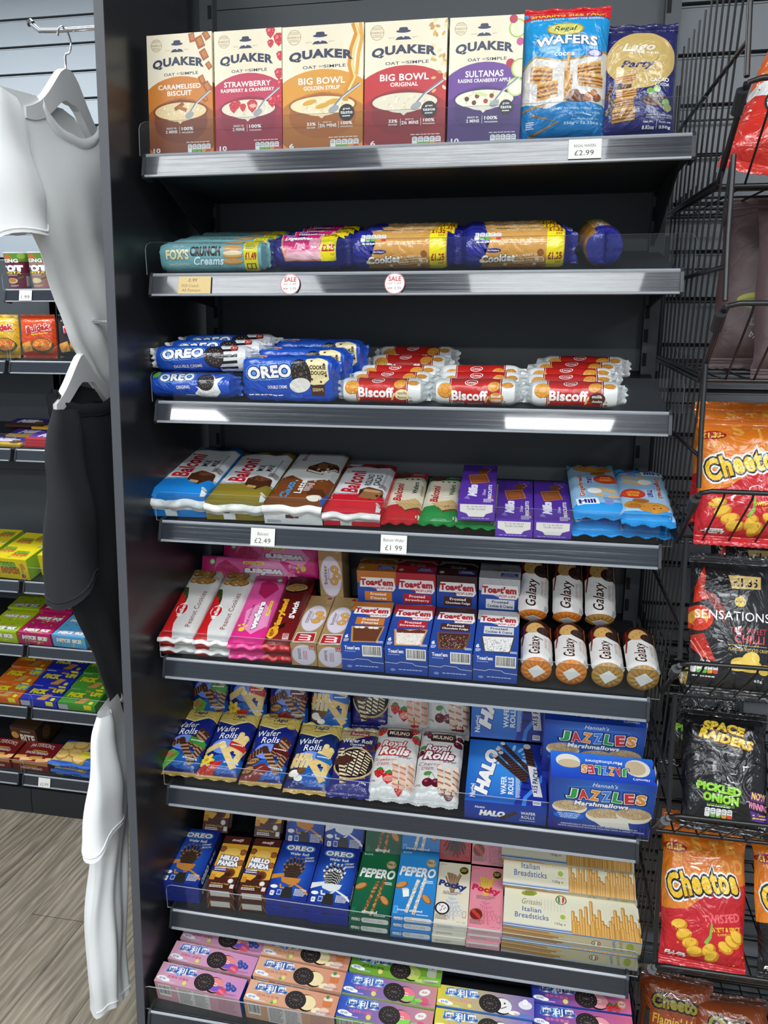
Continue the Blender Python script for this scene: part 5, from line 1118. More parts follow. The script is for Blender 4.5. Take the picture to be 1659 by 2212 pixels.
def noodle(base, low, word, wc, sub):
    w, l = .132, .13; A = Art(w, l, (base, low, 'v')); A.E(66, 74, 30, 20, '#3f5a24').E(66, 72, 26, 16, '#d8742c')
    for k in range(30): A.L([(46 + (k * 7) % 40, 64 + (k * 5) % 18), (52 + (k * 7) % 40, 62 + (k * 5) % 20)], 1.2, ['#e8a03c', '#c8542c', '#f0c86a'][k % 3])
    A.T(word, 58, 28, 66, 18, wc, o=WHT, ow=.05, b=.06, rot=8).T(sub, 62, 43, 46, 6, '#f0d23c', b=.03, rot=6).P([(6, 70), (34, 62), (40, 88), (12, 92)], '#d8963c')
    return bag('noodle_bag', .136, .15, .045, A, base, (base, low), .01, 3, 4, .001, len(sub), CRINK, (14, 14), .0)
@kind
def noodle_yellow(): return noodle('#d8ac2c', '#c89a2c', 'Buldak', '#b8282c', 'HOT Ch')
@kind
def noodle_orange(): return noodle('#d24a1e', '#c8401a', 'Buldak', '#b8282c', 'Spicy Ramen')
@kind
def noodle_black(): return noodle('#1c1c20', '#26262a', 'Buldak', '#c8282c', 'HOT Chicken')
def bar(base, band, word):
    w, l, t = .165, .08, .009; A = Art(w, l, base); A.R(0, 70, 100, 100, band).T(word, 50, 40, 64, 46, '#e8e4f0', sh=.3, b=.06).E(78, 62, 14, 22, '#6a3e24')
    return carton('chocolate_bar', w, l, t, A, Art(w, t, band), side=band)
@kind
def bar_yellow(): return bar('#4a2c94', '#d8b02c', 'Milka')
@kind
def bar_red(): return bar('#5a36a4', '#c0303c', 'Milka')
@kind
def bar_dark(): return bar('#33206a', '#4a2a1c', 'Milka')
@kind
def sour_box():
    w, l, t = .15, .21, .085; Y = '#dcc81c'; A = Art(w, l, Y)
    for x, y in ((30, 26), (72, 14), (66, 74), (18, 62)):
        A.T('SOUR', x, y, 38, 8, '#6fae2c', o='#1c1c1c', ow=.08, b=.06).T('PATCH', x, y + 9, 40, 8, '#d8742c', o='#1c1c1c', ow=.06, b=.06).T('KIDS', x, y + 16, 26, 4, '#c84a5a')
    for x, y, c in ((50, 40, '#c84a2c'), (90, 50, '#4a8ac8'), (8, 88, '#c84a5a'), (46, 92, '#6fae2c')): A.R(x - 5, y - 2, x + 5, y + 2, c, 40, 2)
    F = Art(w, t, Y); F.T('SOUR', 46, 30, 44, 24, '#6fae2c', o='#1c1c1c', ow=.08, b=.06).T('PATCH', 48, 60, 50, 26, '#d8742c', o='#1c1c1c', ow=.06, b=.06).R(80, 20, 92, 50, '#c8843c', 20).O(84, 82, 6, '#c8303c').fine(4, 60, 20, 90, 3, '#d89a2c')
    return carton('sweets_box', w, l, t, A, F, right=Art(l, t, '#9ac83c'), side='#cdb81c')
def mike(base, c2, sub):
    w, l, t = .138, .15, .05; A = Art(w, l, base)
    for y in (30, 84): A.T('MIKE IKE', 50, y, 78, 12, WHT, o='#26306a', ow=.05, b=.08, sh=.15, rot=2).T(sub, 54, y + 10, 44, 4, '#e8e03c')
    for k in range(16): A.R(6 + (k * 23) % 88 - 4, 6 + (k * 17) % 90, 6 + (k * 23) % 88 + 6, 10 + (k * 17) % 90, [c2, '#e8a03c', '#e8e06a', '#6aa84c', '#d84a7a'][k % 5], k * 40, 2)
    F = Art(w, t, base); F.T('MIKE IKE', 50, 40, 78, 36, WHT, o='#26306a', ow=.05, b=.08, sh=.15).T(sub, 54, 72, 46, 12, '#e8e03c')
    for k in range(8): F.R((k * 29) % 92, 10 + (k * 31) % 80, (k * 29) % 92 + 8, 20 + (k * 31) % 80, [c2, '#e8a03c', '#e8e06a', '#6aa84c'][k % 4], k * 30, 2)
    return carton('sweets_box', w, l, t, A, F, side=base)
@kind
def mike_green(): return mike('#a8c01c', '#2a3a94', 'SOUR')
@kind
def mike_pink(): return mike('#c01f62', '#e8782c', 'TROPICAL')
@kind
def mike_blue(): return mike('#5aaede', '#e88ab8', ' ')
def pick(base, c2):
    w, l, t = .155, .085, .03; A = Art(w, l, base); A.P([(60, 0), (100, 0), (100, 30), (80, 44), (66, 20)], c2)
    A.T('PiCK', 32, 38, 46, 34, '#e8dc2c', b=.1, sh=.1).T('UP!', 80, 22, 30, 30, '#e8dc2c', b=.1, sh=.1).P([(44, 78), (56, 48), (76, 52), (66, 92), (44, 94)], '#c8924a').P([(44, 78), (56, 48), (58, 49), (47, 80)], '#4a2818').R(80, 72, 90, 92, '#e8dc2c', 0, 2).P([(46, 0), (70, 4), (66, 14), (48, 12)], '#c8924a')
    F = Art(w, t, base); F.R(0, 20, 26, 100, '#b8bac0').R(70, 0, 90, 70, '#e8dc2c')
    return carton('biscuit_box', w, l, t, A, F, side=base)
@kind
def pick_orange(): return pick('#d2691e', '#3a9ac8')
@kind
def pick_blue(): return pick('#2230b0', '#1a2690')
@kind
def pick_green(): return pick('#4a9a34', '#3f8a2c')
@kind
def bite_box():
    w, l, t = .12, .14, .1; F = Art(w, t, '#4a3426'); F.T('BITE', 62, 50, 56, 38, '#e8dccb', b=.04).O(14, 40, 14, '#c8923c').fine(40, 14, 80, 22, 1, '#c8b090')
    S = Art(l, t, '#3a281e'); S.cookie(40, 50, 20, 34, 0, '#5a3a24', '#8a6a4a')
    return carton('snack_box', w, l, t, Art(w, l, '#4a3426'), F, right=S, side='#3a281e')
@kind
def shortbread():
    w, l, t = .155, .11, .045; A = Art(w, l, '#7a1a1e'); A.T("PATERSON'S", 52, 22, 64, 18, '#e8d8c8', arc=8, b=.01).R(34, 40, 74, 46, '#c8963c').T('SHORTBREAD', 50, 54, 62, 12, '#e8dccb', b=.03)
    for k in range(5): A.R(-4 + k * 22, 70 + (k % 2) * 8, 30 + k * 22, 86 + (k % 2) * 8, ['#d8a45c', '#e3b878', '#c8904a'][k % 3], 6, 3)
    F = Art(w, t, '#7a1a1e'); F.R(0, 0, 100, 30, '#c8904a').R(32, 42, 70, 52, '#c8963c').T('SHORTBREAD', 52, 70, 60, 24, '#e8dccb', b=.03)
    return carton('shortbread_box', w, l, t, A, F, side='#6a1518')
@kind
def fairy_cakes():
    w, l, t = .2, .12, .03; A = Art(w, l, '#2456a8')
    A.P([(6, 20), (70, 4), (60, 96), (2, 96)], '#c8a868')
    for x, y in ((20, 40), (44, 30), (20, 76), (46, 66), (60, 84)): A.E(x, y, 15, 20, '#a8803c').E(x - 1, y - 3, 13, 16, '#d8b46a')
    A.T('12', 84, 36, 20, 30, WHT, sh=.2, b=.03).E(70, 66, 14, 14, '#d8c83c')
    F = Art(w, t, '#1f56b4'); F.T('Fairy Cakes', 62, 60, 40, 44, '#c8d4ec', b=0).O(34, 40, 4, '#c84a4a').E(14, 66, 9, 36, '#8aa888')
    return wrap('cake_pack', w, l, t, A, F, '#1f56b4', '#2f6ac4', 44, dome=.008, fin=.7)

# ------------------------------------------------------------------ the setting
def floor_material():
    m = mat('grey_oak_planks', '#8a8378', 0.42); nt = m.node_tree; N = nt.nodes; b = N['Principled BSDF']; Lk = nt.links.new
    tc = N.new('ShaderNodeTexCoord'); mp = N.new('ShaderNodeMapping'); mp.inputs['Rotation'].default_value = (0, 0, R_(90)); Lk(tc.outputs['Object'], mp.inputs['Vector'])
    br = N.new('ShaderNodeTexBrick'); br.inputs['Scale'].default_value = 1.0; br.inputs['Brick Width'].default_value = 1.22; br.inputs['Row Height'].default_value = 0.18; br.inputs['Mortar Size'].default_value = 0.0012
    br.inputs['Color1'].default_value = (*hexc('#857d70'), 1); br.inputs['Color2'].default_value = (*hexc('#9b9385'), 1); br.inputs['Mortar'].default_value = (*hexc('#45413b'), 1); br.offset = 0.37
    Lk(mp.outputs[0], br.inputs['Vector'])
    m2 = N.new('ShaderNodeMapping'); m2.inputs['Scale'].default_value = (22, 1.6, 1); Lk(tc.outputs['Object'], m2.inputs['Vector'])
    n1 = N.new('ShaderNodeTexNoise'); n1.inputs['Scale'].default_value = 3.2; n1.inputs['Detail'].default_value = 8; n1.inputs['Distortion'].default_value = 0.9; Lk(m2.outputs[0], n1.inputs['Vector'])
    m3 = N.new('ShaderNodeMapping'); m3.inputs['Scale'].default_value = (3.2, 0.5, 1); Lk(tc.outputs['Object'], m3.inputs['Vector'])
    wv = N.new('ShaderNodeTexWave'); wv.inputs['Scale'].default_value = 4.0; wv.inputs['Distortion'].default_value = 9; wv.inputs['Detail'].default_value = 3; wv.inputs['Detail Scale'].default_value = 1.2; Lk(m3.outputs[0], wv.inputs['Vector'])
    cr = N.new('ShaderNodeValToRGB'); cr.color_ramp.elements[0].position = 0.33; cr.color_ramp.elements[0].color = (0.5, 0.48, 0.455, 1); cr.color_ramp.elements[1].position = 0.62; cr.color_ramp.elements[1].color = (1.08, 1.06, 1.02, 1); Lk(n1.outputs['Fac'], cr.inputs[0])
    c2 = N.new('ShaderNodeValToRGB'); c2.color_ramp.elements[0].color = (0.66, 0.64, 0.62, 1); c2.color_ramp.elements[1].color = (1.08, 1.07, 1.05, 1); Lk(wv.outputs['Fac'], c2.inputs[0])
    x1 = N.new('ShaderNodeMixRGB'); x1.blend_type = 'MULTIPLY'; x1.inputs[0].default_value = 0.85; Lk(br.outputs['Color'], x1.inputs[1]); Lk(cr.outputs[0], x1.inputs[2])
    x2 = N.new('ShaderNodeMixRGB'); x2.blend_type = 'MULTIPLY'; x2.inputs[0].default_value = 0.8; Lk(x1.outputs[0], x2.inputs[1]); Lk(c2.outputs[0], x2.inputs[2])
    Lk(x2.outputs[0], b.inputs['Base Color'])
    bp = N.new('ShaderNodeBump'); bp.inputs['Strength'].default_value = 0.15; bp.inputs['Distance'].default_value = 0.002; Lk(n1.outputs['Fac'], bp.inputs['Height']); Lk(bp.outputs[0], b.inputs['Normal'])
    return m
def struct(name, mb, mats): o = mb.obj(name, mats); o['kind'] = 'structure'; return o
struct('floor', MB().box(-4.2, 4.2, -6.5, 1.42, -0.06, 0), floor_material())
struct('ceiling', MB().box(-4.2, 4.2, -6.5, 1.42, CEIL, CEIL + 0.06), mat('ceiling_white', '#d8dadb', 0.9))
def slatwall(name, x0, x1, y, z0, z1, pitch, m, phase=0.0):
    mb = MB(); mb.box(x0, x1, y + 0.012, y + 0.03, z0, z1, None, 1)
    z = z0 + phase
    while z < z1:
        a, b = max(z + 0.006, z0), min(z + pitch - 0.006, z1)
        mb.box(x0, x1, y, y + 0.012, a, b); mb.box(x0, x1, y - 0.002, y + 0.004, b, b + 0.003); z += pitch
    return struct(name, mb, [m, GROOVE])
slatwall('wall_back', -4.2, 0.9, 1.38, 0, CEIL, 0.0965, SLATL, 0.015)
slatwall('wall_right', 1.016, 3.2, 0.36, 0, CEIL, 0.1, SLATM, 0.068)
for lx, ly in LEDS:
    t = tag(empty('ceiling_light', (lx, ly, CEIL)), 'white LED panel set in the shop ceiling, above the picture', 'ceiling light', 'LED panels in the ceiling')
    a, b = LED_SIZE[0] / 2, LED_SIZE[1] / 2
    MB().box(-a - .02, a + .02, -b - .02, b + .02, -.012, 0).obj('frame', WHITEP, t); MB().box(-a, a, -b, b, -.02, -.008).obj('diffuser', LEDM, t)

# ------------------------------------------------------------------ shelving
def shelf_unit(z, slope, x0, x1, y0, depth, label, group, riser=0.062, braces=True):
    """one shelf with its ticket strip, clear front guard and brackets; z is the top of the ticket strip"""
    t = tag(empty('shelf', ((x0 + x1) / 2, y0, z)), label, 'shelf', group); h = (x1 - x0) / 2; k = math.tan(slope); d = depth
    MB().prism([(0, 0), (d, d * k), (d, d * k - .022), (0.01, -.034)], -h, h).obj('shelf_board', BLACKM, t, True)
    r = MB(); r.prism([(0, .002), (-.004, .002), (-.007, 0), (-.0135, -.037), (0, -.037)], -h + .002, h - .002)
    r.prism([(-.0115, -.0355), (-.0165, -.037), (-.0165, -.0405), (-.0115, -.0415)], -h + .002, h - .002, None, 1); r.prism([(-.0055, .004), (-.0085, .0005), (-.0075, -.002), (-.004, .001)], -h + .002, h - .002, None, 1)
    r.obj('price_rail', [RAILM, RAILE], t, True)
    for s in (-1, 1): MB().prism([(.02, .008), (-.004, .006), (-.010, -.002), (-.018, -.038), (-.014, -.043), (.02, -.043)], s * h - .002 if s > 0 else s * h - .004, s * h + .004 if s > 0 else s * h + .002).obj('end_cap', CAPM, t, True)
    g = MB(); a, b, c = -h - .014, h + .022, .012; hh = riser; co, si = math.cos(slope * .3), math.sin(slope * .3)
    pl = lambda x, zz, y: (x, y - zz * si - .002, zz * co + .002)
    o = [(a, 0), (b, 0), (b, hh - c), (b - c * .3, hh - c * .3), (b - c, hh), (a + c, hh), (a + c * .3, hh - c * .3), (a, hh - c)]
    n = len(o); g.add([pl(x, zz, y) for y in (0, .002) for x, zz in o], [tuple(range(n)), tuple(range(n, 2 * n))[::-1]], None, 0)
    g.add([pl(x, zz, y) for y in (-.0004, .0024) for x, zz in o], [(i, n + i, n + (i + 1) % n, (i + 1) % n) for i in range(n)], None, 1)
    g.obj('front_guard', [CLEAR, CLEARE], t)
    if braces:
        for s in (-1, 1):
            x = s * (h - .012); MB().prism([(.02, -.03), (d, d * k - .018), (d, d * k - .125), (d - .05, d * k - .12)], x - .002, x + .002).obj('bracket', BLACKM, t, True)
    return t
def frame_unit(x0, x1, y, ztop, label, slots=True):
    t = tag(empty('shelving_frame', ((x0 + x1) / 2, y, 0)), label, 'shelving'); h = (x1 - x0) / 2; p = MB(); z = 0.1
    while z < ztop - .02: e = min(z + .4, ztop); p.box(-h, h, -.002, .008, z, e - .0018); z = e
    p.box(-h, h, .002, .012, .1, ztop); p.obj('back_panel', BACKM, t)
    for s in (-1, 1):
        u = MB(); x = s * h; u.box(x - .015, x + .015, -.03, .004, 0, ztop)
        zz = .12
        while slots and zz < ztop - .05: u.box(x - s * .009 - .0045, x - s * .009 + .0045, -.0306, -.0296, zz, zz + .028, None, 1); zz += .05
        u.obj('upright', [BACKM, SLOTM], t)
    MB().box(-h, h, -.34, -.29, 0, .10).obj('plinth', BLACKM, t)
    return t
frame_unit(0, 1.0, 0.306, 2.62, 'tall dark grey slotted shelving frame behind the main biscuit shelves')
ORD = ['topmost', 'second from top', 'third from top', 'fourth from top', 'fifth from top', 'sixth from top', 'seventh from top', 'lowest']
HOLD = ['standing porridge boxes', 'wrapped round biscuit rolls', 'blue cookie rolls and red-white biscuit rolls', 'cake packs and purple chocolate boxes', 'toaster pastry boxes and foil-ended rolls', 'wafer roll bags', 'slim stick biscuit boxes', 'long pastel biscuit cartons']
for i in range(8):
    shelf_unit(SHELF_Z[i] if i < 7 else .278, SLOPE if i else 0.0, -.006 if i < 7 else -.02, 1.006, (-.013, 0, .005, .005, .003, 0, -.005, -.098)[i], .305 if i < 7 else .4, f'black main shelf holding {HOLD[i]}, {ORD[i]}', 'shelves of the main bay', .062)
t = tag(empty('divider_panel', (-.039, 0, 0)), 'tall glossy black end panel between the main shelves and the hanging shirts', 'panel')
MB().box(-.009, .009, -.110, .46, 0, 2.62).obj('board', PANELM, t); MB().box(-.0095, .0095, -.1125, -.110, 0, 2.62).obj('edge_band', EDGEM, t)
# far shelving on the back wall
LZ = [1.971, 1.725, 1.412, .919, .669, .42, .15]
frame_unit(-1.075, -0.075, 1.306, 2.12, 'far dark shelving frame behind the hanging shirts, right bay', False)
frame_unit(-2.11, -1.078, 1.306, 2.12, 'far dark shelving frame at the left picture edge, left bay', False)
LH = ['pasta pots', 'noodle bags', 'purple chocolate bars', 'yellow sweets boxes', 'pink and blue sweets boxes', 'orange, blue and green biscuit boxes', 'shortbread boxes']
for i, z in enumerate(LZ):
    for x0, x1, side in ((-1.066, -.08, 'right'), (-2.07, -1.09, 'left')):
        if i == 0 and side == 'left': continue
        if i == 6: x0, x1 = (-1.112, -.08) if side == 'right' else (-2.07, -1.135)
        shelf_unit(z, SLOPE, x0, x1, 1.0 if i < 6 else .985, .3, f'black far shelf with {LH[i]}, {side} of the gap', 'shelves of the far bays', .055, False)
tag(MB().box(-2.05, -1.115, 1.03, 1.3, 0, .09).obj('base_plinth', BLACKM), 'black base box on the floor under the left far bay', 'plinth')

# ------------------------------------------------------------------ price labels
def ticket(x, z, y, w, h, lines, label, base='#e4e3de', round_=False, ink='#2a2a2c', group=None, slant=10.0, rot=0):
    A = Art(w, h, base)
    for s in lines: A.T(*s[:5], s[5] if len(s) > 5 else ink, b=s[6] if len(s) > 6 else 0, sh=.2 if base == '#dcc28a' else 0)
    mb = MB()
    if round_:
        B = Art(w, h, base); n = 32; B.O(50, 50, 50, '#c0392b', 36).O(50, 50, 47.5, '#e6e4e0', 36); B.items += A.items
        f = face((-w / 2, 0, h / 2), (w / 2, 0, h / 2), (-w / 2, 0, -h / 2)); put(mb, B, f, base=False)
        ring = [(math.cos(2 * math.pi * k / n) * w / 2, math.sin(2 * math.pi * k / n) * h / 2) for k in range(n)]
        mb.add([(x_, y_, z_) for y_ in (0, .0008) for x_, z_ in ring], [tuple(range(n)), tuple(range(n, 2 * n))[::-1]] + [(k, n + k, n + (k + 1) % n, (k + 1) % n) for k in range(n)], hexc('#c9c7c3'))
    else:
        put(mb, A, face((-w / 2, 0, h / 2), (w / 2, 0, h / 2), (-w / 2, 0, -h / 2))); mb.box(-w / 2, w / 2, .0004, .001, -h / 2, h / 2, hexc(base))
    o = mb.obj('price_label', PAPER); o.location = (x, y, z); o.rotation_euler = (R_(-slant), 0, R_(rot))
    return tag(o, label, 'price label', group)
def rail_y(i): return (-.013, 0, .005, .005, .003, 0, -.005, -.098)[i] - .0125
ticket(.826, SHELF_Z[0] - .0185, rail_y(0) - .0022, .056, .034, [('REGAL WAFERS', 50, 34, 66, 14), ('£2.99', 48, 70, 58, 26)], 'white price label reading £2.99 on the topmost shelf edge')
ticket(.0875, SHELF_Z[1] - .02, rail_y(1) - .002, .068, .034, [('0.99', 44, 22, 26, 20), ('FOX Crunch', 36, 54, 52, 17), ('All Flavours', 40, 80, 58, 17)], 'tan handwritten price note on the second shelf edge', '#dcc28a', False, '#6a5a3a')
for x, lab in ((.285, 'round white SALE sticker under the pink biscuit rolls'), (.4905, 'round white SALE sticker under the left golden cookie rolls')):
    ticket(x, SHELF_Z[1] - .0195, rail_y(1) - .002, .039, .041, [('SALE', 50, 28, 62, 22, '#c0282c', .02), ('WAS', 26, 50, 22, 8, '#c0282c'), ('1.49', 66, 49, 30, 11, '#8a8a90'), ('NOW', 28, 72, 24, 9, '#c0282c', .02), ('0.99', 66, 72, 32, 13, '#8a8a90')], lab, '#e6e4e0', True, group='round SALE stickers')
ticket(.222, SHELF_Z[3] - .02, rail_y(3) - .002, .052, .037, [('Balconi', 50, 32, 44, 17), ('£2.49', 50, 70, 66, 28)], 'white price label reading £2.49 under the white and gold cake packs')
ticket(.497, SHELF_Z[3] - .02, rail_y(3) - .002, .053, .037, [('Balconi Wafer', 50, 28, 80, 17), ('£1 99', 50, 70, 64, 28)], 'white price label reading £1 99 under the wafer packs')
ticket(-.986, LZ[0] - .019, .985, .048, .036, [('1.99', 50, 66, 66, 34, '#2a2a2c', .01)], 'white price label reading 1.99 under the far pasta pots')
ticket(-1.02, LZ[6] - .019, .97, .05, .036, [('£2.99', 50, 68, 66, 30)], 'white price label reading £2.99 under the far shortbread boxes')
# ------------------------------------------------------------------ topmost shelf: standing boxes and bags
BIS = 'biscuits'
def stand(k, x, y, label, cat, tilt=90, rot=0, lift=0.0):
    """upright pack on the level topmost shelf; y is where its foot touches"""
    return on(0, k, x, y, label, cat, None, rot, tilt, lift)
stand('q_cara', .060, .073, 'orange and cream porridge box, caramelised biscuit, leftmost on the topmost shelf', 'cereal', rot=-1)
stand('q_straw', .196, .076, 'pink and cream porridge box, strawberry raspberry and cranberry', 'cereal')
stand('q_syrup', .342, .078, 'golden yellow big bowl porridge box with golden syrup swirl', 'cereal')
stand('q_orig', .497, .082, 'red big bowl original porridge box with scattered oats', 'cereal', rot=1)
stand('q_sult', .642, .088, 'purple porridge box with sultanas, raisins and apple slices', 'cereal', rot=2)
stand('wafers_blue', .785, .055, 'tall light blue wafer bag with red top band', 'wafers', tilt=88, rot=2)
stand('wafers_navy', .915, .06, 'navy wafer bag with big gold circle, rightmost on the topmost shelf', 'wafers', tilt=84, rot=4)

# ------------------------------------------------------------------ second shelf: rolls across the shelf
PLACE4 = ['front', 'second from the front', 'third from the front', 'rearmost']
for k, (d, x, l) in enumerate(((.006, .115, 0), (.082, .108, 0), (.156, .104, 0), (.226, .10, .003))):
    on(1, 'roll_teal', x, d, f'teal biscuit roll on the second shelf, {PLACE4[k]} of four', BIS, 'teal biscuit rolls', rot=.5 * k)
for k, (d, x) in enumerate(((.004, .312), (.074, .318), (.146, .314), (.218, .31))):
    on(1, 'roll_pink', x, d, f'navy and pink biscuit roll with £2.25 flash, {PLACE4[k]} of four', BIS, 'pink biscuit rolls', rot=-1 + k)
P3 = ['front', 'middle', 'rearmost']
for k, (d, x) in enumerate(((.002, .497), (.078, .503), (.155, .50))):
    on(1, 'roll_cookie', x, d, f'golden cookie roll right of the pink rolls, {P3[k]} of three', BIS, 'golden cookie rolls', rot=.4 - k)
for k, (d, x) in enumerate(((.002, .712), (.078, .706), (.155, .70))):
    on(1, 'roll_cookie', x, d, f'golden cookie roll beside the end-on roll, {P3[k]} of three', BIS, 'golden cookie rolls', rot=-.6 + k)
on(1, 'roll_cookie', .905, .12, 'golden cookie roll turned end-on, blue wrapped end to the front', BIS, 'golden cookie rolls', rot=92)

# ------------------------------------------------------------------ third shelf
for k, (d, x) in enumerate(((.004, .066), (.06, .07), (.116, .07))):
    on(2, 'oreo_plain', x, d, f'blue original cookie roll in the lower layer, {P3[k]} of three', BIS, 'blue cookie rolls', rot=-.6)
for k, (d, x) in enumerate(((.022, .088), (.077, .098), (.133, .104))):
    on(2, 'oreo_double', x, d, f'blue roll with white end on the lower blue rolls, {P3[k]} of three', BIS, 'blue cookie rolls', lift=.052, rot=.8 + .4 * k)
for k, (d, x, l) in enumerate(((.003, .277, 0), (.058, .29, .004), (.116, .31, .008))):
    on(2, 'oreo_dough', x, d, f'tall blue cookie dough double pack, {P3[k]} of three', BIS, 'blue cookie rolls', lift=l, rot=-.5 - k)
P5 = ['front', 'second from the front', 'third from the front', 'fourth from the front', 'rearmost']
for k, (d, x, l) in enumerate(((.002, .466, 0), (.052, .475, 0), (.103, .482, 0), (.16, .495, .008), (.215, .503, .014))):
    on(2, 'bisc_van', x, d, f'red and white biscuit roll with vanilla patch, {P5[k]} of five', BIS, 'red and white biscuit rolls', lift=l, rot=-.5)
for k, (d, x) in enumerate(((.002, .648), (.053, .654), (.105, .65))):
    on(2, 'bisc_cream', x, d, f'red and white biscuit roll with barcode in the middle column, {P3[k]} of three', BIS, 'red and white biscuit rolls')
for k, (d, x, r) in enumerate(((.001, .833, -1), (.05, .826, 0), (.1, .828, 0), (.15, .84, -1), (.2, .858, -3))):
    on(2, 'bisc_milk', x, d, f'red biscuit roll with milk chocolate patch, {P5[k]} of five', BIS, 'red and white biscuit rolls', rot=r)

# ------------------------------------------------------------------ fourth shelf
on(3, 'cake_blue', .022, .02, 'white cake pack with blue front end, leftmost on the fourth shelf', 'cakes', rot=2.5)
on(3, 'cake_gold', .154, .018, 'white cake pack with olive gold front end', 'cakes', rot=2.5)
on(3, 'cake_latte', .282, .012, 'white and brown layered cake pack with blue lettering', 'cakes', rot=1.6)
on(3, 'cake_red', .405, .018, 'white and red chocolate roll cake pack', 'cakes', rot=1.4)
on(3, 'wafer_red', .506, .014, 'red and cream chocolate wafer pack beside the red cake pack', 'wafers', rot=3.5)
on(3, 'wafer_green', .582, .012, 'green and cream wafer pack left of the purple boxes', 'wafers', rot=1.5)
on(3, 'wafer_green', .658, .006, 'green wafer pack underneath the raised purple box, only its end showing', 'wafers', rot=-2)
on(3, 'choc_purple', .659, .006, 'purple chocolate biscuit box raised on a green wafer pack', BIS, 'purple chocolate boxes', rot=1.6, lift=.032)
on(3, 'choc_purple', .733, .004, 'purple chocolate biscuit box in the middle of the three', BIS, 'purple chocolate boxes', rot=.9)
on(3, 'choc_purple', .807, .006, 'purple chocolate biscuit box next to the blue gingerbread packs', BIS, 'purple chocolate boxes', rot=.7)
on(3, 'ginger', .893, .002, 'bottom left blue gingerbread pack, under another', BIS, 'blue gingerbread packs', rot=2)
on(3, 'ginger', .99, .004, 'bottom right blue gingerbread pack, under another', BIS, 'blue gingerbread packs', rot=-2)
on(3, 'ginger', .895, .012, 'upper left blue gingerbread pack beside the purple boxes', BIS, 'blue gingerbread packs', rot=1.5, lift=.031)
on(3, 'ginger', .99, .262, 'upper right blue gingerbread pack turned head to foot', BIS, 'blue gingerbread packs', rot=178, lift=.031)

# ------------------------------------------------------------------ fifth shelf
for x, d, r, n in ((.018, .012, 3.5, 'left'), (.099, .012, 2.6, 'right')):
    on(4, 'peanut', x, d + .004, f'{n} lower red and silver peanut cookie pack, under another', BIS, 'peanut cookie packs', rot=r, tilt=6.5)
    on(4, 'peanut', x, d, f'{n} upper red and silver peanut cookie pack', BIS, 'peanut cookie packs', rot=r, lift=.0275, tilt=6.8)
on(4, 'pinkwafer', .178, .014, 'lower bright pink wafer pack at the shelf front', 'wafers', 'pink wafer packs', rot=3, tilt=6.5)
on(4, 'pinkwafer', .178, .012, 'upper bright pink wafer pack with white lettering at the shelf front', 'wafers', 'pink wafer packs', rot=3, lift=.0275, tilt=6.8)
on(4, 'maryland', .247, .014, 'lower dark red sandwich biscuit pack, under another', BIS, 'dark red biscuit packs', rot=2.4, tilt=6.5)
on(4, 'maryland', .247, .012, 'upper dark red sandwich biscuit pack with gold lettering', BIS, 'dark red biscuit packs', rot=2.4, lift=.028, tilt=6.8)
on(4, 'pinkwafer', .225, .272, 'pink wafer pack lying crosswise at the back, lower of two', 'wafers', 'pink wafer packs', rot=91, lift=.066, roll_=-62)
on(4, 'pinkwafer', .275, .289, 'pink wafer pack lying crosswise at the back, upper of two', 'wafers', 'pink wafer packs', rot=88, lift=.1, roll_=-68)
on(4, 'lu_coco', .306, .012, 'kraft brown coconut biscuit box lying flat', BIS, 'kraft biscuit boxes', rot=2)
on(4, 'lu_butter', .364, .012, 'kraft brown butter biscuit box lying flat beside the coconut one', BIS, 'kraft biscuit boxes', rot=2)
on(4, 'lu_butter', .322, .265, 'kraft brown butter biscuit box standing upright at the back', BIS, 'kraft biscuit boxes', rot=-3, tilt=88)
TN = {'toast_smores': 'blue and orange', 'toast_straw': 'blue and red', 'toast_choc': 'blue and dark brown', 'toast_cream': 'blue and speckled grey'}
for k, x, r in (('toast_smores', .434, 2), ('toast_straw', .526, 1.2), ('toast_choc', .617, .8), ('toast_cream', .708, .2)):
    on(4, k, x, .010, f'{TN[k]} toaster pastry box lying flat at the front', BIS, 'toaster pastry boxes', rot=r)
for k, x, r in (('toast_smores', .430, 1.5), ('toast_straw', .520, .6), ('toast_choc', .612, 0), ('toast_cream', .706, -.5)):
    on(4, k + '_short', x, .256, f'{TN[k]} toaster pastry box standing upright behind the lying one', BIS, 'toaster pastry boxes', rot=r, tilt=89)
for k, x, n, r in (('galaxy_orange', .789, 'leftmost of four', 90.5), ('galaxy_orange', .858, 'second from left of four', 90), ('galaxy_milk', .928, 'third from left of four', 90), ('galaxy_milk', .997, 'rightmost of four', 89)):
    c = 'orange foil' if k == 'galaxy_orange' else 'gold foil'
    on(4, k, x + .0335, .086, f'dark chocolate biscuit roll with {c} end facing out, {n}', BIS, 'foil-ended chocolate rolls', rot=r)
for k, x, n in (('galaxy_orange', .779, 'left'), ('galaxy_orange', .852, 'middle'), ('galaxy_milk', .920, 'right')):
    M = shelf_frame(4) @ Matrix.Translation((x, .178, .032)) @ Matrix.Rotation(R_(34), 4, 'X') @ Matrix.Translation((.0335, .079, 0)) @ Matrix.Rotation(R_(90), 4, 'Z')
    place(k, M, f'dark chocolate biscuit roll tilted up behind the front rolls, {n} of three', BIS, 'foil-ended chocolate rolls')

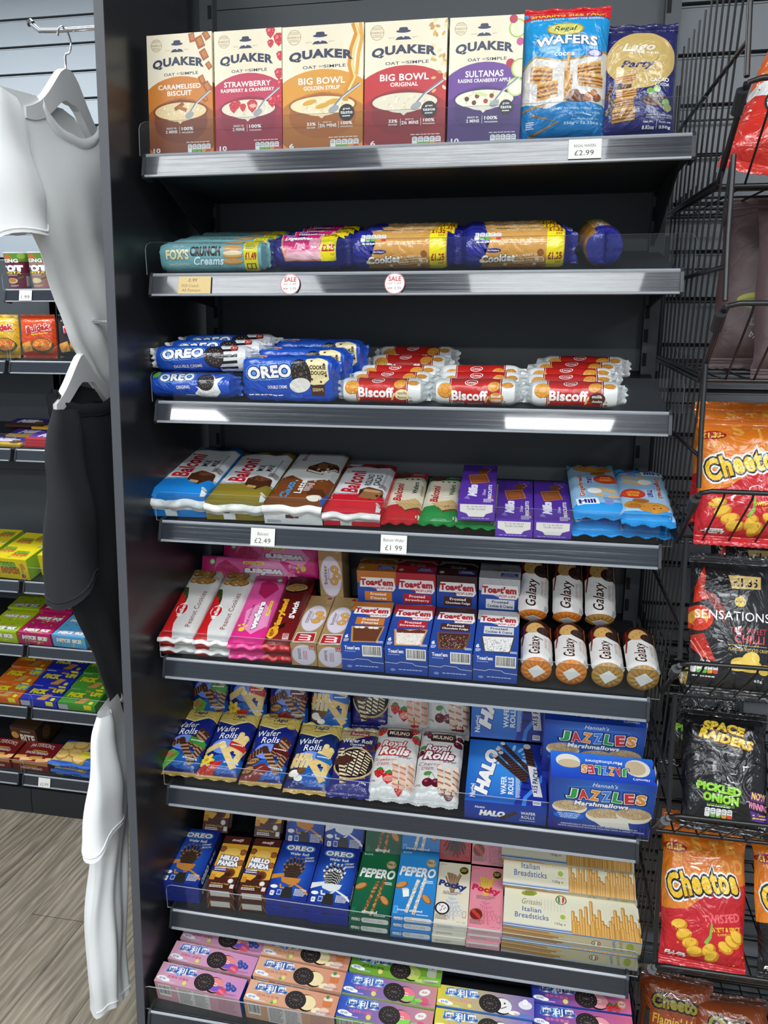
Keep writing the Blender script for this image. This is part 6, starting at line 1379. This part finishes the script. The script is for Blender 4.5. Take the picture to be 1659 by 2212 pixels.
# ------------------------------------------------------------------ sixth shelf
WB = 'wafer roll bags'
front6 = (('tago_nut', .0, .012, 1.5, 7, 'navy wafer roll bag with green corner and nuts, front row, leftmost'), ('tago_vanilla', .099, .012, 1, 7, 'navy wafer roll bag with yellow vanilla flower, front row'),
          ('tago_cocoa', .204, .010, 1.5, 8, 'navy wafer roll bag with cocoa pods, front row'), ('tago_coconut', .309, .002, 2.5, 6, 'navy wafer roll bag with coconut and clear window, front row'),
          ('sultan', .404, .004, 3, 4, 'indigo striped wafer roll bag with round window, front row'), ('royal_straw', .493, .008, 1.6, 5, 'white strawberry wafer roll bag, front row'), ('royal_cherry', .592, .008, .8, 5, 'white cherry wafer roll bag, front row'))
for k, x, d, r, tl, lab in front6: on(5, k, x, d, lab, 'wafers', WB, rot=r, tilt=tl)
for k, x, d, r, tl, lab in front6:
    on(5, k, x + .006, .216 if k[0] == 't' else .236, lab.replace('front row, leftmost', 'front row').replace('front row', 'propped in the back row'), 'wafers', WB, rot=r, tilt=62, lift=.008)
on(5, 'halo', .741, .004, 'bright blue wafer roll box lying flat at the front', 'wafers', 'blue wafer roll boxes', rot=1)
on(5, 'halo', .737, .236, 'bright blue wafer roll box propped behind the lying one', 'wafers', 'blue wafer roll boxes', rot=1, tilt=60, lift=.03)
on(5, 'jazzles', .930, .004, 'deep blue marshmallow box at the front with open side flap', 'sweets', 'blue marshmallow boxes', rot=.5)
on(5, 'jazzles', .915, .10, 'deep blue marshmallow box behind and above the front one', 'sweets', 'blue marshmallow boxes', rot=0, lift=.062)
tag(MB().box(-.1, .1, 0, .14, 0, .06, hexc('#22369c')).obj('marshmallow_box', CARD), 'lower blue marshmallow box hidden behind the front one, carrying another', 'sweets', 'blue marshmallow boxes').matrix_world = shelf_frame(5) @ Matrix.Translation((.915, .082, 0))

# ------------------------------------------------------------------ seventh shelf: stacks of slim boxes
SB = 'stick and treat boxes'
def stack(k, x, d, r, n, th, lab, cat, fr=None, jit=.002):
    words = {2: ('lower', 'upper'), 3: ('lowest', 'middle', 'top')}[n]
    for j in range(n): on(6, k, x + jit * ((j * 7) % 3 - 1), d + jit * ((j * 5) % 3 - 1) * .7, f'{words[j]} {lab}', cat, SB, rot=r + .6 * ((j * 3) % 3 - 1), lift=j * th)
stack('owafer_choc', .006, .014, 3, 2, .0295, 'blue wafer roll box with orange ribbon, leftmost front stack', 'wafers')
stack('choco_treat', .108, .010, 3.6, 2, .0315, 'yellow and brown treat box in the front, beside the leftmost blue boxes', BIS)
stack('choco_treat', .183, .014, 3.5, 2, .0315, 'yellow and brown treat box in the front, left of two blue stacks', BIS)
stack('owafer_choc', .264, .014, 2.6, 2, .0295, 'blue wafer roll box with orange ribbon, in the middle front stack', 'wafers')
stack('owafer_van', .361, .012, 2.4, 2, .0295, 'blue wafer roll box with white ribbon in the front stack', 'wafers')
stack('pep_green', .457, .006, 2, 2, .024, 'dark green almond stick box in the front stack', BIS)
stack('pep_blue', .551, .006, 2.4, 3, .024, 'sky blue almond stick box in the front stack', BIS)
stack('pocky_cream', .634, .007, 2.4, 3, .0215, 'cream cookie stick box in the front stack', BIS)
stack('pocky_pink', .708, .007, 1.8, 3, .0215, 'pink strawberry stick box in the front stack', BIS)
stack('grissini', .889, .008, .6, 2, .0415, 'cream breadstick box at the front right', 'breadsticks')
BK = 48
for k, x, lf, lab in (('choco_treat', .03, .052, 'yellow and brown treat box leaning at the back far left'), ('choco_treat', .166, .056, 'yellow and brown treat box leaning at the back, left of blue boxes'),
                      ('owafer_choc', .259, .048, 'blue wafer roll box with orange ribbon leaning at the back'), ('owafer_van', .357, .046, 'blue wafer roll box with white ribbon leaning at the back'),
                      ('pep_green', .455, .044, 'dark green almond stick box leaning at the back'), ('pep_blue', .546, .062, 'sky blue almond stick box leaning at the back'),
                      ('pocky_red', .628, .058, 'red chocolate stick box leaning at the back'), ('pocky_pink', .704, .056, 'pink strawberry stick box leaning at the back')):
    on(6, k, x, .197, lab, BIS, SB, rot=1.5, tilt=BK, lift=lf - .02)
on(6, 'owafer_choc', .085, .30, 'blue wafer roll box on edge beside the leaning treat box', 'wafers', SB, rot=-94, tilt=70, lift=.03)
for k, (d, lf, tl, n) in enumerate(((.112, .062, 24, 'second'), (.152, .095, 20, 'third'), (.19, .112, 16, 'rearmost'))):
    on(6, 'grissini', .884 - .006 * k, d, f'cream breadstick box leaning behind the front ones, {n} from the front', 'breadsticks', SB, rot=.4, tilt=tl, lift=lf)

# ------------------------------------------------------------------ lowest shelf
CB = 'long biscuit cartons'
def cart(k, x, d, r, lf, lab): on(7, k, x, d, lab, BIS, CB, rot=r, lift=lf)
for j, (d, x, lf) in enumerate(((-.080, .086, 0), (-.026, .094, 0), (.024, .103, .004))): cart('cn_rasp', x, d, -3, lf, f'pink raspberry and blueberry biscuit carton, {P3[j]} of three')
for j, (d, x, lf) in enumerate(((-.086, .300, 0), (-.035, .304, .006), (.014, .307, .010))): cart('cn_peach', x, d, -2, lf, f'peach biscuit carton, {P3[j]} of three')
cart('cn_grape', .508, -.086, -1, 0, 'blue and green grape biscuit carton, front of two'); cart('cn_grape', .510, -.038, -1, .006, 'blue and green grape biscuit carton behind the front one')
cart('cn_green', .516, .010, -2, .010, 'bright green matcha biscuit carton behind the blue grape cartons')
cart('cn_smile', .718, -.078, .4, 0, 'yellow and purple birthday cake biscuit carton, front of two'); cart('cn_smile', .718, -.03, .4, .006, 'yellow and purple birthday cake biscuit carton behind the front one')
for j, (d, x, lf) in enumerate(((-.034, .921, 0), (.014, .920, .004), (.062, .918, .010))): cart('cn_straw', x, d, 1, lf, f'blue and pink strawberry biscuit carton, {P3[j]} of three')

# ------------------------------------------------------------------ far shelves
def far(i, k, x, d, label, cat, group, **kw):
    f = Matrix.Translation((0, 1.0, LZ[i] + .003)) @ Matrix.Rotation(SLOPE, 4, 'X'); return on(0, k, x, d, label, cat, group, frame=f, **kw)
UP = 90 - math.degrees(SLOPE) * .6
for k, x, n in (('pot_bolo', -1.055, 'maroon bolognese pasta pot at the left picture edge'), ('pot_carb', -.962, 'dusty pink carbonara pasta pot beside the white shirt'), ('pot_carb', -.87, 'dusty pink pasta pot mostly behind the white shirt')): far(0, k, x, .02, n, 'pasta pots', 'pasta pots', tilt=-8)
for k, x, n in (('noodle_yellow', -1.11, 'yellow noodle bag at the left picture edge'), ('noodle_orange', -.965, 'orange spicy noodle bag in the middle'), ('noodle_black', -.82, 'black hot chicken noodle bag half behind the white shirt')): far(1, k, x, .045, n, 'noodles', 'noodle bags', tilt=76)
for k, x, d, lf, n in (('bar_yellow', -1.15, .02, 0, 'front purple and yellow chocolate bar at the left edge'), ('bar_yellow', -1.10, .10, .004, 'purple and yellow chocolate bar in the second row'), ('bar_yellow', -1.05, .19, .008, 'purple and yellow chocolate bar in the third row'),
                       ('bar_red', -.972, .02, 0, 'bottom purple and red chocolate bar of the front right pile'), ('bar_red', -.965, .024, .0095, 'middle purple and red chocolate bar of the front right pile'), ('bar_red', -.968, .028, .019, 'top purple and red chocolate bar of the front right pile'), ('bar_dark', -1.17, .20, .012, 'dark purple chocolate bar at the back left')):
    far(2, k, x, d, n, 'chocolate', 'chocolate bars', lift=lf, rot=-2)
far(3, 'sour_box', -1.125, .01, 'yellow sour sweets display box at the front', 'sweets', 'yellow sweets boxes', rot=-3); far(3, 'sour_box', -1.29, .03, 'yellow sour sweets box cut by the left picture edge', 'sweets', 'yellow sweets boxes'); far(3, 'sour_box', -.955, .05, 'yellow sour sweets box mostly behind the black shirt', 'sweets', 'yellow sweets boxes')
far(4, 'mike_green', -1.185, .005, 'lime green sweets box at the left picture edge', 'sweets', 'long sweets boxes', rot=-2); far(4, 'mike_pink', -1.043, .005, 'magenta sweets box in the front row', 'sweets', 'long sweets boxes', rot=-2); far(4, 'mike_blue', -.90, .005, 'pale blue sweets box beside the black shirt', 'sweets', 'long sweets boxes', rot=-2)
far(4, 'mike_green', -1.185, .158, 'lime green sweets box in the back row', 'sweets', 'long sweets boxes', lift=.006); far(4, 'mike_pink', -1.043, .158, 'magenta sweets box in the back row', 'sweets', 'long sweets boxes', lift=.006)
for k, x, n in (('pick_orange', -1.205, 'orange'), ('pick_blue', -1.045, 'royal blue'), ('pick_green', -.885, 'green')):
    for j, (d, lf) in enumerate(((.004, 0), (.092, .006), (.18, .014))): far(5, k, x + .004 * j, d, f'{n} chocolate biscuit box on the far shelf, {P3[j]} of three', BIS, 'bright biscuit boxes', lift=lf, rot=-1)
far(6, 'bite_box', -1.19, .12, 'tall brown snack box at the back left of the lowest far shelf', 'snacks', None, rot=-4)
for x, n in ((-1.26, 'left'), (-1.095, 'right')): far(6, 'shortbread', x, .004, f'dark red shortbread box, {n} of two on the lowest far shelf', BIS, 'shortbread boxes', rot=-1)
far(6, 'fairy_cakes', -.90, .0, 'lower blue pack of small cakes, under another', 'cakes', 'small cake packs', rot=-2); far(6, 'fairy_cakes', -.905, .002, 'upper blue pack of small cakes beside the hanging white shirt', 'cakes', 'small cake packs', lift=.038, rot=-2)

# ------------------------------------------------------------------ wire baskets on the right wall, and crisps
BX0, BX1 = 1.03, 1.56
LIPS = [(-.262, 2.105), (-.25, 1.801), (-.18, 1.511), (-.146, 1.205), (-.16, .924), (-.15, .615), (-.15, .28)]
BN = ['topmost', 'second', 'third', 'fourth', 'fifth', 'sixth', 'lowest']
def basket(y, z, label):
    t = tag(empty('wire_basket', (BX0, .34, z)), label, 'basket', 'black wire baskets'); P = lambda x, yy, zz: (x - BX0, yy - .34, zz - z)
    fy, fz = y + .135, z - .112; by, bz = .345, z - .112 + (.345 - fy) * .10
    MB().tube([P(BX0, y + .012, z - .02), P(BX0 + .004, y + .002, z - .004), P(BX0 + .02, y, z), P(BX1 - .02, y, z), P(BX1, y + .012, z - .02)], .0042, 8).obj('lip_rail', WIREM, t)
    f = MB()
    for x in (BX0, BX1):
        f.tube([P(x, y, z - .006), P(x, fy, fz), P(x, by, bz)], .0048, 8); f.tube([P(x, y + .004, z + .004), P(x, y + .022, z + .10), P(x, y + .03, z + .215)], .0042, 8)
        f.tube([P(x, by, bz), P(x, by, z + .20)], .0045, 8); f.tube([P(x, y + .018, z + .055), P(x, .345, z + .10)], .0038, 6); f.tube([P(x, fy, fz + .008), P(x, by, bz + .008)], .004, 6)
    f.tube([P(BX0, fy, fz), P(BX1, fy, fz)], .004, 6); f.tube([P(BX0, by, bz), P(BX1, by, bz)], .004, 6); f.obj('frame', WIREM, t)
    for x, nm in ((BX0, 'side_panel'), (BX1, 'side_panel')):
        s = MB(); n = 11
        for k in range(n):
            yy = fy - .02 + (by - fy + .02) * (k + .3) / n; yt = y + .035 + (.345 - y - .035) * (k + .2) / n; zb = fz + (yy - fy) * .10
            s.tube([P(x, yy, max(zb, fz)), P(x, yt, z + .205 + (yt - y) * .1)], .0019, 5)
        s.obj(nm, WIREM, t)
    g = MB(); x = BX0 + .04
    while x < BX1 - .02: g.tube([P(x, y, z - .002), P(x, y + .006, z - .012), P(x, fy, fz), P(x, by, bz)], .0019, 5); x += .044
    g.obj('front_grille', WIREM, t)
    c = MB()
    for k in range(5): yy = fy + (by - fy) * (k + .5) / 5; c.tube([P(BX0, yy, fz + (yy - fy) * .10), P(BX1, yy, fz + (yy - fy) * .10)], .0022, 5)
    for zz in (.06, .13): c.tube([P(BX0, .345, z + zz), P(BX1, .345, z + zz)], .0022, 5)
    c.obj('cross_wires', WIREM, t)
    MB().tube([P(BX0 - .004, y + .03, z - .036), P(BX0 - .004, y + .004, z - .014)], .009, 8).obj('clip', BLACKM, t)
for i, (y, z) in enumerate(LIPS): basket(y, z, f'black wire display basket on the right wall, {BN[i]} of the column')
def crisp(i, k, x, dy, tilt, label, rot=0, lift=0.0, lean=0.0):
    y, z = LIPS[i]; M = Matrix.Translation((x, y + .075 + dy, z - .128 + dy * .10 + lift)) @ Matrix.Rotation(R_(rot), 4, 'Z') @ Matrix.Rotation(R_(tilt), 4, 'X') @ Matrix.Rotation(R_(-lean), 4, 'Z')
    return place(k, M, label, 'crisps', 'crisp bags in the baskets')
crisp(0, 'crisp_export', 1.128, .08, 68, 'orange and red export crisp bag slumped in the topmost basket', rot=-8, lean=17)
crisp(1, 'crisp_brown', 1.215, .10, 76, 'dark brown crisp bag in the second basket, front one', rot=-4)
crisp(1, 'crisp_brown', 1.175, .20, 78, 'dark brown crisp bag in the second basket, tucked behind', rot=-14, lift=.012)
crisp(2, 'crisp_red', 1.137, .075, 74, 'orange and red crisp bag in the third basket, front one', rot=-3)
crisp(2, 'crisp_red', 1.147, .18, 78, 'orange and red crisp bag in the third basket, behind the front one', rot=-8, lift=.012)
crisp(2, 'crisp_red', 1.33, .08, 74, 'orange and red crisp bag cut by the right picture edge in the third basket', rot=4)
crisp(3, 'crisp_chilli', 1.150, .08, 70, 'black chilli crisp bag with tan price flash in the fourth basket', rot=-3)
crisp(3, 'crisp_chilli', 1.312, .09, 70, 'black chilli crisp bag cut by the right picture edge', rot=2)
crisp(3, 'crisp_chilli', 1.205, .20, 78, 'black chilli crisp bag standing behind in the fourth basket', rot=-2, lift=.02)
crisp(4, 'crisp_onion', 1.165, .09, 62, 'black pickled onion crisp bag at the front of the fifth basket', rot=-4)
crisp(4, 'crisp_onion', 1.34, .09, 62, 'black pickled onion crisp bag cut by the right picture edge', rot=2)
crisp(4, 'crisp_onion', 1.14, .215, 74, 'black pickled onion crisp bag standing behind in the fifth basket', rot=-6, lift=.06)
crisp(5, 'crisp_tall', 1.150, .09, 66, 'orange and red twisted crisp bag at the front of the sixth basket', rot=-4)
crisp(5, 'crisp_dark', 1.335, .09, 66, 'orange and black crisp bag with green pepper in the sixth basket', rot=3)
crisp(5, 'crisp_red', 1.16, .20, 78, 'orange and red twisted crisp bag behind in the sixth basket', rot=-3, lift=.02)
crisp(6, 'crisp_flamin', 1.13, .16, 72, 'brown and yellow hot crunchy crisp bag, left one in the lowest basket', rot=-6)
crisp(6, 'crisp_flamin', 1.245, .10, 60, 'brown and yellow hot crunchy crisp bag, right one in the lowest basket', rot=2)
crisp(6, 'crisp_yellow', 1.42, .10, 66, 'bright yellow snack bag at the lower right picture corner', rot=-2)

# ------------------------------------------------------------------ hanging T-shirts
def hook_arm(y, z, label, e=-.222):
    t = tag(empty('display_arm', (-.05, y, z)), label, 'hook', 'chrome arms on the end panel')
    MB().tube([(0, 0, 0), (e * .75, 0, 0), (e * .92, 0, .002), (e, 0, .016)], .0045, 10).obj('rod', CHROME, t); MB().tube([(e, 0, .016), (e - .004, 0, .022)], [.008, .006], 12).obj('stop_ball', CHROME, t)
def hanger(x, y, z, label, c, hl=.15):
    t = tag(empty('hanger', (x, y, z)), label, 'hanger', 'coat hangers'); b = MB()
    for s in (-1, 1):
        up, lo = [], []
        for k in range(11):
            q = k / 10; yy = s * hl * q; zz = .03 - .096 * (1 - math.exp(-(max(0, q * hl - .016) / .07) ** 1.5)) - .028 * q; up.append((yy, zz)); lo.append((yy, zz - .064 + .044 * q))
        for k in range(10):
            o = [up[k], up[k + 1], lo[k + 1], lo[k]]
            b.prism(o if s > 0 else o[::-1], -.008, .008, None)
    b.prism([(-hl * .8, -.10), (hl * .8, -.10), (hl * .8, -.11), (-hl * .8, -.11)], -.004, .004); b.obj('hanger_body', c, t, True)
    pts = [(0, 0, .022), (0, 0, .055)] + [(0, .022 * math.sin(R_(a)) * 1.0 + .0, .085 - .024 * math.cos(R_(a))) for a in range(10, 271, 20)]
    MB().tube(pts, .002, 8).obj('hook', CHROME, t)
def shirt(x0, rows, neck, color, label, sl, fold=.012, seed=1, th=.03):
    """rows: (z, left y, right y) from shoulders to hem; neck: (y0, y1, dip); sl: sleeve rows (z, y0, y1, x)"""
    c = hexc(color); r = random.Random(seed); ph = [r.random() * 6 for _ in range(6)]; mb = MB(); nv, nu = 40, 30
    zt, zb = rows[0][0], rows[-1][0]
    def edge(z):
        for a, b in zip(rows, rows[1:]):
            if b[0] <= z <= a[0]:
                t = (a[0] - z) / (a[0] - b[0]); t = t * t * (3 - 2 * t) * .35 + t * .65; return a[1] + (b[1] - a[1]) * t, a[2] + (b[2] - a[2]) * t
        return rows[-1][1:]
    n0, n1, dip = neck; nc = (n0 + n1) / 2
    def layer(side):
        def fn(u, v):
            y0, y1 = edge(zt + (zb - zt) * v); y = y0 + (y1 - y0) * u
            sh = zt + .055 * max(0, 1 - abs(y - nc) / (.30)) if v < .35 else zt
            sh0 = zt + .055 * max(0, 1 - abs((rows[0][1] + (rows[0][2] - rows[0][1]) * u) - nc) / .30)
            w = max(0, 1 - v / .35); z = zt + (zb - zt) * v + (sh0 - zt) * w
            yn = rows[0][1] + (rows[0][2] - rows[0][1]) * u
            if n0 < yn < n1: q = math.sin(math.pi * (yn - n0) / (n1 - n0)) ** .7; z -= (dip if side > 0 else .014) * q * w ** 2
            p = th * max(0, math.sin(math.pi * u)) ** .6 * min(1, .25 + v * 2.2)
            f = fold * v * (math.sin(u * 13 + ph[0] + v * 1.5) + .6 * math.sin(u * 25 + ph[1] - v * 2)) * min(1, 6 * u * (1 - u)) + .004 * math.sin(v * 14 + u * 6 + ph[2])
            return Vector((x0 + side * p + f, y + .006 * math.sin(v * 9 + ph[3]), z + .008 * v * math.sin(u * 7 + ph[4])))
        return fn
    f1, f2 = layer(1), layer(-1)
    mb.grid(f1, nu, nv, c); mb.grid(f2, nu, nv, c, flip=True)
    body = mb.obj('t_shirt', CLOTH); tag(body, label, 't-shirt')
    nk = MB(); ys = [i / 24 for i in range(25)]; span = rows[0][2] - rows[0][1]
    ring = [f1((n0 - rows[0][1] + (n1 - n0) * q) / span, 0) for q in ys] + [f2((n0 - rows[0][1] + (n1 - n0) * q) / span, 0) for q in reversed(ys)]
    def band(u, v, k=1.0):
        q = min(int(u * 49.999), 49); p = ring[q]; s_ = 1 if q < 25 else -1
        return p + Vector((s_ * k * (.003 + .0035 * math.sin(math.pi * v)), 0, .007 - .027 * v))
    nk.grid(band, 50, 5, c); nk.grid(lambda u, v: band(u, v, .25), 50, 5, c, flip=True); nk.tube([band(i / 49.5, .97) for i in range(50)], .0014, 5, c)
    nk.obj('collar', CLOTH, body)
    sv = MB(); n = len(sl)
    def sfn(u, v):
        t = v * (n - 1); i = min(int(t), n - 2); q = t - i; a, b = sl[i], sl[i + 1]; z, y0, y1, sx = (a[k] + (b[k] - a[k]) * q for k in range(4))
        ang = 2 * math.pi * u; rr = (.012 + .026 * v) * (1 + .22 * math.sin(3 * ang + ph[5] + 3 * v))
        return Vector((sx + rr * math.sin(ang) + .004 * math.sin(v * 11 + 4 * u), (y0 + y1) / 2 + (y1 - y0) / 2 * math.cos(ang), z - .022 * v * v * (1 - math.cos(ang)) + .006 * math.sin(3 * ang + ph[0]) * v * v))
    sv.grid(sfn, 28, 20, c); sv.obj('sleeve', CLOTH, body)
    hm = MB(); zc = sl[-1]
    hm.tube([sfn(i / 28, .97) for i in range(29)], .0022, 6, c); hm.obj('sleeve_hem', CLOTH, body)
    h2 = MB(); h2.tube([f1(i / nu, .975) + Vector((.001, 0, 0)) for i in range(nu + 1)], .0016, 6, c); h2.obj('bottom_hem', CLOTH, body)
    return body
hook_arm(.035, 2.362, 'chrome arm on the end panel carrying the upper white shirt')
hanger(-.2, .035, 2.258, 'white hanger holding the upper white shirt', WHITEP)
shirt(-.2, [(2.168, -.20, .28), (2.06, -.165, .27), (1.957, -.125, .26), (1.90, -.08, .26), (1.767, .0, .27), (1.69, .08, .28), (1.64, .16, .30)], (-.06, .136, .062), '#eff1f0', 'white T-shirt on a white hanger, upper one of the column', [(2.176, -.205, -.135, -.2), (2.10, -.24, -.118, -.188), (2.02, -.258, -.10, -.182), (1.955, -.262, -.092, -.178)], seed=3)
hook_arm(.05, 1.795, 'chrome arm on the end panel carrying the black shirt', -.17)
hanger(-.2, .05, 1.70, 'white hanger holding the black shirt', WHITEP, .12)
shirt(-.2, [(1.61, -.085, .29), (1.45, -.06, .28), (1.203, -.042, .27), (1.03, .044, .28), (.90, .10, .29), (.77, .15, .30)], (-.055, .155, .05), '#232529', 'black T-shirt hanging in the middle of the column', [(1.612, -.09, -.01, -.19), (1.52, -.135, -.01, -.178), (1.40, -.155, -.005, -.17), (1.262, -.165, .0, -.165)], fold=.008, seed=5)
hook_arm(.18, 1.05, 'chrome arm on the end panel carrying the lower white shirt', -.17)
hanger(-.2, .18, .955, 'white hanger holding the lower white shirt', WHITEP, .1)
shirt(-.2, [(.885, .035, .32), (.80, .01, .26), (.69, -.005, .17), (.573, -.012, .13), (.40, -.032, .105), (.25, -.05, .088), (.165, -.045, .08)], (.12, .24, .03), '#eceeee', 'white T-shirt at the bottom of the column, its hem near the floor', [(.905, .02, .07, -.19), (.84, -.015, .07, -.182), (.75, -.055, .06, -.175), (.66, -.09, .05, -.17)], fold=.006, seed=9, th=.035)
bpy.data.objects.remove(_to)
